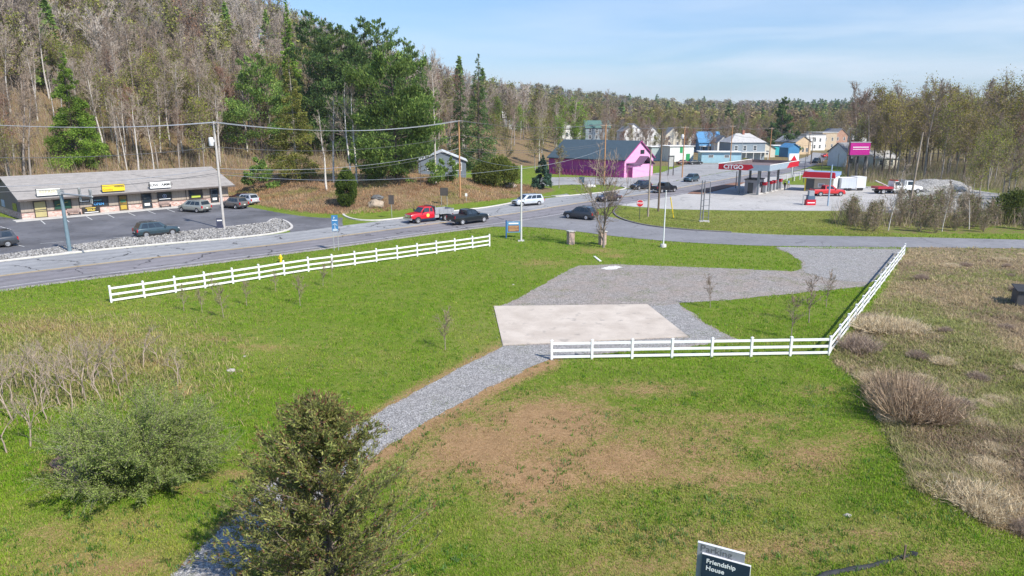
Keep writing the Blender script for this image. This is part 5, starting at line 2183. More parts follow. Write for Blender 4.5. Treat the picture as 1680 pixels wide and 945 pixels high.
p, w = hpx(1090, 250, 26, 0, 320)
house(p, .05, 8, 10, 5.4, 3.5, W2, SLATE, 'cream gabled house half hidden by bare trees above the green striped building', ridge='y', wins=w2(.9, 2, 6) + w2(3.6, 2, 6))
p, w = hpx(1128, 252, 20, 0, 300)
house(p, .05, 6, 9, 5.2, 3.4, W1, SLATE, 'narrow white gabled house left of the bright blue roofed house', ridge='y', wins=w2(.9, 3) + w2(3.6, 3))
p, w = hpx(1146, 253, 30, 0, 296)
house(p, .05, 9.5, 9, 4.3, 4.2, board_mat('blue_clapboard', (.10, .28, .50), .22, 'z', .84), BLUER, 'blue house with bright blue roof and two dormers', ridge='x', wins=w2(1, 2, 5, 8),
      porch=(0, 9.5, 1.6, 2.6, WPAINT))
p2, w = hpx(1176, 256, 16, 0, 285)
house(p2, .05, 5, 8, 4.8, 2.6, W1, SLATE, 'small white gabled house right of the blue roofed house', ridge='y', wins=w2(1, 2.5) + w2(3.3, 2.5))
p, w = hpx(1098, 271, 28, 0, 232)
house(p, .22, 8.6, 9, 5.0, 0, board_mat('white_panel', (.70, .72, .68), 1.4, 'x', .9), WPAINT, 'small white flat roofed building with green doors and stripe', name='flat_building',
      door=('f', 6.6, 1.4, 2.6, M('green_door', (.03, .30, .10), .5)))
grn = M('green_door', (.03, .30, .10), .5)
e = [o for o in COL.objects if o.get('label', '').startswith('small white flat roofed')][0]
MB().bb(3.6, 4.6, -.06, -.003, 2.9, 4.9).build('stripe', grn, e)
p, w = hpx(1068, 271, 30, 0, 238)
house(p, .1, 7.5, 8, 4.6, 0, board_mat('grey_green_panel', (.38, .46, .44), .9, 'x', .8), WPAINT, 'grey panelled flat shed between the barn and the green doored building', name='flat_building')
p, w = hpx(1150, 272, 42, 0, 226)
house(p, -.12, 12.5, 8, 3.4, 0, BB, WPAINT, 'long low pale blue building with small windows', name='flat_building', wins=(('f', 3, 1.8, 1.4, .7), ('f', 8, 1.8, 1.4, .7)), eave=.6)
p, w = hpx(1196, 273, 42, 0, 236)
house(p, .05, 12, 11, 6.2, 3.0, GB, PALER, 'grey blue house with pale hipped roof and long porch behind the fuel station', hip=.3, wins=w2(3.6, 2, 5, 8.5), porch=(-.5, 12.5, 2.4, 2.9, WPAINT), chimney=(6, 5))
p, w = hpx(1232, 266, 26, 0, 262)
house(p, .05, 9, 9, 3.2, 2.6, W2, GREENR, 'low cream house with green roof right of the pale hipped roof', ridge='y', wins=w2(1, 2, 6))
p, w = hpx(1292, 262, 20, 0, 262)
blue = house(p, .2, 4.6, 6, 3.6, 1.4, board_mat('mural_blue', (.05, .22, .44), .5, 'x', .85), BLUER, 'small bright blue shed roofed building at the bend of the street', name='blue_building', ridge='y')
p, w = hpx(1268, 258, 20, 0, 280)
house(p, .1, 6, 8, 3.6, 0, M('teal_paint', (.03, .38, .42), .6), WPAINT, 'low teal building left of the bright blue building', name='flat_building')
p, w = hpx(1303, 262, 26, 0, 285)
house(p, .35, 8, 12, 5.0, 2.2, TANW, SLATE, 'tan brick shop with dark sloping roof on the far street', name='shop_house', ridge='y', wins=w2(1.0, 2, 4, 6))
p, w = hpx(1320, 256, 30, 0, 325)
house(p, .3, 11, 12, 7.2, 0, W1, SLATE, 'white flat roofed building on the far street left of the yellow brick block', name='flat_building', wins=w2(1, 2, 5, 8) + w2(4, 2, 5, 8))
p, w = hpx(1346, 256, 24, 0, 335)
house(p, .3, 8.5, 12, 8.0, 0, board_mat('buff_brick', (.48, .39, .28), .3, 'z', .9), WPAINT, 'buff brick two storey block on the far street', name='flat_building', wins=w2(1, 2, 6) + w2(4.2, 2, 6))
p, w = hpx(1366, 256, 20, 0, 350)
house(p, .3, 8, 10, 6.6, 3.0, BRICK, SLATE, 'orange brick gabled building at the far end of the street', name='shop_house', ridge='y', wins=w2(1, 2, 6) + w2(4, 2, 6))
p, w = hpx(1386, 284, 44, 0, 205)
house(p, .25, 8.5, 8, 4.2, 2.6, W1, SLATE, 'white house with dark roof under the magenta billboard', wins=w2(1, 2, 6), chimney=(5, 4))
p, w = hpx(1432, 290, 36, 0, 196)
house(p, .1, 7, 8, 3.0, 1.8, W2, PALER, 'small pale house half hidden by the wood right of the billboard', wins=w2(1, 2, 5))
p, w = hpx(1398, 232, 24, 0, 420)
house(p, .1, 9, 9, 6, 3.0, W1, SLATE, 'white house far off above the magenta billboard', wins=w2(1, 2, 6) + w2(3.8, 2, 6))
# grey house on the bank and the white house in the copse
p = on(668, 290)
house(Vector((p.x, p.y + 16, 0)), .1, 10, 9, 2.9, 2.0, M('grey_cottage_wall', (.15, .18, .21), .8, .1), shingle_mat('pale_metal_roof', (.50, .52, .53)), 'grey cottage with pale roof hidden by pines on the bank', ridge='y',
      wins=w2(1, 2.5, 8.5))
p, w = hpx(826, 228, 24, 0, 300)
house(p, .1, 8, 8, 4.0, 2.6, W1, PALER, 'white house glimpsed through the bare trees right of the tall spruces')
# ------------------------------------------------------------------ vehicles
def paint(name, c, metal=.35):
    return M('paint_' + name, c, .28, .04, .7, metal=metal, spec=.5, coat=.6)


CARP = {
    'suv': dict(L=4.70, W=1.88, H=1.72, belt=1.06, hood=1.02, wr=.36, fx=.92, rx=.92, cowl=1.38, rf=2.10, rr=.55, rb=.14, g=.22),
    'van': dict(L=5.10, W=1.98, H=1.76, belt=1.06, hood=1.00, wr=.34, fx=.95, rx=1.02, cowl=1.02, rf=1.95, rr=.42, rb=.12, g=.20),
    'sedan': dict(L=4.75, W=1.84, H=1.46, belt=.95, hood=.93, wr=.33, fx=.92, rx=1.02, cowl=1.42, rf=2.15, rr=1.35, rb=.72, g=.18),
    'pickup': dict(L=5.85, W=2.00, H=1.90, belt=1.24, hood=1.18, wr=.40, fx=.98, rx=1.22, cowl=1.62, rf=2.32, rr=3.72 - 1.62, rb=2.02, g=.32),
}
TAIL = M('tail_lamp_red', (.45, .012, .015), .25, .1)
LAMP = M('head_lamp_clear', (.75, .76, .76), .12, .05, spec=.8)
TRIM = M('black_plastic_trim', (.025, .025, .027), .6, .2, 5)
RIMS = M('alloy_rim', (.58, .58, .60), .3, .08, 8, metal=.7)
PLATE = M('licence_plate', (.70, .70, .66), .5, .05)
CHROME = M('chrome', (.65, .66, .68), .15, .05, 3, metal=.9)


def wheel(parent, x, y, r, w=.23, rim=RIMS):
    s = 1 if y > 0 else -1
    h = w / 2
    o = MB().lathe([(r * .62, -h), (r * .93, -h), (r, -h * .7), (r, h * .7), (r * .93, h), (r * .62, h)], (x, y, r), 'Y', 22).build('wheel', BLACK, parent, 40)
    mb = MB()
    c = (x, y + s * (h + .002), r)
    mb.lathe([(r * .64, 0), (r * .64, s * .012), (r * .55, s * .012), (r * .50, -s * .03), (.03, -s * .03)], c, 'Y', 22)
    for k in range(5):
        a = k * 2 * PI / 5
        mb.box((x + math.cos(a) * r * .30, c[1] - s * .008, r + math.sin(a) * r * .30), (r * .56, .03, r * .17), 0, 0, Matrix.Rotation(-a, 3, 'Y'))
    mb.lathe([(r * .16, -s * .02), (r * .16, s * .02)], c, 'Y', 12)
    mb.build('rim', rim, o)
    return o


def half_ring(x, hw, zt, zb, crown=.02):
    """cross-section of the lower body, from bottom centre up one side and down the other"""
    pts = [(hw * .80, zb), (hw * .97, zb + .10), (hw, zb + (zt - zb) * .45), (hw * .985, zt - (zt - zb) * .18), (hw * .93, zt - .03), (hw * .82, zt), (hw * .4, zt + crown)]
    r = [(x, y, z) for y, z in pts]
    return r + [(x, -y, z) for y, z in reversed(pts)]


def car(kind, p, head, pm, label, cat='car', name='parked_car', group=None, rim=RIMS, plate=True):
    """p: ground point under the middle; head: world direction the nose points"""
    c = CARP[kind]
    L, W, H, belt, hood, wr, g = (c[k] for k in ('L', 'W', 'H', 'belt', 'hood', 'wr', 'g'))
    hw = W / 2
    rz = math.atan2(head[1], head[0])
    off = Matrix.Rotation(rz, 3, 'Z') @ Vector((-L / 2, 0, 0))
    e = empty(name, (p[0] + off.x, p[1] + off.y, p[2] + .036), rz, label, cat, group)
    xc, xrf, xrr, xrb = L - c['cowl'], L - c['rf'], c['rr'], c['rb']
    if kind == 'pickup':
        bed = belt - .02
        st = [(0, hw * .93, bed - .04, .50), (.05, hw * .98, bed, .42), (xrb - .05, hw, bed, g + .08), (xrb + .05, hw, belt, g + .06)]
    elif kind == 'sedan':
        st = [(0, hw * .84, belt - .22, .42), (.06, hw * .92, belt - .06, .30), (.35, hw * .98, belt - .01, g + .05), (xrb, hw, belt, g)]
    else:
        st = [(0, hw * .88, belt - .14, .44), (.05, hw * .94, belt - .02, .32), (.35, hw * .99, belt, g + .04), (1.2, hw, belt, g)]
    st += [(xc - .6, hw, belt, g), (xc, hw, belt - .01, g), (L - .85, hw * .985, hood, g + .02), (L - .35, hw * .955, hood - .07, g + .03), (L - .12, hw * .88, hood - .16, .28), (L - .02, hw * .78, hood - .30, .34)]
    mb = MB()
    mb.loft([half_ring(*s) for s in st])
    # greenhouse: two roof stations over two belt stations
    wb, wr_ = hw * .915, hw * .72
    z0, z1 = belt - .06, H
    gb = [(xrb, wb, z0), (xrr, wr_, z1 - .05), (xrr + .35, wr_ * 1.0, z1), (xrf - .35, wr_, z1), (xrf, wr_ * .98, z1 - .05), (xc + .04, wb, z0)]
    for s in (1, -1):
        vs = [(x, s * y, z) for x, y, z in gb]
        mb.add(vs, [tuple(range(len(vs)))])
    n = len(gb)
    for i in range(n - 1):
        a, b2 = gb[i], gb[i + 1]
        mb.add([(a[0], a[1], a[2]), (a[0], -a[1], a[2]), (b2[0], -b2[1], b2[2]), (b2[0], b2[1], b2[2])], [(0, 1, 2, 3)])
    body = mb.build('body', pm, e, 38)
    # glass
    def bil(a, b2, c2, d, s, t):
        P = [Vector(q) for q in (a, b2, c2, d)]
        return P[0].lerp(P[1], s).lerp(P[3].lerp(P[2], s), t)

    def pane(nm, q, nrm):
        MB().slab(q, nrm, .014).build(nm, GLASSD, e)
    A_, B_ = (xc + .04, z0 + .08), (xrf, z1 - .05)
    q = [(A_[0] - .04, -wb * .93, A_[1]), (A_[0] - .04, wb * .93, A_[1]), (B_[0] - .0, wr_ * .90, B_[1] - .02), (B_[0], -wr_ * .90, B_[1] - .02)]
    nv = (Vector(q[1]) - Vector(q[0])).cross(Vector(q[3]) - Vector(q[0]))
    nv = nv if nv.x > 0 else -nv
    pane('windscreen', q, nv)
    t0 = .2
    bx = lambda t: (xrb + (xrr - xrb) * t, wb + (wr_ - wb) * t, z0 + (z1 - .05 - z0) * t)
    lo, hi = bx(.22), bx(.92)
    q = [(lo[0], -lo[1] * .86, lo[2]), (lo[0], lo[1] * .86, lo[2]), (hi[0], hi[1] * .86, hi[2]), (hi[0], -hi[1] * .86, hi[2])]
    nv = (Vector(q[1]) - Vector(q[0])).cross(Vector(q[3]) - Vector(q[0]))
    nv = nv if nv.x < 0 else -nv
    pane('rear_window', q, nv)
    for s in (1, -1):
        a = (xrb, s * wb, z0 + .03)
        b2 = (xc, s * wb, z0 + .03)
        c2 = (xrf, s * wr_, z1 - .05)
        d = (xrr, s * wr_, z1 - .05)
        cuts = {'suv': [(.10, .34), (.37, .61), (.64, .88)], 'van': [(.08, .34), (.37, .60), (.63, .86)], 'sedan': [(.20, .46), (.49, .78)], 'pickup': [(.12, .44), (.48, .82)]}[kind]
        for (s0, s1) in cuts:
            q = [bil(a, b2, c2, d, s0, .14), bil(a, b2, c2, d, s1, .14), bil(a, b2, c2, d, s1, .88), bil(a, b2, c2, d, s0, .88)]
            nv = (q[1] - q[0]).cross(q[3] - q[0])
            nv = nv if nv.y * s > 0 else -nv
            pane('side_window', q, nv)
        # mirror
        MB().box((xc - .28, s * (hw + .07), belt + .06), (.12, .20, .14)).build('mirror', pm if kind != 'pickup' else TRIM, e)
        # lamps
        zt = belt - .20 if kind != 'sedan' else belt - .22
        MB().box((.055, s * hw * .84, zt), (.12, hw * .20, .34 if kind != 'sedan' else .16)).build('tail_lamp', TAIL, e)
        MB().box((L - .17, s * hw * .70, hood - .24), (.20, hw * .34, .15)).build('head_lamp', LAMP, e)
    for x in (c['rx'], L - c['fx']):
        for s in (1, -1):
            wheel(e, x, s * (hw - .10), wr, .22, rim)
            # dark wheel opening
            k = 14
            rr = wr * 1.16
            pts = [(x + rr * math.cos(t), wr + rr * math.sin(t)) for t in [(-.12 + (PI + .24) * i / k) for i in range(k + 1)]]
            MB().prism(pts, 'Y', s * (hw - .32), s * (hw + .006)).build('wheel_arch', TRIM, e)
    MB().bb(L - .06, L + .0, -hw * .50, hw * .50, hood - .36, hood - .18).build('grille', TRIM, e)
    MB().bb(-.05, .06, -hw * .80, hw * .80, .36, .54).build('rear_bumper', CHROME if kind == 'pickup' else TRIM, e)
    MB().bb(L - .10, L + .03, -hw * .78, hw * .78, .34, .50).build('front_bumper', TRIM, e)
    if plate:
        MB().bb(-.065, -.05, -.17, .17, .60 if kind != 'pickup' else .56, .76 if kind != 'pickup' else .70).build('licence_plate', PLATE, e)
    for s in (1, -1):
        mb = MB()
        mb.bb(.9 if kind != 'pickup' else xrb, xc + .2, s * (hw - .02), s * (hw + .012), g + .06, g + .20)
        mb.build('sill_trim', TRIM, e)
        mb = MB()
        for xx in ([xc - 1.15, xc - 2.1] if kind != 'pickup' else [xc - 1.0, xc - 1.8]):
            mb.bb(xx, xx + .16, s * (hw * .97), s * (hw + .016), belt - .20, belt - .165)
        mb.build('door_handle', pm, e)
    if kind in ('suv', 'van'):
        for s in (1, -1):
            MB().bb(xrr + .2, xrf - .2, s * wr_ * .86 - .02, s * wr_ * .86 + .02, H + .03, H + .06).build('roof_rail', TRIM, e)
    if kind == 'pickup':
        MB().bb(.10, xrb - .08, -hw * .80, hw * .80, bed, bed + .035).build('bed_cover', TRIM, e)
        MB().bb(-.012, 0, -hw * .62, hw * .62, bed - .42, bed - .08).build('tailgate', pm, e)
    return e


ROADDIR = (at(700, 360) - at(200, 428)).normalized()
RD2 = (at(1210, 292) - at(1000, 325)).normalized()
car('van', at(-18, 407), (-1, -1.02), paint('charcoal', (.055, .06, .068)), 'charcoal minivan cut by the left edge of the parking lot', 'minivan', 'parked_minivan')
car('suv', at(258, 387), (at(300, 379) - at(215, 388)), paint('slate_blue', (.045, .075, .09)), 'slate blue grey suv parked beside the rock strip', 'car', 'parked_suv')
car('van', at(320, 347.5), (-.90, .42), paint('sage_grey', (.36, .37, .33)), 'sage grey minivan parked nose in before the shops', 'minivan', 'parked_minivan')
car('suv', at(385, 341.5), (-.86, .50), paint('bronze', (.19, .17, .155)), 'bronze grey suv parked nose in, right of the sage minivan', 'car', 'parked_suv')
car('suv', at(404, 335.5), (-.86, .50), paint('silver_white', (.66, .67, .70)), 'silver white suv parked at the right end of the shops', 'car', 'parked_suv')
car('sedan', at(396, 331), (-.86, .50), paint('dark_maroon', (.10, .03, .03)), 'dark red car showing between the bronze and the white suvs', 'car', 'parked_car')
car('pickup', at(768, 366.5), ROADDIR + Vector((.12, 0, 0)), paint('black', (.012, .016, .018)), 'black pickup with covered bed on the near lane behind the red truck', 'pickup', 'pickup_truck')
car('van', at(866, 337), (-.86, -.50), paint('silver', (.60, .63, .66)), 'silver minivan turning at the side street', 'minivan', 'minivan')
car('suv', at(952, 359), (-.80, .58), paint('graphite', (.05, .055, .065)), 'graphite suv waiting at the mouth of the access lane', 'car', 'suv')
car('sedan', at(998, 330), (-.80, -.62), paint('dark_wine', (.045, .025, .03)), 'dark car on the road behind the leafless lawn tree', 'car', 'car')
car('suv', at(1051, 310.5), (-.80, -.60), paint('ink_blue', (.018, .028, .045)), 'very dark blue suv coming past the pink barn', 'car', 'suv')
car('pickup', at(1089, 315.5), (.80, .62), paint('near_black', (.02, .022, .026)), 'black pickup driving away beside the two wooden poles', 'pickup', 'pickup_truck')
car('suv', at(1134, 298), (-.66, -.75), paint('steel_blue', (.05, .10, .14)), 'steel blue suv coming towards the fuel station', 'car', 'suv')
car('sedan', at(1140, 270), (.95, .2), paint('black', (.012, .016, .018)), 'black car parked beside the pale blue building', 'car', 'parked_car')
car('sedan', at(1122, 270), (.95, .25), paint('brown', (.10, .05, .035)), 'brown car parked close to the green doored building', 'car', 'parked_car')
car('pickup', at(1357, 321.5), (1, .04), paint('bright_red', (.55, .02, .02), .1), 'bright red pickup beside the fuel kiosk', 'pickup', 'pickup_truck')
car('suv', at(1487, 309), (.3, .95), paint('deep_blue', (.03, .055, .09)), 'deep blue suv parked at the back of the gravel yard', 'car', 'parked_suv')
car('suv', at(1339, 268), (-.6, -.8), paint('black', (.012, .016, .018)), 'small black suv far up the street by the bend', 'car', 'suv')
for i, (u, v, cn, cc) in enumerate(((1358, 258.5, 'bright_red', (.55, .02, .02)), (1368, 258, 'maroon', (.22, .02, .03)), (1305, 268, 'silver', (.6, .63, .66)))):
    car('sedan', at(u, v), (1, .2) if i < 2 else (-.6, -.8), paint(cn, cc, .1), ('red car parked far up the street', 'maroon car parked far up the street, right of the red one', 'pale car on the far street below the blue building')[i], 'car', 'parked_car')


# red dump truck with grey flatbed
def dump_truck():
    p = at(704, 363.5)
    h = -(at(760, 347) - at(660, 362)).normalized()
    h = (Vector((-.78, -.62, 0))).normalized()
    L = 6.6
    rz = math.atan2(h.y, h.x)
    o = Matrix.Rotation(rz, 3, 'Z') @ Vector((-L / 2, 0, 0))
    e = empty('dump_truck', (p.x + o.x, p.y + o.y, .036), rz, 'red truck with grey dump bed coming down the far lane', 'truck')
    red = paint('truck_red', (.60, .015, .03), .1)
    hw = 1.0
    mb = MB()
    mb.loft([half_ring(x, w_, zt, zb) for x, w_, zt, zb in ((3.05, hw, 1.38, .55), (3.2, hw, 1.38, .5), (5.0, hw, 1.38, .5), (5.15, hw, 1.34, .5), (6.0, hw * .97, 1.28, .55), (6.42, hw * .92, 1.2, .6), (6.5, hw * .86, 1.1, .62))])
    gb = [(3.08, .90, 1.32), (3.14, .80, 2.0), (3.4, .78, 2.08), (4.3, .78, 2.08), (4.5, .76, 2.02), (5.1, .88, 1.32)]
    for s in (1, -1):
        mb.add([(x, s * y, z) for x, y, z in gb], [tuple(range(6))])
    for a, b2 in zip(gb, gb[1:]):
        mb.add([a, (a[0], -a[1], a[2]), (b2[0], -b2[1], b2[2]), b2], [(0, 1, 2, 3)])
    mb.build('cab', red, e, 38)
    MB().slab([(5.07, -.80, 1.40), (5.07, .80, 1.40), (4.52, .70, 1.98), (4.52, -.70, 1.98)], (.7, 0, .7), .014).build('windscreen', GLASSD, e)
    for s in (1, -1):
        MB().slab([(3.75, s * .885, 1.42), (4.85, s * .885, 1.42), (4.45, s * .80, 1.94), (3.75, s * .80, 1.94)], (0, s, .15), .014).build('side_window', GLASSD, e)
        MB().slab([(3.2, s * .885, 1.42), (3.62, s * .885, 1.42), (3.62, s * .80, 1.94), (3.25, s * .80, 1.94)], (0, s, .15), .014).build('side_window', GLASSD, e)
        MB().box((4.85, s * 1.2, 1.55), (.10, .22, .34)).build('mirror', TRIM, e)
        MB().box((6.42, s * .74, 1.02), (.16, .24, .20)).build('head_lamp', LAMP, e)
        wheel(e, 5.55, s * .88, .41, .25)
        wheel(e, 1.35, s * .92, .41, .40)
        k = 12
        pts = [(5.55 + .49 * math.cos(t), .41 + .49 * math.sin(t)) for t in [(-.12 + (PI + .24) * i / k) for i in range(k + 1)]]
        MB().prism(pts, 'Y', s * .70, s * 1.008).build('wheel_arch', TRIM, e)
        MB().lathe([(.24, 0), (.24, s * .012)], (4.05, s * .995, .98), 'Y', 14).build('door_emblem', M('truck_emblem', (.75, .55, .12), .5, .3, 6), e)
        MB().bb(2.35, 3.0, s * .70, s * 1.02, .55, .98).build('tool_box', GALV, e)
        MB().box((.05, s * .85, .86), (.06, .2, .12)).build('tail_lamp', TAIL, e)
    MB().bb(6.46, 6.56, -.58, .58, .80, 1.14).build('grille', CHROME, e)
    MB().bb(6.45, 6.70, -.98, .98, .48, .76).build('front_bumper', CHROME, e)
    MB().bb(.0, 6.0, -.42, .42, .52, .74).build('chassis', DGREY, e)
    bed = M('dump_bed_grey', (.36, .37, .39), .5, .15, 2, metal=.3)
    mb = MB()
    mb.bb(.0, 2.95, -1.1, 1.1, 1.05, 1.15)
    for s in (1, -1):
        mb.bb(.0, 2.95, s * 1.04, s * 1.1, 1.15, 1.62)
        for q in (.3, .95, 1.6, 2.25):
            mb.bb(q, q + .08, s * 1.1, s * 1.14, 1.15, 1.62)
    mb.bb(.0, .06, -1.04, 1.04, 1.15, 1.62)
    mb.bb(2.88, 2.95, -1.04, 1.04, 1.15, 2.05)
    mb.build('dump_bed', bed, e)
    MB().bb(2.90, 3.35, -1.0, 1.0, 2.05, 2.13).build('cab_guard', DGREY, e)


dump_truck()


# tow truck and white lorry, trailers behind the kiosk
def lorry(p, h, pm, label, kind):
    rz = math.atan2(h[1], h[0])
    e = empty('tow_truck' if kind == 'tow' else 'lorry', (p.x, p.y, .036), rz, label, 'truck')
    mb = MB()
    mb.loft([half_ring(x, w_, zt, zb) for x, w_, zt, zb in ((3.3, 1.05, 1.5, .6), (5.0, 1.05, 1.5, .55), (5.2, 1.04, 1.45, .55), (6.3, .98, 1.3, .6), (6.6, .88, 1.15, .65))])
    gb = [(3.35, .95, 1.45), (3.4, .88, 2.3), (4.5, .86, 2.32), (5.1, .94, 1.45)]
    for s in (1, -1):
        mb.add([(x, s * y, z) for x, y, z in gb], [tuple(range(4))])
    for a, b2 in zip(gb, gb[1:]):
        mb.add([a, (a[0], -a[1], a[2]), (b2[0], -b2[1], b2[2]), b2], [(0, 1, 2, 3)])
    mb.build('cab', pm, e, 38)
    MB().slab([(5.06, -.86, 1.52), (5.06, .86, 1.52), (4.53, .80, 2.25), (4.53, -.80, 2.25)], (.8, 0, .6), .014).build('windscreen', GLASSD, e)
    for s in (1, -1):
        MB().slab([(3.6, s * .955, 1.55), (4.8, s * .955, 1.55), (4.45, s * .88, 2.2), (3.6, s * .88, 2.2)], (0, s, .1), .014).build('side_window', GLASSD, e)
        wheel(e, 5.6, s * .92, .45, .26)
        wheel(e, 1.3, s * .92, .45, .42)
    MB().bb(0, 6.2, -.45, .45, .55, .8).build('chassis', DGREY, e)
    if kind == 'tow':
        MB().bb(.2, 3.2, -1.1, 1.1, .95, 1.35).build('tow_body', M('tow_red', (.40, .03, .05), .4), e)
        mb = MB()
        mb.tube((2.9, 0, 1.3), (.2, 0, 2.4), .10)
        mb.tube((2.6, .6, 1.3), (1.4, .1, 1.95), .05)
        mb.tube((2.6, -.6, 1.3), (1.4, -.1, 1.95), .05)
        mb.build('boom', GALV, e)
        MB().bb(3.5, 4.2, -.8, .8, 2.34, 2.5).build('light_bar', TAIL, e)
    else:
        MB().bb(0, 3.2, -1.15, 1.15, .95, 1.15).build('flat_bed', DGREY, e)
        MB().bb(2.9, 3.2, -1.0, 1.0, 1.15, 2.5).build('head_board', GALV, e)


lorry(at(1432, 318), (1, .1), paint('tow_white', (.72, .72, .72), 0), 'white and dark red tow truck behind the roadside brush', 'tow')
lorry(at(1452, 317), (1, .05), paint('lorry_white', (.75, .75, .75), 0), 'white flatbed lorry in the yard right of the tow truck', 'flat')
for i, (u, v, ww, lb) in enumerate(((1379, 313.5, 3.0, 'larger pale grey box trailer behind the fuel kiosk'), (1404, 313, 1.9, 'small white box trailer right of the larger one'))):
    p = at(u, v)
    e = empty('box_trailer', (p.x, p.y, 0), .08, lb, 'trailer')
    MB().bb(0, ww, 0, 2.3, .55, 2.45 if i == 0 else 2.6).build('body', board_mat('trailer_panel%d' % i, ((.52, .56, .60), (.68, .70, .72))[i], .5, 'x', .85), e)
    MB().bb(-.03, ww + .03, -.03, 2.33, 2.45 if i == 0 else 2.6, 2.53 if i == 0 else 2.68).build('roof', WPAINT, e)
    for x in (ww * .35, ww * .62):
        wheel(e, x, .12, .34, .2)
    MB().tube((ww, 1.1, .5), (ww + 1.2, 1.1, .45), .06).build('drawbar', DGREY, e)

# ------------------------------------------------------------------ poles and cables
pole_tops = {}


def pole(key, u, vb, vt, mat, label, r=.16, arm=0.0, arm_rz=0.0, transformer=False, lamp=False, name='utility_pole', cat='utility pole', group=None, lean=None):
    p = on(u, vb)
    h = aty(u, vt, p.y).z - p.z
    e = empty(name, tuple(p), 0, label, cat, group)
    lx, ly = lean or (0, 0)
    MB().tube((0, 0, -.3), (lx, ly, h), r, r * .68, 10).build('pole', mat, e, 50)
    if arm:
        mb = MB()
        c, s = math.cos(arm_rz), math.sin(arm_rz)
        mb.box((lx, ly, h - .35), (arm, .10, .13), arm_rz)
        for q in (-.46, -.2, .2, .46):
            mb.tube((lx + c * arm * q, ly + s * arm * q, h - .29), (lx + c * arm * q, ly + s * arm * q, h - .08), .05, .03, 6)
        for q in (-.28, .28):
            mb.tube((lx + c * arm * q, ly + s * arm * q, h - .4), (lx, ly, h - 1.0), .025, n=5)
        mb.build('crossarm', WOODP, e)
    if transformer:
        mb = MB()
        mb.lathe([(.25, 0), (.28, .05), (.28, .95), (.22, 1.02)], (-.48, -.1, h - 2.9), 'Z', 14)
        mb.box((-.2, -.05, h - 2.3), (.25, .12, .3))
        mb.build('transformer', M('transformer_grey', (.62, .63, .64), .5, .05), e, 40)
    pole_tops[key] = Vector((p.x + lx, p.y + ly, p.z + h))
    return e


RA = SRZ + PI / 2
pole('A', 368, 376, 199, M('silvered_pole_wood', (.46, .43, .40), .9, .2, 1.2, bmp=.3), 'silver grey utility pole with transformer beside the parking lot', .17, 2.4, SRZ + PI / 2, True)
pole('B', 755, 325, 197, WOODO, 'orange brown utility pole on the bank before the grey cottage', .16, 1.6, SRZ + PI / 2)
pole('C', 991, 302, 203, WOODO, 'utility pole with crossarm in front of the pink barn', .17, 2.4, .2)
pole('D', 1119, 291, 207, WOODO, 'utility pole with crossarm by the green doored building', .15, 2.0, .2, True)
pole('E', 1197, 277, 205, WOODO, 'utility pole above the CITGO canopy corner', .15, 1.8, .3)
pole('F', 1261, 272, 209, WOODO, 'utility pole beside the low cream house', .15, 1.8, .3)
pole('G', 1080, 347, 214, WOODD, 'dark utility pole on the grass island, taller of the pair', .15)
pole('H', 1063, 355.5, 245, WOODP, 'shorter grey brown pole on the grass island beside the tall dark pole', .14)
pole('I', 1490, 351, 217, WOODP, 'leaning weathered pole in the brush beyond the access lane', .16, lean=(.5, 0))
pole('J', 855, 395.5, 271, M('pale_concrete_pole', (.56, .55, .53), .7, .1, 2), 'pale bare pole beside the blue sign on the lawn', .12, name='bare_pole', cat='pole')
pole('K', 976, 303, 247, WOODP, 'thin leaning grey pole in front of the barn long wall', .09, lean=(.9, .3))
pole('L', 1207, 309, 281, DGREY, 'thin black post under the CITGO canopy corner', .10, name='sign_post', cat='post')
pole('M', 1388, 285, 213, WOODO, 'utility pole left of the magenta billboard', .14)
pole('N', 1325, 258, 217, WOODD, 'dark utility pole far up the street', .16, 1.6, .3)
pole('O', 1330, 270, 225, WOODD, 'second dark utility pole up the street, nearer the bend', .16, 1.6, .3)
pole('P', 1215, 276, 232, GALV, 'thin pale street lamp post before the pale hipped roof house', .08, name='street_lamp', cat='lamp')
e = [o for o in COL.objects if o.get('label', '').startswith('pale bare pole')][0]
MB().box((0, 0, .04), (.7, .7, .12)).build('footing', CONC, e)

# slender lamp post on the lawn
p = at(1088, 405.5)
e = empty('lamp_post', tuple(p), 0, 'white lamp post without arm standing on a round footing by the lane', 'lamp post')
h = aty(1088, 314, p.y).z
MB().lathe([(.34, 0), (.34, .25), (.28, .34)], (0, 0, 0), 'Z', 16).build('footing', CONC, e, 40)
MB().tube((0, 0, .3), (0, 0, h), .075, .055, 10).build('post', M('white_post', (.70, .71, .72), .45, .04), e, 50)
MB().lathe([(.10, 0), (.11, .06), (.06, .12)], (0, 0, h), 'Z', 10).build('cap', GALV, e)

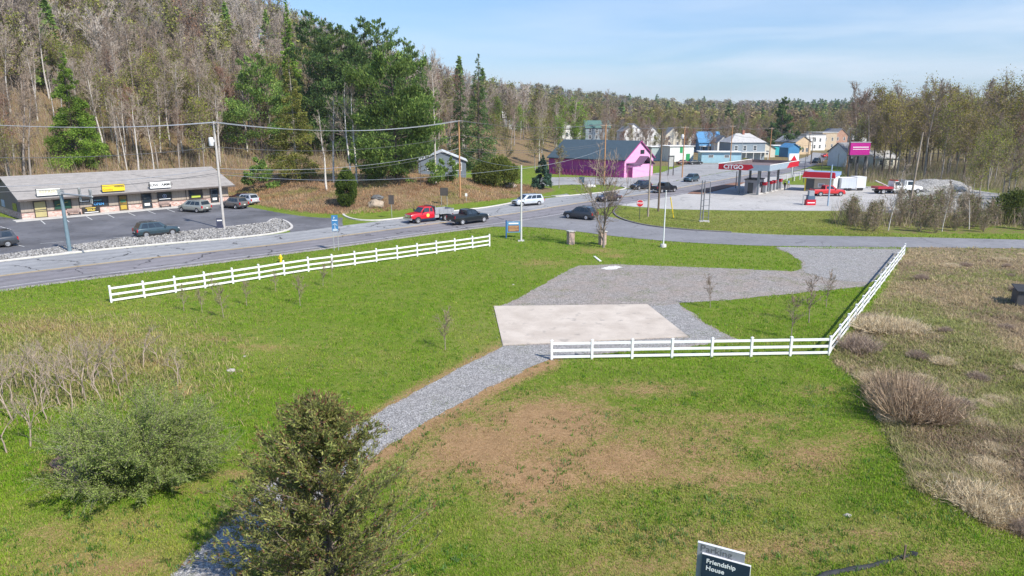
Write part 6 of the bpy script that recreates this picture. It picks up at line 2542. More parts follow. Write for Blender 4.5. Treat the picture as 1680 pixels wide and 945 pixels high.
# steel mast with arm carrying two signs seen from behind
p = at(115, 415)
top = aty(104, 316, p.y)
e = empty('sign_gantry', (p.x, p.y, 0), 0, 'blue grey steel mast with a long arm carrying two road signs over the road', 'sign gantry')
hm = top.z
MB().tube((0, 0, 0), (0, 0, hm), .20, .16, 12).build('mast', TEAL, e, 50)
MB().box((0, 0, .1), (.75, .75, .2)).build('base_plate', CONC, e)
MB().box((0, 0, hm + .02), (.42, .42, .5)).build('joint_box', GALV, e)
adir = Vector((.80, -.60, 0)).normalized()
a_end = adir * 7.2
MB().tube((0, 0, hm - .1), (a_end.x, a_end.y, hm + .05), .11, .07, 10).build('arm', GALV, e, 50)
for q in (.62, .95):
    c = adir * 7.2 * q
    sgn = MB()
    rz = math.atan2(adir.y, adir.x)
    for k in (-.14, .14):
        w_ = adir * k
        sgn.box((c.x + w_.x, c.y + w_.y, hm + .05), (.11, .06, 1.35), rz)
    o = sgn.build('hanger', GALV, e)
    MB().box((c.x - adir.y * -.08, c.y + .08, hm + .1), (.62, .03, 1.1), rz).build('sign_panel', M('sign_back_aluminium', (.10, .11, .12), .4, .1), e)


def cable(a, b, sag, r, m, label, group):
    n = 22
    pts = []
    for i in range(n + 1):
        t = i / n
        q = a.lerp(b, t)
        q.z -= sag * 4 * t * (1 - t)
        pts.append(q)
    segs = [(*pts[i], *pts[i + 1], r, r) for i in range(n)]
    V, Fq = ntubes(segs, 4)
    me = mesh_np('power_cable', V, [Fq], m)
    o = link('power_cable', me)
    return tag(o, label, 'cable', group)


T = pole_tops
left = aty(-90, 201, 60.0)
R2 = Vector((math.cos(RA), math.sin(RA), 0))
GC = 'overhead cables along the road'
for k, (dx, dz, m_) in enumerate(((-1.1, -.1, CABLEB), (-.4, -.1, CABLEB), (.9, -.1, CABLEB), (0, -3.0, CABLE), (0, -5.6, CABLEB), (0, -6.1, CABLE))):
    o1 = R2 * dx + Vector((0, 0, dz))
    cable(left + o1 + Vector((0, 0, .1)), T['A'] + o1, .5, .028, m_, 'overhead cable running left from the silver grey utility pole', GC + ', left span')
    cable(T['A'] + o1, T['B'] + R2 * dx * .6 + Vector((0, 0, dz * .8)), 1.3, .026, m_, 'overhead cable between the silver grey pole and the orange brown pole', GC + ', middle span')
    cable(T['B'] + R2 * dx * .6 + Vector((0, 0, dz * .8)), T['C'] + Vector((dx, 0, dz * .7)), .9, .024, CABLE, 'overhead cable between the orange brown pole and the barn pole', GC + ', barn span')
for a, b2 in (('C', 'D'), ('D', 'E'), ('E', 'F'), ('F', 'O'), ('O', 'N')):
    for dx, dz in ((-.9, -.1), (.9, -.1), (0, -2.6)):
        cable(T[a] + Vector((dx, 0, dz)), T[b2] + Vector((dx, 0, dz)), .7, .03, CABLE, 'overhead cable strung along the town street', GC + ', town spans')
cable(T['J'] + Vector((0, 0, -.2)), T['B'] + Vector((0, 0, -5)), .5, .02, CABLEB, 'bright service cable from the pale bare pole to the orange brown pole', None)
cable(T['J'] + Vector((0, 0, -.4)), T['C'] + Vector((0, 0, -5)), .5, .02, CABLEB, 'bright service cable from the pale bare pole to the barn pole', None)
cable(T['A'] + Vector((0, 0, -6.3)), T['J'] + Vector((0, 0, -.3)), 1.0, .022, CABLEB, 'bright low cable from the silver grey pole to the pale bare pole', None)
cable(T['A'] + Vector((0, 0, -6.3)), Vector((SA.x + 9, SA.y + 12, 5.3)), .6, .018, CABLE, 'service cable from the silver grey pole to the shop roof', None)

# yellow guy guard
a = at(1105, 358)
e = empty('guy_wire', tuple(a), 0, 'guy wire in a yellow guard slanting to the tall dark pole', 'guy wire')
d = T['G'] * .92 - a
MB().tube((0, 0, 0), tuple(d), .015, n=5).build('wire', CABLE, e)
MB().tube((0, 0, .05), tuple(d.normalized() * 3.0), .07, n=8).build('guard', YEL, e)


# ------------------------------------------------------------------ signs on the lawn and along the road
def post_sign(u, vb, vt, wpx, hpx_, mat, label, name='road_sign', face=None, posts=1, rz=0.0, group=None, cat='sign', back=None):
    p = on(u, vb)
    sc = (p.y * CP + CAMH * SP) / FPX
    h = aty(u, vt, p.y).z - p.z
    w, hh = wpx * sc, hpx_ * sc * 1.0
    e = empty(name, tuple(p), rz, label, cat, group)
    for i in range(posts):
        x = 0 if posts == 1 else (-.36 + .72 * i) * w
        MB().tube((x, .05, -.2), (x, .05, h - .02), .035, n=6).build('post', GALV, e)
    MB().bb(-w / 2, w / 2, -.02, .012, h - hh, h).build('panel', mat, e)
    return e, w, hh, h


BROWN = M('sign_back_brown', (.07, .06, .055), .5, .15)
e, w, hh, h = post_sign(552, 411, 353, 10, 26, M('sign_blue', (.05, .18, .38), .45, .1), 'tall narrow blue sign with white markings on twin posts by the road', posts=2, rz=.2)
MB().bb(-w * .40, w * .40, -.03, -.02, h - hh * .96, h - hh * .90).build('stripe', INKW, e)
MB().bb(-w * .40, w * .40, -.03, -.02, h - hh * .34, h - hh * .30).build('stripe', INKW, e)
text('P', .30, INKW, e, (-.05, -.03, h - hh * .18), (PI / 2, 0, 0))
mb = MB()
for x0, z0, x1, z1 in ((-.22, .62, .0, .52), (0, .52, .22, .66), (0, .52, -.02, .80), (-.02, .80, -.2, .92), (-.02, .80, .2, .92)):
    mb.tube((x0 * w * 1.6, -.026, h - hh * z0), (x1 * w * 1.6, -.026, h - hh * z1), .035, n=5)
mb.build('symbol', M('pale_blue_print', (.42, .5, .6), .5), e)
post_sign(643, 358, 320, 9, 15, BROWN, 'narrow dark sign seen from behind at the foot of the bank')
post_sign(729, 338, 308, 13, 13, BROWN, 'wide dark sign on two posts seen from behind on the bank', posts=2)
post_sign(765, 331, 317, 3.6, 5, WPAINT, 'little white marker post sign on the bank right of the orange brown pole')
post_sign(954, 312, 290, 9, 10, M('sign_back_blue', (.05, .09, .13), .5, .15), 'dark blue sign seen from behind on the grass before the pink barn')
# stop sign
p = at(1049, 360)
e = empty('stop_sign', tuple(p), -.15, 'red octagonal STOP sign on the grass island', 'sign')
hs = aty(1049, 328, p.y).z
MB().tube((0, .04, 0), (0, .04, hs - .1), .04, n=6).build('post', DGREY, e)
oc = [(.46 * math.cos(PI / 8 + i * PI / 4), hs - .46 + .46 * math.sin(PI / 8 + i * PI / 4)) for i in range(8)]
MB().prism(oc, 'Y', -.02, .0).build('panel', M('stop_red', (.60, .02, .03), .4, .05), e)
oc2 = [(.49 * math.cos(PI / 8 + i * PI / 4), hs - .46 + .49 * math.sin(PI / 8 + i * PI / 4)) for i in range(8)]
MB().prism(oc2, 'Y', .001, .012).build('border', INKW, e)
text('STOP', .34, INKW, e, (0, -.024, hs - .46), (PI / 2, 0, 0), bold=.01)

# blue framed sign beside the pale pole
p = at(843, 390)
e = empty('park_sign', tuple(p), .12, 'blue framed notice sign beside the pale bare pole', 'sign')
sc = (p.y * CP + CAMH * SP) / FPX
w = 25 * sc
h = aty(843, 361, p.y).z
BL = M('sign_frame_blue', (.025, .10, .26), .5, .1)
for x in (-w / 2, w / 2):
    MB().bb(x - .07, x + .07, -.07, .07, -.1, h).build('post', BL, e)
MB().bb(-w / 2, w / 2, -.05, .05, h * .30, h * .92).build('panel', M('sign_field_blue', (.10, .25, .42), .5, .1), e)
MB().bb(-w * .38, w * .34, -.08, -.05, h * .36, h * .70).build('notice_board', M('notice_brown', (.25, .12, .07), .6, .4, 8), e)
mb = MB()
for x0, x1, z in ((-.34, .3, .64), (-.34, .22, .56), (-.34, .3, .48), (-.34, .1, .41)):
    mb.bb(w * x0, w * x1, -.085, -.08, h * z - .02, h * z + .02)
mb.build('lettering_band', M('notice_letter', (.62, .40, .15), .6), e)
MB().bb(-w * .34, w * .30, -.056, -.05, h * .78, h * .85).build('lettering_band', INKW, e)

# brick piers
BPM = brick_mat('pier_brick', (.34, .17, .13), (.50, .33, .27), (.5, .45, .4), w=.22, h=.075)
for u, v, lb in ((936, 401, 'left brick gate pier on the lawn, darker and stained'), (988, 401.5, 'right brick gate pier on the lawn behind the leafless tree')):
    p = at(u, v)
    e = empty('brick_pier', tuple(p), .4, lb, 'pier')
    MB().bb(-.32, .32, -.32, .32, -.1, 1.42).build('shaft', BPM, e)
    MB().bb(-.40, .40, -.40, .40, 1.42, 1.52).build('capstone', CONC, e)

# hydrant
p = at(461, 430.5)
e = empty('fire_hydrant', tuple(p), .3, 'yellow fire hydrant behind the long white fence', 'hydrant')
MB().lathe([(.16, 0), (.16, .06), (.11, .07), (.11, .52), (.14, .53), (.14, .58), (.11, .64), (.05, .74), (.03, .8)], (0, 0, 0), 'Z', 16).build('barrel', YEL, e, 35)
for s in (1, -1):
    MB().tube((s * .10, 0, .42), (s * .19, 0, .42), .055, n=10).build('outlet', YEL, e)

# brochure: the parking sign in the foreground
q0, q1 = at(1145, 890, 2.45), at(1222, 910.5, 2.45)
dv = (q1 - q0)
sz = math.atan2(dv.y, dv.x)
Wd = dv.length
e = empty('parking_sign', (q0.x, q0.y, 0), sz, 'grey Parking sign with navy panel reading Friendship House in the foreground', 'sign')
STN = M('grey_stone_sign', (.30, .305, .33), .7, .1, 4, bmp=.1)
MB().bb(0, Wd, 0, .07, -.2, 2.45).build('slab', STN, e)
MB().bb(-.004, Wd + .004, -.004, .074, 2.45, 2.462).build('coping', M('pale_sign_edge', (.68, .68, .70), .5, .04), e)
NV = M('navy_panel', (.018, .035, .065), .45, .15, 3)
MB().bb(.14, Wd + .16, -.06, -.004, .4, 2.20).build('navy_panel', NV, e)
MB().bb(.135, Wd + .165, -.064, -.002, 2.20, 2.21).build('panel_edge', M('pale_sign_edge', (.68, .68, .70), .5, .04), e)
MB().bb(Wd + .161, Wd + .172, -.064, -.002, .4, 2.199).build('panel_edge', M('pale_sign_edge', (.68, .68, .70), .5, .04), e)
text('Parking', .27, M('engraved_letter', (.13, .13, .14), .8), e, (.07, -.003, 2.325), (PI / 2, 0, 0), align='LEFT', ext=.003)
text('Friendship', .175, INKW, e, (.25, -.064, 2.03), (PI / 2, 0, 0), align='LEFT', ext=.003, bold=.004)
text('House', .175, INKW, e, (.25, -.064, 1.83), (PI / 2, 0, 0), align='LEFT', ext=.003, bold=.004)

# ------------------------------------------------------------------ fuel station
CB = at(1214, 319)
crz = math.atan2(.80, .60)
FL, FD, CZ0, CZ1 = 18.6, 7.6, 4.6, 5.6
# canopy corner seen nearest at pixel (1265, 281)
cn = at(1262, 281, CZ0)
t_ = Vector((math.cos(crz), math.sin(crz), 0))
n_ = Vector((-t_.y, t_.x, 0))
cw = 9.1
e = empty('fuel_canopy', (cn.x, cn.y, 0), crz, 'red and grey CITGO canopy over the fuel pumps', 'canopy')
MB().bb(0, FL, 0, cw, CZ0 + .02, CZ0 + .42).build('deck', M('canopy_deck_top', (.17, .13, .13), .9, .3, .6), e)
mb = MB()
mb.bb(0, FL, 0, .12, CZ0 + .43, CZ1 - .01)
mb.bb(0, FL, cw - .12, cw, CZ0 + .43, CZ1 - .01)
mb.bb(0, .12, .13, cw - .13, CZ0 + .43, CZ1 - .01)
mb.bb(FL - .12, FL, .13, cw - .13, CZ0 + .43, CZ1 - .01)
mb.build('parapet', M('canopy_deck_top', (.17, .13, .13), .9, .3, .6), e)
f0 = .06
GF = M('fascia_silver', (.30, .37, .43), .4, .06)
RF_ = M('fascia_red', (.52, .012, .03), .35, .06, 1)
mb = MB()
mb.prism([(0, CZ0), (FL * .56, CZ0), (FL * .66, CZ1), (0, CZ1)], 'Y', -f0, -.002)
mb.build('silver_fascia', GF, e)
MB().prism([(FL * .56, CZ0), (FL, CZ0), (FL, CZ1), (FL * .66, CZ1)], 'Y', -f0, -.002).build('red_fascia', RF_, e)
# left face (seen on the left): runs along local y at x=0
MB().prism([(cw * .42, CZ0), (cw, CZ0), (cw, CZ1), (cw * .34, CZ1), (cw * .30, (CZ0 + CZ1) / 2)], 'X', -f0, -.002).build('red_fascia', RF_, e)
MB().prism([(-f0, CZ0), (cw * .42 - .01, CZ0), (cw * .30 - .01, (CZ0 + CZ1) / 2), (cw * .34 - .01, CZ1), (-f0, CZ1)], 'X', -f0 + .004, -.002).build('silver_fascia', GF, e)
text('CITGO', 1.0, INKW, e, (-f0 - .03, cw * .70, (CZ0 + CZ1) / 2), (PI / 2, 0, -PI / 2), bold=.03, sx=1.15)
for y in (-f0, cw + f0):
    MB().bb(-f0, FL, y - .04, y + .04, CZ1, CZ1 + .1).build('coping', WPAINT, e)
for x in (3.5, 9.5, 15.5):
    for y in (2.8, cw - 2.8):
        MB().bb(x - .18, x + .18, y - .18, y + .18, 0, CZ0 + .02).build('column', M('canopy_column', (.22, .24, .26), .5, .1), e)


def cl(x, y, z=0.0):
    q = cn + t_ * x + n_ * y
    return Vector((q.x, q.y, z))


# tall sign with red triangle beyond the canopy
p = at(1299, 291)
e = empty('price_sign', tuple(p), .15, 'white square sign with red triangle above the canopy', 'sign')
h1 = aty(1299, 252, p.y).z
sc = (p.y * CP + CAMH * SP) / FPX
MB().bb(-.2, .2, -.1, .1, 0, h1 - 2.0).build('post', GALV, e)
MB().bb(-8.5 * sc, 8.5 * sc, -.2, .2, h1 - 15 * sc, h1).build('panel', M('white_sign_face', (.78, .79, .80), .4, .03), e)
MB().prism([(-5.6 * sc, h1 - 11.2 * sc), (5.6 * sc, h1 - 11.2 * sc), (0, h1 - 2.5 * sc)], 'Y', -.24, -.2).build('triangle_emblem', RF_, e)
MB().bb(-5.6 * sc, 5.6 * sc, -.24, -.2, h1 - 13.4 * sc, h1 - 12.2 * sc).build('blue_stripe', M('emblem_blue', (.03, .06, .30), .4), e)

# pay booth and pumps under the canopy
p = at(1243, 315)
BRZ = crz
e = empty('pay_booth', tuple(at(1240, 319)), BRZ, 'small grey attendant booth under the canopy', 'booth')
MB().bb(0, 4.2, 0, 2.2, 0, 2.6).build('wall', M('booth_wall', (.36, .34, .36), .6, .12), e)
MB().bb(-.15, 4.35, -.15, 2.35, 2.6, 2.75).build('roof', DGREY, e)
for x in (.9, 1.9, 2.8):
    MB().bb(x, x + .6, -.03, -.003, 1.1, 2.1).build('window', GLASSD, e)
MB().bb(-.03, -.003, .6, 1.6, 0, 2.1).build('door', GLASSD, e)
MB().bb(-.6, 5.2, -.6, 2.8, -.05, .16).build('island', CONC, e)
for i, (x, y) in enumerate(((7.6, 2.8), (11.2, 2.8), (13.4, 2.8), (17.4, 2.8), (11.6, 6.3))):
    q = cl(x, y)
    e = empty('fuel_pump', tuple(q), crz, ('fuel pump nearest the attendant booth under the canopy', 'second fuel pump along the canopy from the booth', 'third fuel pump along the canopy from the booth', 'farthest fuel pump of the front row under the canopy',
              'fuel pump in the back row under the canopy')[i], 'fuel pump', 'fuel pumps under the canopy')
    MB().bb(-.9, .9, -.55, .55, 0, .16).build('island', CONC, e)
    MB().bb(-.45, .45, -.3, .3, .16, 1.5).build('cabinet', M('pump_grey', (.30, .31, .33), .4, .1), e)
    MB().bb(-.48, .48, -.33, .33, 1.5, 2.05).build('head', RF_, e)
    MB().bb(-.32, .32, -.345, -.33, 1.58, 1.9).build('display', GLASSD, e)
    MB().path([(.47, -.2, 1.3), (.62, -.2, .9), (.55, -.2, .45), (.47, -.2, .9)], .025).build('hose', BLACK, e)

# mulch strip between road and forecourt
MUL = M('brown_mulch', (.22, .115, .075), .95, .3, 3, bmp=.5)
ml = px((1128, 318), (1140, 314), (1175, 306), (1205, 300.5), (1222, 300), (1212, 304), (1180, 312), (1150, 319))
mb = MB()
mb.prism([(q.x, q.y) for q in ml], 'Z', .0, .13)
o = mb.build('mulch_bed', MUL)
o['kind'] = 'structure'
sheet('grass_verge', px((1273, 299), (1300, 291), (1322, 286), (1336, 297), (1330, 304), (1285, 303)), GROUND_MAT, .05, .5, .15, 17)
# grass plots that carry no paving
# kiosk with red mansard roof
p = at(1319, 313.5)
e = empty('kiosk', tuple(p), -.60, 'tan kiosk with red fascia and blue sided roof by the red pickup', 'kiosk')
kw, kd = 5.0, 6.0
MB().bb(0, kw, 0, kd, 0, 2.9).build('wall', M('kiosk_tan', (.46, .38, .29), .7, .1), e)
MB().prism([(-.5, 2.7), (kw + .4, 2.7), (kw + .15, 3.75), (-.2, 3.75)], 'Y', -.6, -.02).build('red_fascia', RF_, e)
MB().bb(-.45, kw + .35, -.62, -.02, 2.58, 2.7).build('white_band', WPAINT, e)
MB().bb(-.3, kw + .3, -.0, kd + .2, 2.95, 3.6).build('roof', M('kiosk_blue_roof', (.22, .32, .48), .5, .1), e)
MB().bb(.25, 1.7, -.04, -.003, .3, 2.4).build('window', GLASSD, e)
MB().bb(2.4, 3.6, -.05, -.003, .9, 1.6).build('notice_board', WPAINT, e)
MB().bb(2.55, 3.45, -.06, -.05, 1.0, 1.5).build('notice', M('notice_grey', (.3, .3, .32), .6, .3, 9), e)
MB().bb(kw + .003, kw + .12, .1, kd - .1, .02, 2.9).build('side_panel', WPAINT, e)
MB().bb(.0, .22, -.05, -.003, 0, 2.58).build('corner_post', YEL, e)

# lone red pump dispenser on the forecourt
p = at(1328.5, 336.5)
e = empty('air_dispenser', tuple(p), .05, 'squat red and blue vending unit standing alone on the forecourt', 'dispenser')
MB().bb(-.75, .75, -.4, .4, 0, .9).build('base', RF_, e)
MB().bb(-.55, .6, -.35, .35, .9, 1.5).build('cabinet', M('dispenser_blue', (.08, .13, .20), .4, .15, 4), e)
MB().bb(-.4, .45, -.3, .3, 1.5, 2.3).build('head', M('dispenser_grey', (.30, .32, .35), .5, .2, 4), e)
MB().bb(-.6, .6, -.42, -.4, .35, .5).build('label', INKW, e)
p = at(1317, 337)
e = empty('bollard', tuple(p), 0, 'thin grey bollard left of the red vending unit', 'bollard')
MB().tube((0, 0, 0), (0, 0, 1.5), .09, n=10).build('post', GALV, e)
p = at(1358, 338)
e = empty('bare_pole', tuple(p), 0, 'bluish steel pole in front of the red pickup', 'pole')
MB().tube((0, 0, 0), (0, 0, aty(1362, 270, p.y).z), .13, .10, 10).build('post', M('bluish_steel', (.30, .40, .50), .45, .1), e)
for i, (u, v) in enumerate(((1291, 297), (1303, 297), (1312, 295))):
    p = at(u, v)
    e = empty('bollard', tuple(p), 0, 'white post on the grass beyond the canopy', 'bollard', 'white posts beyond the canopy')
    MB().tube((0, 0, 0), (0, 0, 1.6), .10, n=8).build('post', WPAINT, e)
for i, (u, vb, vt) in enumerate(((1318, 300, 250), (1300, 298, 272), (1346, 298, 262), (1372, 292, 252))):
    pole('Q%d' % i, u, vb, vt, DGREY, ('thin dark post left of the kiosk roof', 'thin dark post on the grass beyond the canopy end', 'thin dark post behind the kiosk', 'thin dark post behind the box trailers')[i], .07, name='thin_post', cat='post')

# empty sign frame: two ladder legs
p = at(1155, 364)
e = empty('lattice_tower', tuple(p), -.12, 'empty grey steel lattice sign frame on the grass island', 'lattice tower')
h = aty(1155, 296, p.y).z
sc = (p.y * CP + CAMH * SP) / FPX
w = 13 * sc
ST = M('frame_steel', (.19, .19, .21), .5, .2)
for j, x in enumerate((-w / 2, -w * .18, w / 2)):
    MB().tube((x, .0, 0), (x, 0, h - (.2 if j == 2 else 0)), .085 if j < 2 else .06, n=6).build('leg', ST, e)
mb = MB()
for i in range(7):
    z = .5 + (h - .8) * i / 6
    mb.bb(-w / 2, -w * .18, -.03, .03, z - .03, z + .03)
    mb.bb(-w * .18, w / 2, -.025, .025, z + .1, z + .15)
mb.build('rung', ST, e)
MB().bb(-w * .62, w * .62, -.35, .35, -.05, .18).build('footing', CONC, e)
# second sign frame by the barn lot
p = at(1100, 288)
e = empty('framed_sign', tuple(p), .1, 'small dark framed sign on two legs beside the barn lot', 'sign frame')
sc = (p.y * CP + CAMH * SP) / FPX
h = aty(1100, 257, p.y).z
for x in (-4.2 * sc, 4.2 * sc):
    MB().bb(x - .1, x + .1, -.08, .08, 0, h).build('leg', DGREY, e)
MB().bb(-4.2 * sc, 4.2 * sc, -.06, .06, h - 16 * sc, h).build('panel', M('grey_sign_panel', (.40, .40, .36), .6, .15), e)
MB().bb(-4.8 * sc, 4.8 * sc, -.12, .12, h, h + .25).build('cap', DGREY, e)

# billboard
p = at(1405, 292)
e = empty('billboard', tuple(p), .12, 'magenta billboard with two white lines above the house roof', 'billboard')
sc = (p.y * CP + CAMH * SP) / FPX
z0, z1 = aty(1405, 254, p.y).z, aty(1405, 234, p.y).z
w = 34 * sc
MB().bb(-w / 2, w / 2, -.2, .25, z0, z1).build('panel', M('billboard_magenta', (.42, .012, .22), .45, .1, .4), e)
MB().bb(-w / 2 - .1, w / 2 + .1, -.24, .29, z1, z1 + .2).build('frame', M('frame_grey', (.35, .35, .36), .5), e)
MB().bb(-w / 2 - .4, w / 2 + .3, -1.1, .3, z0 - .3, z0 - .02).build('catwalk', DGREY, e)
mb = MB()
mb.bb(-w * .38, w * .42, -.22, -.2, z0 + (z1 - z0) * .60, z0 + (z1 - z0) * .66)
mb.bb(-w * .38, w * .44, -.22, -.2, z0 + (z1 - z0) * .44, z0 + (z1 - z0) * .48)
mb.build('white_line', INKW, e)
for x in (-w * .4, 0, w * .4):
    MB().bb(x - .18, x + .18, .26, .55, 0, z1 - .3).build('leg', DGREY, e)

# ------------------------------------------------------------------ small things near at hand
# sandwich board by the silver pole
p = at(362, 376)
e = empty('sandwich_board', tuple(p), .3, 'dark blue sandwich board at the foot of the silver grey pole', 'sign')
SBL = M('sandwich_navy', (.025, .03, .06), .6, .2)
MB().slab([(-.4, -.34, 0), (.4, -.34, 0), (.4, -.04, 1.35), (-.4, -.04, 1.35)], (0, -1, .2), .04).build('front_panel', SBL, e)
MB().slab([(-.4, .34, 0), (.4, .34, 0), (.4, .04, 1.35), (-.4, .04, 1.35)], (0, 1, .2), .04).build('back_panel', SBL, e)
MB().bb(-.3, .3, -.16, -.10, 1.05, 1.18).build('lettering_band', INKW, e)


def boulder(p, r, seed, m, label):
    bm = bmesh.new()
    bmesh.ops.create_icosphere(bm, subdivisions=3, radius=1)
    for v in bm.verts:
        n = mnoise.noise(v.co * 1.3 + Vector((seed, 0, 0))) * .35 + mnoise.noise(v.co * 3.2 + Vector((0, seed, 0))) * .13
        v.co *= 1 + n
        v.co.x *= r[0]
        v.co.y *= r[1]
        v.co.z *= r[2]
    me = bpy.data.meshes.new('boulder')
    bm.to_mesh(me)
    bm.free()
    me.materials.append(m)
    o = link('boulder', me)
    o.location = p + Vector((0, 0, r[2] * .55))
    return tag(o, label, 'boulder')


STONE = M('tan_boulder', (.34, .27, .20), .9, .25, 1.5, bmp=.6, bscale=5)
STONED = M('dark_boulder', (.12, .12, .12), .9, .3, 1.5, bmp=.6, bscale=5)
boulder(on(616, 340), (1.2, .9, .75), 1.0, STONE, 'big tan boulder at the foot of the bank')
boulder(on(619, 327), (.9, .7, .45), 4.0, STONED, 'smaller dark boulder above the tan one on the bank')
boulder(on(836, 307), (1.3, .8, .6), 7.0, M('pinkish_boulder', (.36, .29, .25), .9, .25, 1.5, bmp=.6, bscale=5), 'pinkish stones at the right end of the bank')
boulder(on(968, 307), (1.1, .6, .4), 9.0, M('pale_boulder', (.52, .5, .47), .9, .2, 1.5, bmp=.6, bscale=5), 'pale low rock on the grass before the pink barn')

# gravel heap in the yard
bm = bmesh.new()
bmesh.ops.create_icosphere(bm, subdivisions=4, radius=1)
for v in bm.verts:
    v.co *= 1 + mnoise.noise(v.co * 2.0) * .18 + mnoise.noise(v.co * 7) * .05
    v.co.x *= 7.5
    v.co.y *= 4.0
    v.co.z = max(-.2, v.co.z) * 2.1
me = bpy.data.meshes.new('gravel_heap')
bm.to_mesh(me)
bm.free()
me.materials.append(gravel_mat('heap_gravel', (.27, .26, .25), (.44, .43, .41), (.36, .35, .33), 4, .6))
o = link('gravel_heap', me)
o.location = at(1530, 312)
tag(o, 'heap of pale gravel at the back of the yard', 'gravel heap')

# silt sock with stake
pts = [at(u, v) for u, v in ((1335, 951), (1360, 942), (1395, 936), (1425, 931), (1452, 924), (1478, 917), (1496, 912), (1504, 915))]
pts = smooth_line(pts, 2)
e = empty('silt_sock', tuple(pts[0]), 0, 'black erosion control sock with a wooden stake lying on the grass', 'silt sock')
mb = MB()
rings = []
for i, q in enumerate(pts):
    a, b2 = pts[max(0, i - 1)], pts[min(len(pts) - 1, i + 1)]
    t = (b2 - a).normalized()
    n2 = Vector((-t.y, t.x, 0))
    rr = .065 * (1 + .6 * mnoise.noise(q * 2.3)) + (.05 if i > len(pts) - 7 else 0)
    c = q - pts[0] + Vector((0, 0, .03))
    rings.append([tuple(c + n2 * math.cos(k * PI / 5) * rr * 1.35 + Vector((0, 0, math.sin(k * PI / 5) * rr))) for k in range(10)])
mb.loft(rings)
mb.build('sock', M('black_mesh_fabric', (.035, .037, .04), .85, .35, 9, bmp=.6), e, 60)
q = at(1482, 921) - pts[0]
MB().box((q.x, q.y, .25), (.045, .045, .62)).build('stake', WOODD, e)

# spotlight on a stake by the bush
p = at(100, 757)
e = empty('garden_spotlight', (p.x, p.y, hz(p.x, p.y)), .5, 'small white spotlight on a stake in the mulch by the rounded bush', 'spotlight')
MB().tube((0, 0, -.1), (0, 0, .30), .018, n=6).build('stake', GALV, e)
MB().tube((0, -.10, .33), (0, .10, .42), .07, .085, 12).build('lamp_head', WPAINT, e)

# pale board lying on the grass, slabs of stone
for (u0, v0, u1, v1, w_, lb, m_) in ((975, 421, 985, 429, .14, 'pale plank lying on the lawn beyond the gravel', WPAINT),):
    a, b2 = at(u0, v0), at(u1, v1)
    c = (a + b2) / 2
    d = b2 - a
    o = MB().box((0, 0, .04), (d.length, w_ * 1.6, .06)).build('plank', m_)
    o.location = c
    o.rotation_euler = (0, 0, math.atan2(d.y, d.x))
    tag(o, lb, 'plank')

# dark timber hatch at the right edge of the field
p = at(1672, 505)
e = empty('timber_box', (p.x, p.y, hz(p.x, p.y)), -.35, 'dark weathered timber bin at the right edge of the dry field', 'timber bin')
DW = board_mat('dark_weathered_boards', (.07, .068, .07), .16, 'xy', .5)
MB().bb(-.2, 2.2, 0, 1.3, -.2, 1.05).build('body', DW, e)
MB().slab([(-.3, -.12, 1.08), (2.3, -.12, 1.08), (2.3, 1.4, 1.3), (-.3, 1.4, 1.3)], (0, 0, 1), .06).build('lid', M('dark_lid', (.035, .036, .04), .8, .2), e)

# litter of pale stones on the lawn
LS = M('pale_stone', (.38, .35, .31), .9, .15, 6)
for i, (u, v, r_, lb) in enumerate(((380, 610, .22, 'pale stone beside the sunken strip on the left lawn'), (402, 585, .12, 'small pale stone above the sunken strip on the left lawn'), (1423, 560, .14, 'pale stone in the dry field beside the corner post'),
                                    (1585, 434, .18, 'pale stone far up in the dry field'), (500, 660, .13, 'pale stone on the lawn above the near evergreen'), (1390, 851, .13, 'pale stone on the near grass right of the Parking sign'), (842, 467, .1, 'dark edged stone at the left rim of the gravel drive'))):
    p = at(u, v)
    o = boulder(Vector((p.x, p.y, hz(p.x, p.y) - .04)), (r_, r_ * .8, r_ * .5), i * 3.1, LS, lb)
    o.name = 'stone'
    o['category'] = 'stone'


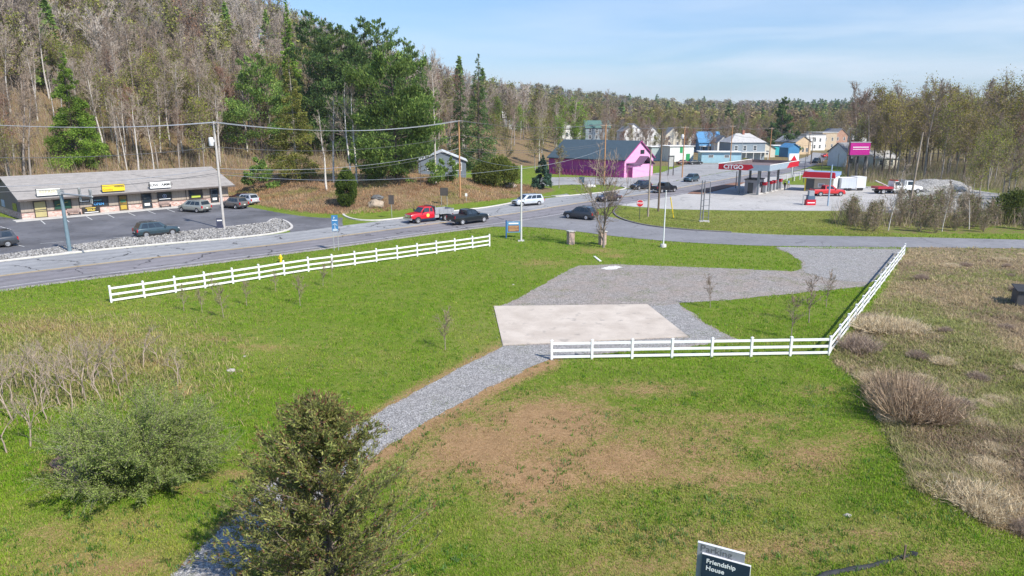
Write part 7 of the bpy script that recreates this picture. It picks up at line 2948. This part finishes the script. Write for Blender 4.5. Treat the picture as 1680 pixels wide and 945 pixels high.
# ------------------------------------------------------------------ two people by the pumps
def person(p, rz, shirt, trousers, label, stride=.14):
    me = bpy.data.meshes.new('body')
    J = {'pel': (0, 0, .95), 'sp': (0, .01, 1.18), 'ch': (0, 0, 1.38), 'nk': (0, .0, 1.52), 'hd': (0, -.02, 1.62), 'ht': (0, -.01, 1.76),
         'lh': (.10, 0, .90), 'lk': (.11, -stride, .50), 'la': (.11, -stride * .6, .08), 'lt': (.11, -stride * .6 - .18, .04),
         'rh': (-.10, 0, .90), 'rk': (-.11, stride * .3, .50), 'ra': (-.11, stride, .09), 'rt': (-.11, stride - .18, .04),
         'ls': (.19, 0, 1.42), 'le': (.25, .04, 1.14), 'lw': (.25, -.08, .92), 'lf': (.25, -.12, .80),
         'rs': (-.19, 0, 1.42), 're': (-.25, .05, 1.14), 'rw': (-.25, -.06, .92), 'rf': (-.25, -.10, .80)}
    rad = {'pel': .15, 'sp': .135, 'ch': .155, 'nk': .058, 'hd': .095, 'ht': .075, 'lh': .10, 'lk': .068, 'la': .045, 'lt': .036, 'rh': .10, 'rk': .068, 'ra': .045, 'rt': .036,
           'ls': .07, 'le': .048, 'lw': .034, 'lf': .028, 'rs': .07, 're': .048, 'rw': .034, 'rf': .028}
    ks = list(J)
    ed = [('pel', 'sp'), ('sp', 'ch'), ('ch', 'nk'), ('nk', 'hd'), ('hd', 'ht'), ('pel', 'lh'), ('lh', 'lk'), ('lk', 'la'), ('la', 'lt'), ('pel', 'rh'), ('rh', 'rk'), ('rk', 'ra'), ('ra', 'rt'),
          ('ch', 'ls'), ('ls', 'le'), ('le', 'lw'), ('lw', 'lf'), ('ch', 'rs'), ('rs', 're'), ('re', 'rw'), ('rw', 'rf')]
    me.from_pydata([J[k] for k in ks], [(ks.index(a), ks.index(b2)) for a, b2 in ed], [])
    o = bpy.data.objects.new('person_cage', me)
    COL.objects.link(o)
    md = o.modifiers.new('skin', 'SKIN')
    for i, k in enumerate(ks):
        me.skin_vertices[0].data[i].radius = (rad[k], rad[k] * (.75 if k in ('pel', 'sp', 'ch') else 1))
    me.skin_vertices[0].data[0].use_root = True
    sb = o.modifiers.new('sub', 'SUBSURF')
    sb.levels = 2
    sb.render_levels = 2
    dg = bpy.context.evaluated_depsgraph_get()
    nm = bpy.data.meshes.new_from_object(o.evaluated_get(dg))
    bpy.data.objects.remove(o)
    skin = M('skin_tone', (.50, .32, .24), .6, .05)
    shoe = M('dark_shoe', (.03, .03, .03), .6)
    nm.materials.clear()
    for m_ in (skin, shirt, trousers, shoe):
        nm.materials.append(m_)
    for f in nm.polygons:
        z, x = f.center.z, abs(f.center.x)
        f.material_index = 3 if z < .09 else (2 if z < .96 and x < .21 else (1 if (z < 1.50 and (x < .21 or z > 1.12)) else 0))
        f.use_smooth = True
    e = link('person', nm)
    nm.name = 'person'
    e.location = p
    e.rotation_euler = (0, 0, rz)
    tag(e, label, 'person')
    mb = MB()
    mb.lathe([(.104, 1.62), (.112, 1.68), (.098, 1.745), (.05, 1.785), (.01, 1.79)], (0, .005, 0), 'Z', 12)
    mb.build('hair', M('brown_hair', (.06, .04, .03), .8), e, 60)


person(at(1287, 312.5), 2.2, M('black_jacket', (.03, .035, .04), .8), M('dark_jeans', (.04, .05, .07), .8), 'person in dark clothes walking on the forecourt right of the pumps')
person(at(1293, 309), .6, M('light_blue_shirt', (.18, .32, .55), .8), M('tan_trousers', (.30, .24, .18), .8), 'person in light blue shirt standing at the end of the pump row')
# ------------------------------------------------------------------ grass and weeds (countless)
def blades(C, h, w, lean, rng, cols, nb, spread):
    """C: tuft centres (n,3); nb blades each: bent two-segment slivers"""
    n = len(C)
    k = n * nb
    c = np.repeat(C, nb, 0) + np.concatenate([rng.normal(size=(k, 2)) * np.repeat(np.broadcast_to(spread, (n,)), nb)[:, None], np.zeros((k, 1))], 1)
    a = rng.uniform(0, 2 * PI, k)
    hh = np.repeat(np.broadcast_to(h, (n,)), nb) * rng.uniform(.55, 1.3, k)
    ww = np.repeat(np.broadcast_to(w, (n,)), nb)
    ln = hh * np.abs(rng.normal(size=k)) * np.repeat(np.broadcast_to(lean, (n,)), nb)
    dx, dy = np.cos(a), np.sin(a)
    s = np.stack([-dy, dx, np.zeros(k)], 1)
    d = np.stack([dx, dy, np.zeros(k)], 1)
    up = np.array([[0, 0, 1.]])
    m = c + d * (ln * .35)[:, None] + up * (hh * .62)[:, None]
    t = c + d * ln[:, None] + up * hh[:, None]
    V = np.stack([c - s * ww[:, None] * .5, c + s * ww[:, None] * .5, m + s * ww[:, None] * .4, m - s * ww[:, None] * .4, t], 1).reshape(-1, 3)
    b0 = np.arange(k)[:, None] * 5
    q = b0 + np.array([[0, 1, 2, 3]])
    tr = b0 + np.array([[3, 2, 4]])
    col = np.repeat(np.repeat(cols, nb, 0) * (1 + rng.normal(size=(k, 1)) * .14), 5, 0)
    return V, q, tr, np.clip(col, .005, 1)


PATHS = [GRAVEL, PAD, [(a, b) for a, b in LANE_LO] + [(a, b) for a, b in reversed(LANE_HI)]]


def ground_pts(n, urange, vrange, rng, ok=None, vpow=1.0):
    u = rng.uniform(*urange, n)
    v = vrange[0] + (vrange[1] - vrange[0]) * rng.random(n) ** vpow
    b = (472.5 - v) / FPX
    a = (u - 840) / FPX
    dz = -SP + b * CP
    t = -CAMH / dz
    x, y = a * t, (CP + b * SP) * t
    keep = np.ones(n, bool)
    for pl in PATHS:
        keep &= ~inpoly(u, v, pl)
    vn = np.interp(u, [p[0] for p in ROAD_N], [p[1] for p in ROAD_N])
    keep &= (u > 870) | (v > vn + 3)
    u, v, x, y = u[keep], v[keep], x[keep], y[keep]
    return u, v, x, y, hgt(x, y)


def fbm(x, y, s, seed=0):
    """cheap smooth noise in 0..1"""
    r = np.zeros_like(x)
    rr = np.random.default_rng(seed)
    for o in range(5):
        k = s * 1.9 ** o
        for _ in range(3):
            th, ph = rr.uniform(0, 6.28, 2)
            r += np.sin((x * np.cos(th) + y * np.sin(th)) * k + ph + 1.7 * np.sin((y * np.cos(th) - x * np.sin(th)) * k * .7)) / 1.5 ** o
    return .5 + .5 * np.tanh(r * .30)


def lawn():
    rng = np.random.default_rng(801)
    u, v, x, y, z = ground_pts(255000, (-260, 1850), (374, 1130), rng, vpow=1.0)
    dry, yel, lit, fld = masks(u, v, x, y)
    ok = ~fld & (lit < .4)
    keep = ok & (rng.random(len(u)) > dry * .8)
    u, v, x, y, z, dry, yel = (q[keep] for q in (u, v, x, y, z, dry, yel))
    n = len(u)
    f1, f2, f3 = fbm(x, y, .5, 1), fbm(x, y, 1.9, 2), fbm(x, y, 1.1, 5)
    g = np.stack([.135 + .12 * f2, .30 + .10 * f2, .012 + .016 * f2], 1)
    yl = np.array([[.40, .43, .075]])
    st = np.array([[.50, .345, .18]])
    wy = np.clip(yel * .8 + .22 * f1 + (.45 + .7 * yel) * (f3 - .5) + rng.normal(size=n) * .15 - .15, 0, 1)[:, None]
    wd = np.clip(dry * 1.15 + rng.normal(size=n) * .22 - .08 + (.25 + 1.2 * yel) * np.clip(f3 * f2 - .36, 0, 1), 0, 1)[:, None]
    spk = (rng.random((n, 1)) < .07 + .10 * yel[:, None])
    c = g * (1 - wy) + yl * wy
    c = c * (1 - wd) + st * wd
    c = np.where(spk, c * .4 + st * .6, c)
    dist = np.hypot(x, y)
    hh = .055 + .035 * f1
    h = hh * (.8 + dist / 60) * (1 - .45 * dry)
    w = .012 + dist * .00055
    V, q, t, col = blades(np.stack([x, y, z - .01], 1), h, w, .55, rng, c, 3, .05 + dist * .0010)
    me = mesh_np('lawn_grass', V, [q, t], GRASSM, None, col)
    tag(link('lawn_grass', me), 'short spring grass of the mown lawn', 'grass', None, 'stuff')
    # darker clumps of clover and coarse grass, dandelion specks
    u, v, x, y, z = ground_pts(9000, (-80, 1640), (400, 975), rng, vpow=.8)
    dry, yel, lit, fld = masks(u, v, x, y)
    k = ~fld & (lit < .4) & (fbm(x, y, .9, 7) > .55)
    u, v, x, y, z = (q[k] for q in (u, v, x, y, z))
    n = len(u)
    c = hue(rng, n, [(.09, .20, .024), (.11, .235, .03), (.14, .24, .08)], .15)
    V, q, t, col = blades(np.stack([x, y, z - .01], 1), rng.uniform(.08, .16, n), .028, .7, rng, c, 6, .07)
    me = mesh_np('clover_clumps', V, [q, t], GRASSM, None, col)
    tag(link('lawn_weeds', me), 'darker clumps of clover and coarse grass in the lawn', 'weeds', None, 'stuff')


lawn()


def dry_field():
    rng = np.random.default_rng(811)
    u, v, x, y, z = ground_pts(230000, (1330, 2250), (400, 1010), rng, vpow=.8)
    k = inpoly(u, v, DRYFIELD) & (y < 76)
    u, v, x, y, z = (q[k] for q in (u, v, x, y, z))
    n = len(u)
    f1, f2, f3 = fbm(x, y, .28, 11), fbm(x, y, .9, 12), fbm(x, y, .20, 13)
    straw, tan, brn, grn = (np.array([q]) for q in ((.58, .46, .29), (.45, .35, .215), (.33, .245, .18), (.25, .33, .06)))
    a = np.clip(f2 * 1.2 + rng.normal(size=n) * .22, 0, 1)[:, None]
    c = tan * (1 - a) + straw * a
    b_ = np.clip((f1 - .5) * 1.8 + rng.normal(size=n) * .3, 0, 1)[:, None]
    c = c * (1 - b_) + brn * b_
    g = np.clip((f3 - .54) * 2.2 + rng.normal(size=n) * .35, 0, .7)[:, None]
    edge = ((u < 1470) & (v > 420) & (v < 560))
    c = c * (1 - g) + grn * g
    dist = np.hypot(x, y)
    h = (.10 + .16 * f2 ** 1.5 + .12 * np.clip(f1 - .5, 0, 1)) * rng.uniform(.5, 1.5, n)
    V, q, t, col = blades(np.stack([x, y, z - .02], 1), h, .016 + dist * .0005, 1.0, rng, c, 4, .09)
    me = mesh_np('field_grass', V, [q, t], GRASSM, None, col)
    tag(link('field_grass', me), 'rough straw coloured dead grass of the field beyond the fence', 'grass', None, 'stuff')


dry_field()


def thicket_straw():
    rng = np.random.default_rng(815)
    u, v, x, y, z = ground_pts(90000, (-80, 420), (520, 740), rng)
    w = np.exp(-(((u - 110) / 190) ** 2 + ((v - 600) / 62) ** 2))
    k = rng.random(len(u)) < w * .34
    u, v, x, y, z = (q[k] for q in (u, v, x, y, z))
    n = len(u)
    c = hue(rng, n, [(.52, .44, .20), (.42, .38, .16), (.30, .36, .08), (.46, .36, .22)], .15)
    V, q, t, col = blades(np.stack([x, y, z - .02], 1), rng.uniform(.12, .38, n), .03, .9, rng, c, 3, .10)
    me = mesh_np('thicket_grass', V, [q, t], GRASSM, None, col)
    tag(link('thicket_grass', me), 'long straw coloured grass around the sumac thicket', 'grass', None, 'stuff')


thicket_straw()


def weed_clump(seed, h, r_, cols, n):
    rng = np.random.default_rng(seed)
    a = rng.uniform(0, 6.28, n)
    q = rng.random(n) ** .6
    base = np.stack([np.cos(a) * q * r_ * .6, np.sin(a) * q * r_ * .6, np.zeros(n) - .05], 1)
    hh = h * (1 - .45 * q ** 2) * rng.uniform(.6, 1.15, n)
    top = base + np.stack([np.cos(a) * q * r_ * .6 + rng.normal(size=n) * .18, np.sin(a) * q * r_ * .6 + rng.normal(size=n) * .18, hh], 1)
    S1 = np.concatenate([base, top, np.full((n, 1), .014), np.full((n, 1), .005)], 1)
    k = rng.integers(0, n, n * 3)
    t = rng.uniform(.35, 1, (n * 3, 1))
    p0 = base[k] * (1 - t) + top[k] * t
    p1 = p0 + rng.normal(size=(n * 3, 3)) * .10 + np.array([[0, 0, .16]])
    S2 = np.concatenate([p0, p1, np.full((n * 3, 1), .007), np.full((n * 3, 1), .003)], 1)
    V, F = nribbons(np.concatenate([S1, S2]), rng)
    return mesh_np('weed_clump', V, [F], LEAFMASS, None, np.repeat(hue(rng, n * 4, cols, .2), 4, 0))


BRN = [(.42, .31, .21), (.50, .38, .26), (.33, .24, .17)]
GRY = [(.38, .29, .23), (.45, .36, .28), (.30, .22, .17)]
STW = [(.66, .54, .35), (.56, .44, .29), (.70, .60, .42)]
WC = [weed_clump(821, 1.5, 1.5, BRN, 900), weed_clump(822, 1.0, 1.1, GRY, 600), weed_clump(823, .6, 1.2, STW, 800), weed_clump(824, 1.0, 1.0, BRN, 500)]
wr_ = random.Random(17)
spots_w = [(1490, 692, 0, 1.15, 'tall brown weed clump, largest in the dry field beside the mown grass'), (1470, 660, 0, .95, 'brown weed clump just above the largest one in the dry field'),
           (1535, 700, 3, 1.2, 'brown weed clump right of the largest one in the dry field'), (1408, 577, 1, 1.0, 'dark twiggy weed clump beside the fence corner post'),
           (1445, 545, 2, 1.3, 'pale straw grass mound right of the fence corner post'), (1480, 548, 2, 1.1, 'second pale straw grass mound farther right of the corner post'),
           (1600, 836, 2, .9, 'blond grass tuft low in the dry field')]
for u, v, k, s, lb in spots_w:
    p = at(u, v)
    o = link('weed_clump', WC[k])
    o.location = (p.x, p.y, hz(p.x, p.y))
    o.scale = (s, s, s)
    o.rotation_euler = (0, 0, wr_.uniform(0, 6))
    tag(o, lb, 'weed clump')
n = 0
while n < 105:
    u, v = wr_.uniform(1380, 2000), wr_.uniform(412, 900)
    if not inpoly(np.array([u]), np.array([v]), DRYFIELD)[0]:
        continue
    n += 1
    p = at(u, v)
    o = link('dry_weed', WC[wr_.choice((1, 1, 2, 2, 3))])
    o.location = (p.x, p.y, hz(p.x, p.y))
    s = wr_.uniform(.22, .55)
    o.scale = (s * wr_.uniform(.8, 1.4), s * wr_.uniform(.8, 1.4), s * 1.1)
    o.rotation_euler = (0, 0, wr_.uniform(0, 6))
    tag(o, 'low dry weed among the dead grass of the field beyond the fence', 'weed', 'low dry weeds in the field')


def bank_grass():
    """dead grass on the road bank and at the wood edge, greener on the verge plots"""
    rng = np.random.default_rng(831)
    n = 90000
    u = rng.uniform(-60, 880, n)
    v = rng.uniform(235, 362, n)
    dz = -SP + (472.5 - v) / FPX * CP
    y0 = (CP + (472.5 - v) / FPX * SP) * (-CAMH / dz) * np.where(v < 300, .75, .88)
    x0 = (u - 840) / FPX * y0 * 1.02
    z = hgt(x0, y0)
    d = (x0 - HB[0]) * HN[0] + (y0 - HB[1]) * HN[1]
    k = (((z > .12) & (y0 > 88)) | (d > -9)) & (y0 > 92) & (y0 < 190)
    x0, y0, z = x0[k], y0[k], z[k]
    f1, f2 = fbm(x0, y0, .25, 21), fbm(x0, y0, .7, 22)
    a, b_, c_, g_ = (np.array([q]) for q in ((.52, .31, .17), (.62, .46, .28), (.34, .21, .13), (.27, .30, .07)))
    w1 = np.clip(f2 * 1.3 - .2, 0, 1)[:, None]
    c = a * (1 - w1) + b_ * w1
    w2 = np.clip((f1 - .5) * 2, 0, 1)[:, None]
    c = c * (1 - w2) + c_ * w2
    w3 = np.clip((f1 < .36) * f2, 0, 1)[:, None]
    c = c * (1 - w3) + g_ * w3
    V, q, t, col = blades(np.stack([x0, y0, z - .02], 1), rng.uniform(.15, .5, len(x0)), .06, .8, rng, c, 3, .18)
    me = mesh_np('bank_grass', V, [q, t], GRASSM, None, col)
    tag(link('bank_grass', me), 'dead russet grass and leaf litter on the road bank and wood edge', 'grass', None, 'stuff')
    # grass of the island and the far verges
    n = 60000
    u = rng.uniform(860, 1480, n)
    v = rng.uniform(300, 392, n)
    k = ~(inpoly(u, v, FORE) | inpoly(u, v, BARNLOT) | inpoly(u, v, SIDEST) | inpoly(u, v, PATHS[2])) & (inpoly(u, v, [(1004, 348), (1016, 340), (1090, 345), (1385, 348), (1470, 388), (1300, 385), (1100, 374), (1040, 366)]) |
                                                                                                          inpoly(u, v, [(850, 304), (925, 302), (1000, 302), (1026, 306), (1000, 313), (916, 321), (872, 311)]))
    u, v = u[k], v[k]
    dz = -SP + (472.5 - v) / FPX * CP
    t = -CAMH / dz
    x, y = (u - 840) / FPX * t, (CP + (472.5 - v) / FPX * SP) * t
    f1, f2 = fbm(x, y, .3, 23), fbm(x, y, 1.0, 24)
    c = np.array([[.20, .27, .045]]) * (1 - f1[:, None]) + np.array([[.40, .40, .11]]) * f1[:, None]
    c = np.where((rng.random((len(u), 1)) < .16), np.array([[.36, .30, .15]]), c)
    V, q, tt, col = blades(np.stack([x, y, np.full(len(x), -.01)], 1), rng.uniform(.06, .14, len(x)), .05, .6, rng, c, 3, .10)
    me = mesh_np('island_grass', V, [q, tt], GRASSM, None, col)
    tag(link('island_grass', me), 'yellowish grass on the island before the fuel station and the plot by the barn', 'grass', None, 'stuff')


bank_grass()

mb_ = sheet('mulch_patch', px((84, 772), (110, 752), (150, 756), (178, 775), (172, 800), (130, 803), (98, 792)), M('bark_mulch', (.19, .125, .09), .95, .35, 5, bmp=.6), hz(at(130, 778).x, at(130, 778).y) + .05, .25, .2, 19)


def loose_gravel():
    """single stones lying on the path and drive and kicked out over the turf edge"""
    rng = np.random.default_rng(861)
    base = np.array([(1, 0, 0), (-1, 0, 0), (0, 1, 0), (0, -1, 0), (0, 0, 1), (0, 0, -1)], float)
    fq = np.array([(0, 2, 4), (2, 1, 4), (1, 3, 4), (3, 0, 4), (2, 0, 5), (1, 2, 5), (3, 1, 5), (0, 3, 5)])
    n = 90000
    u = rng.uniform(240, 1500, n)
    v = 404 + 560 * rng.random(n) ** 1.5
    ins = inpoly(u, v, GRAVEL) & ~inpoly(u, v, PAD)
    uj, vj = u + rng.normal(size=n) * 5, v + rng.normal(size=n) * 3
    near = ~ins & inpoly(uj, vj, GRAVEL) & ~inpoly(u, v, [(a, b) for a, b in LANE_LO] + [(a, b) for a, b in reversed(LANE_HI)]) & ~inpoly(u, v, PAD)
    k = (ins & (rng.random(n) < .55)) | (near & (rng.random(n) < .7))
    u, v = u[k], v[k]
    b = (472.5 - v) / FPX
    t = -CAMH / (-SP + b * CP)
    x, y = (u - 840) / FPX * t, (CP + b * SP) * t
    m = len(u)
    s = rng.uniform(.014, .034, m) * (.8 + np.hypot(x, y) / 120)
    A = rng.normal(size=(m, 6, 3)) * .22 + base[None]
    V = A * s[:, None, None] * np.array([[[1.1, 1.1, .7]]])
    V += np.stack([x, y, hgt(x, y) + .03], 1)[:, None, :]
    F = (np.arange(m) * 6)[:, None, None] + fq[None]
    g = rng.uniform(.22, .48, (m, 1))
    warm = np.where((v < 500)[:, None], np.array([[1.06, .97, .90]]), np.array([[1.0, .985, .97]]))
    me = mesh_np('loose_gravel', V.reshape(-1, 3), [F.reshape(-1, 3)], bpy.data.materials['grey_rubble'], None, np.repeat(g * warm, 6, 0))
    tag(link('loose_gravel', me), 'loose grey stones on the gravel path and drive', 'gravel', None, 'stuff')


loose_gravel()
# ------------------------------------------------------------------ the air
m = bpy.data.materials.new('thin_haze')
m.use_nodes = True
nt = m.node_tree
nt.nodes.remove(nt.nodes['Principled BSDF'])
v_ = nt.nodes.new('ShaderNodeVolumePrincipled')
v_.inputs['Color'].default_value = (.86, .92, 1.0, 1)
v_.inputs['Density'].default_value = .00015
v_.inputs['Anisotropy'].default_value = .3
nt.links.new(v_.outputs[0], nt.nodes['Material Output'].inputs['Volume'])
o = MB().bb(-3300, 3300, -260, 5400, -3, 240).build('haze', m)
o['kind'] = 'stuff'
bpy.context.view_layer.update()
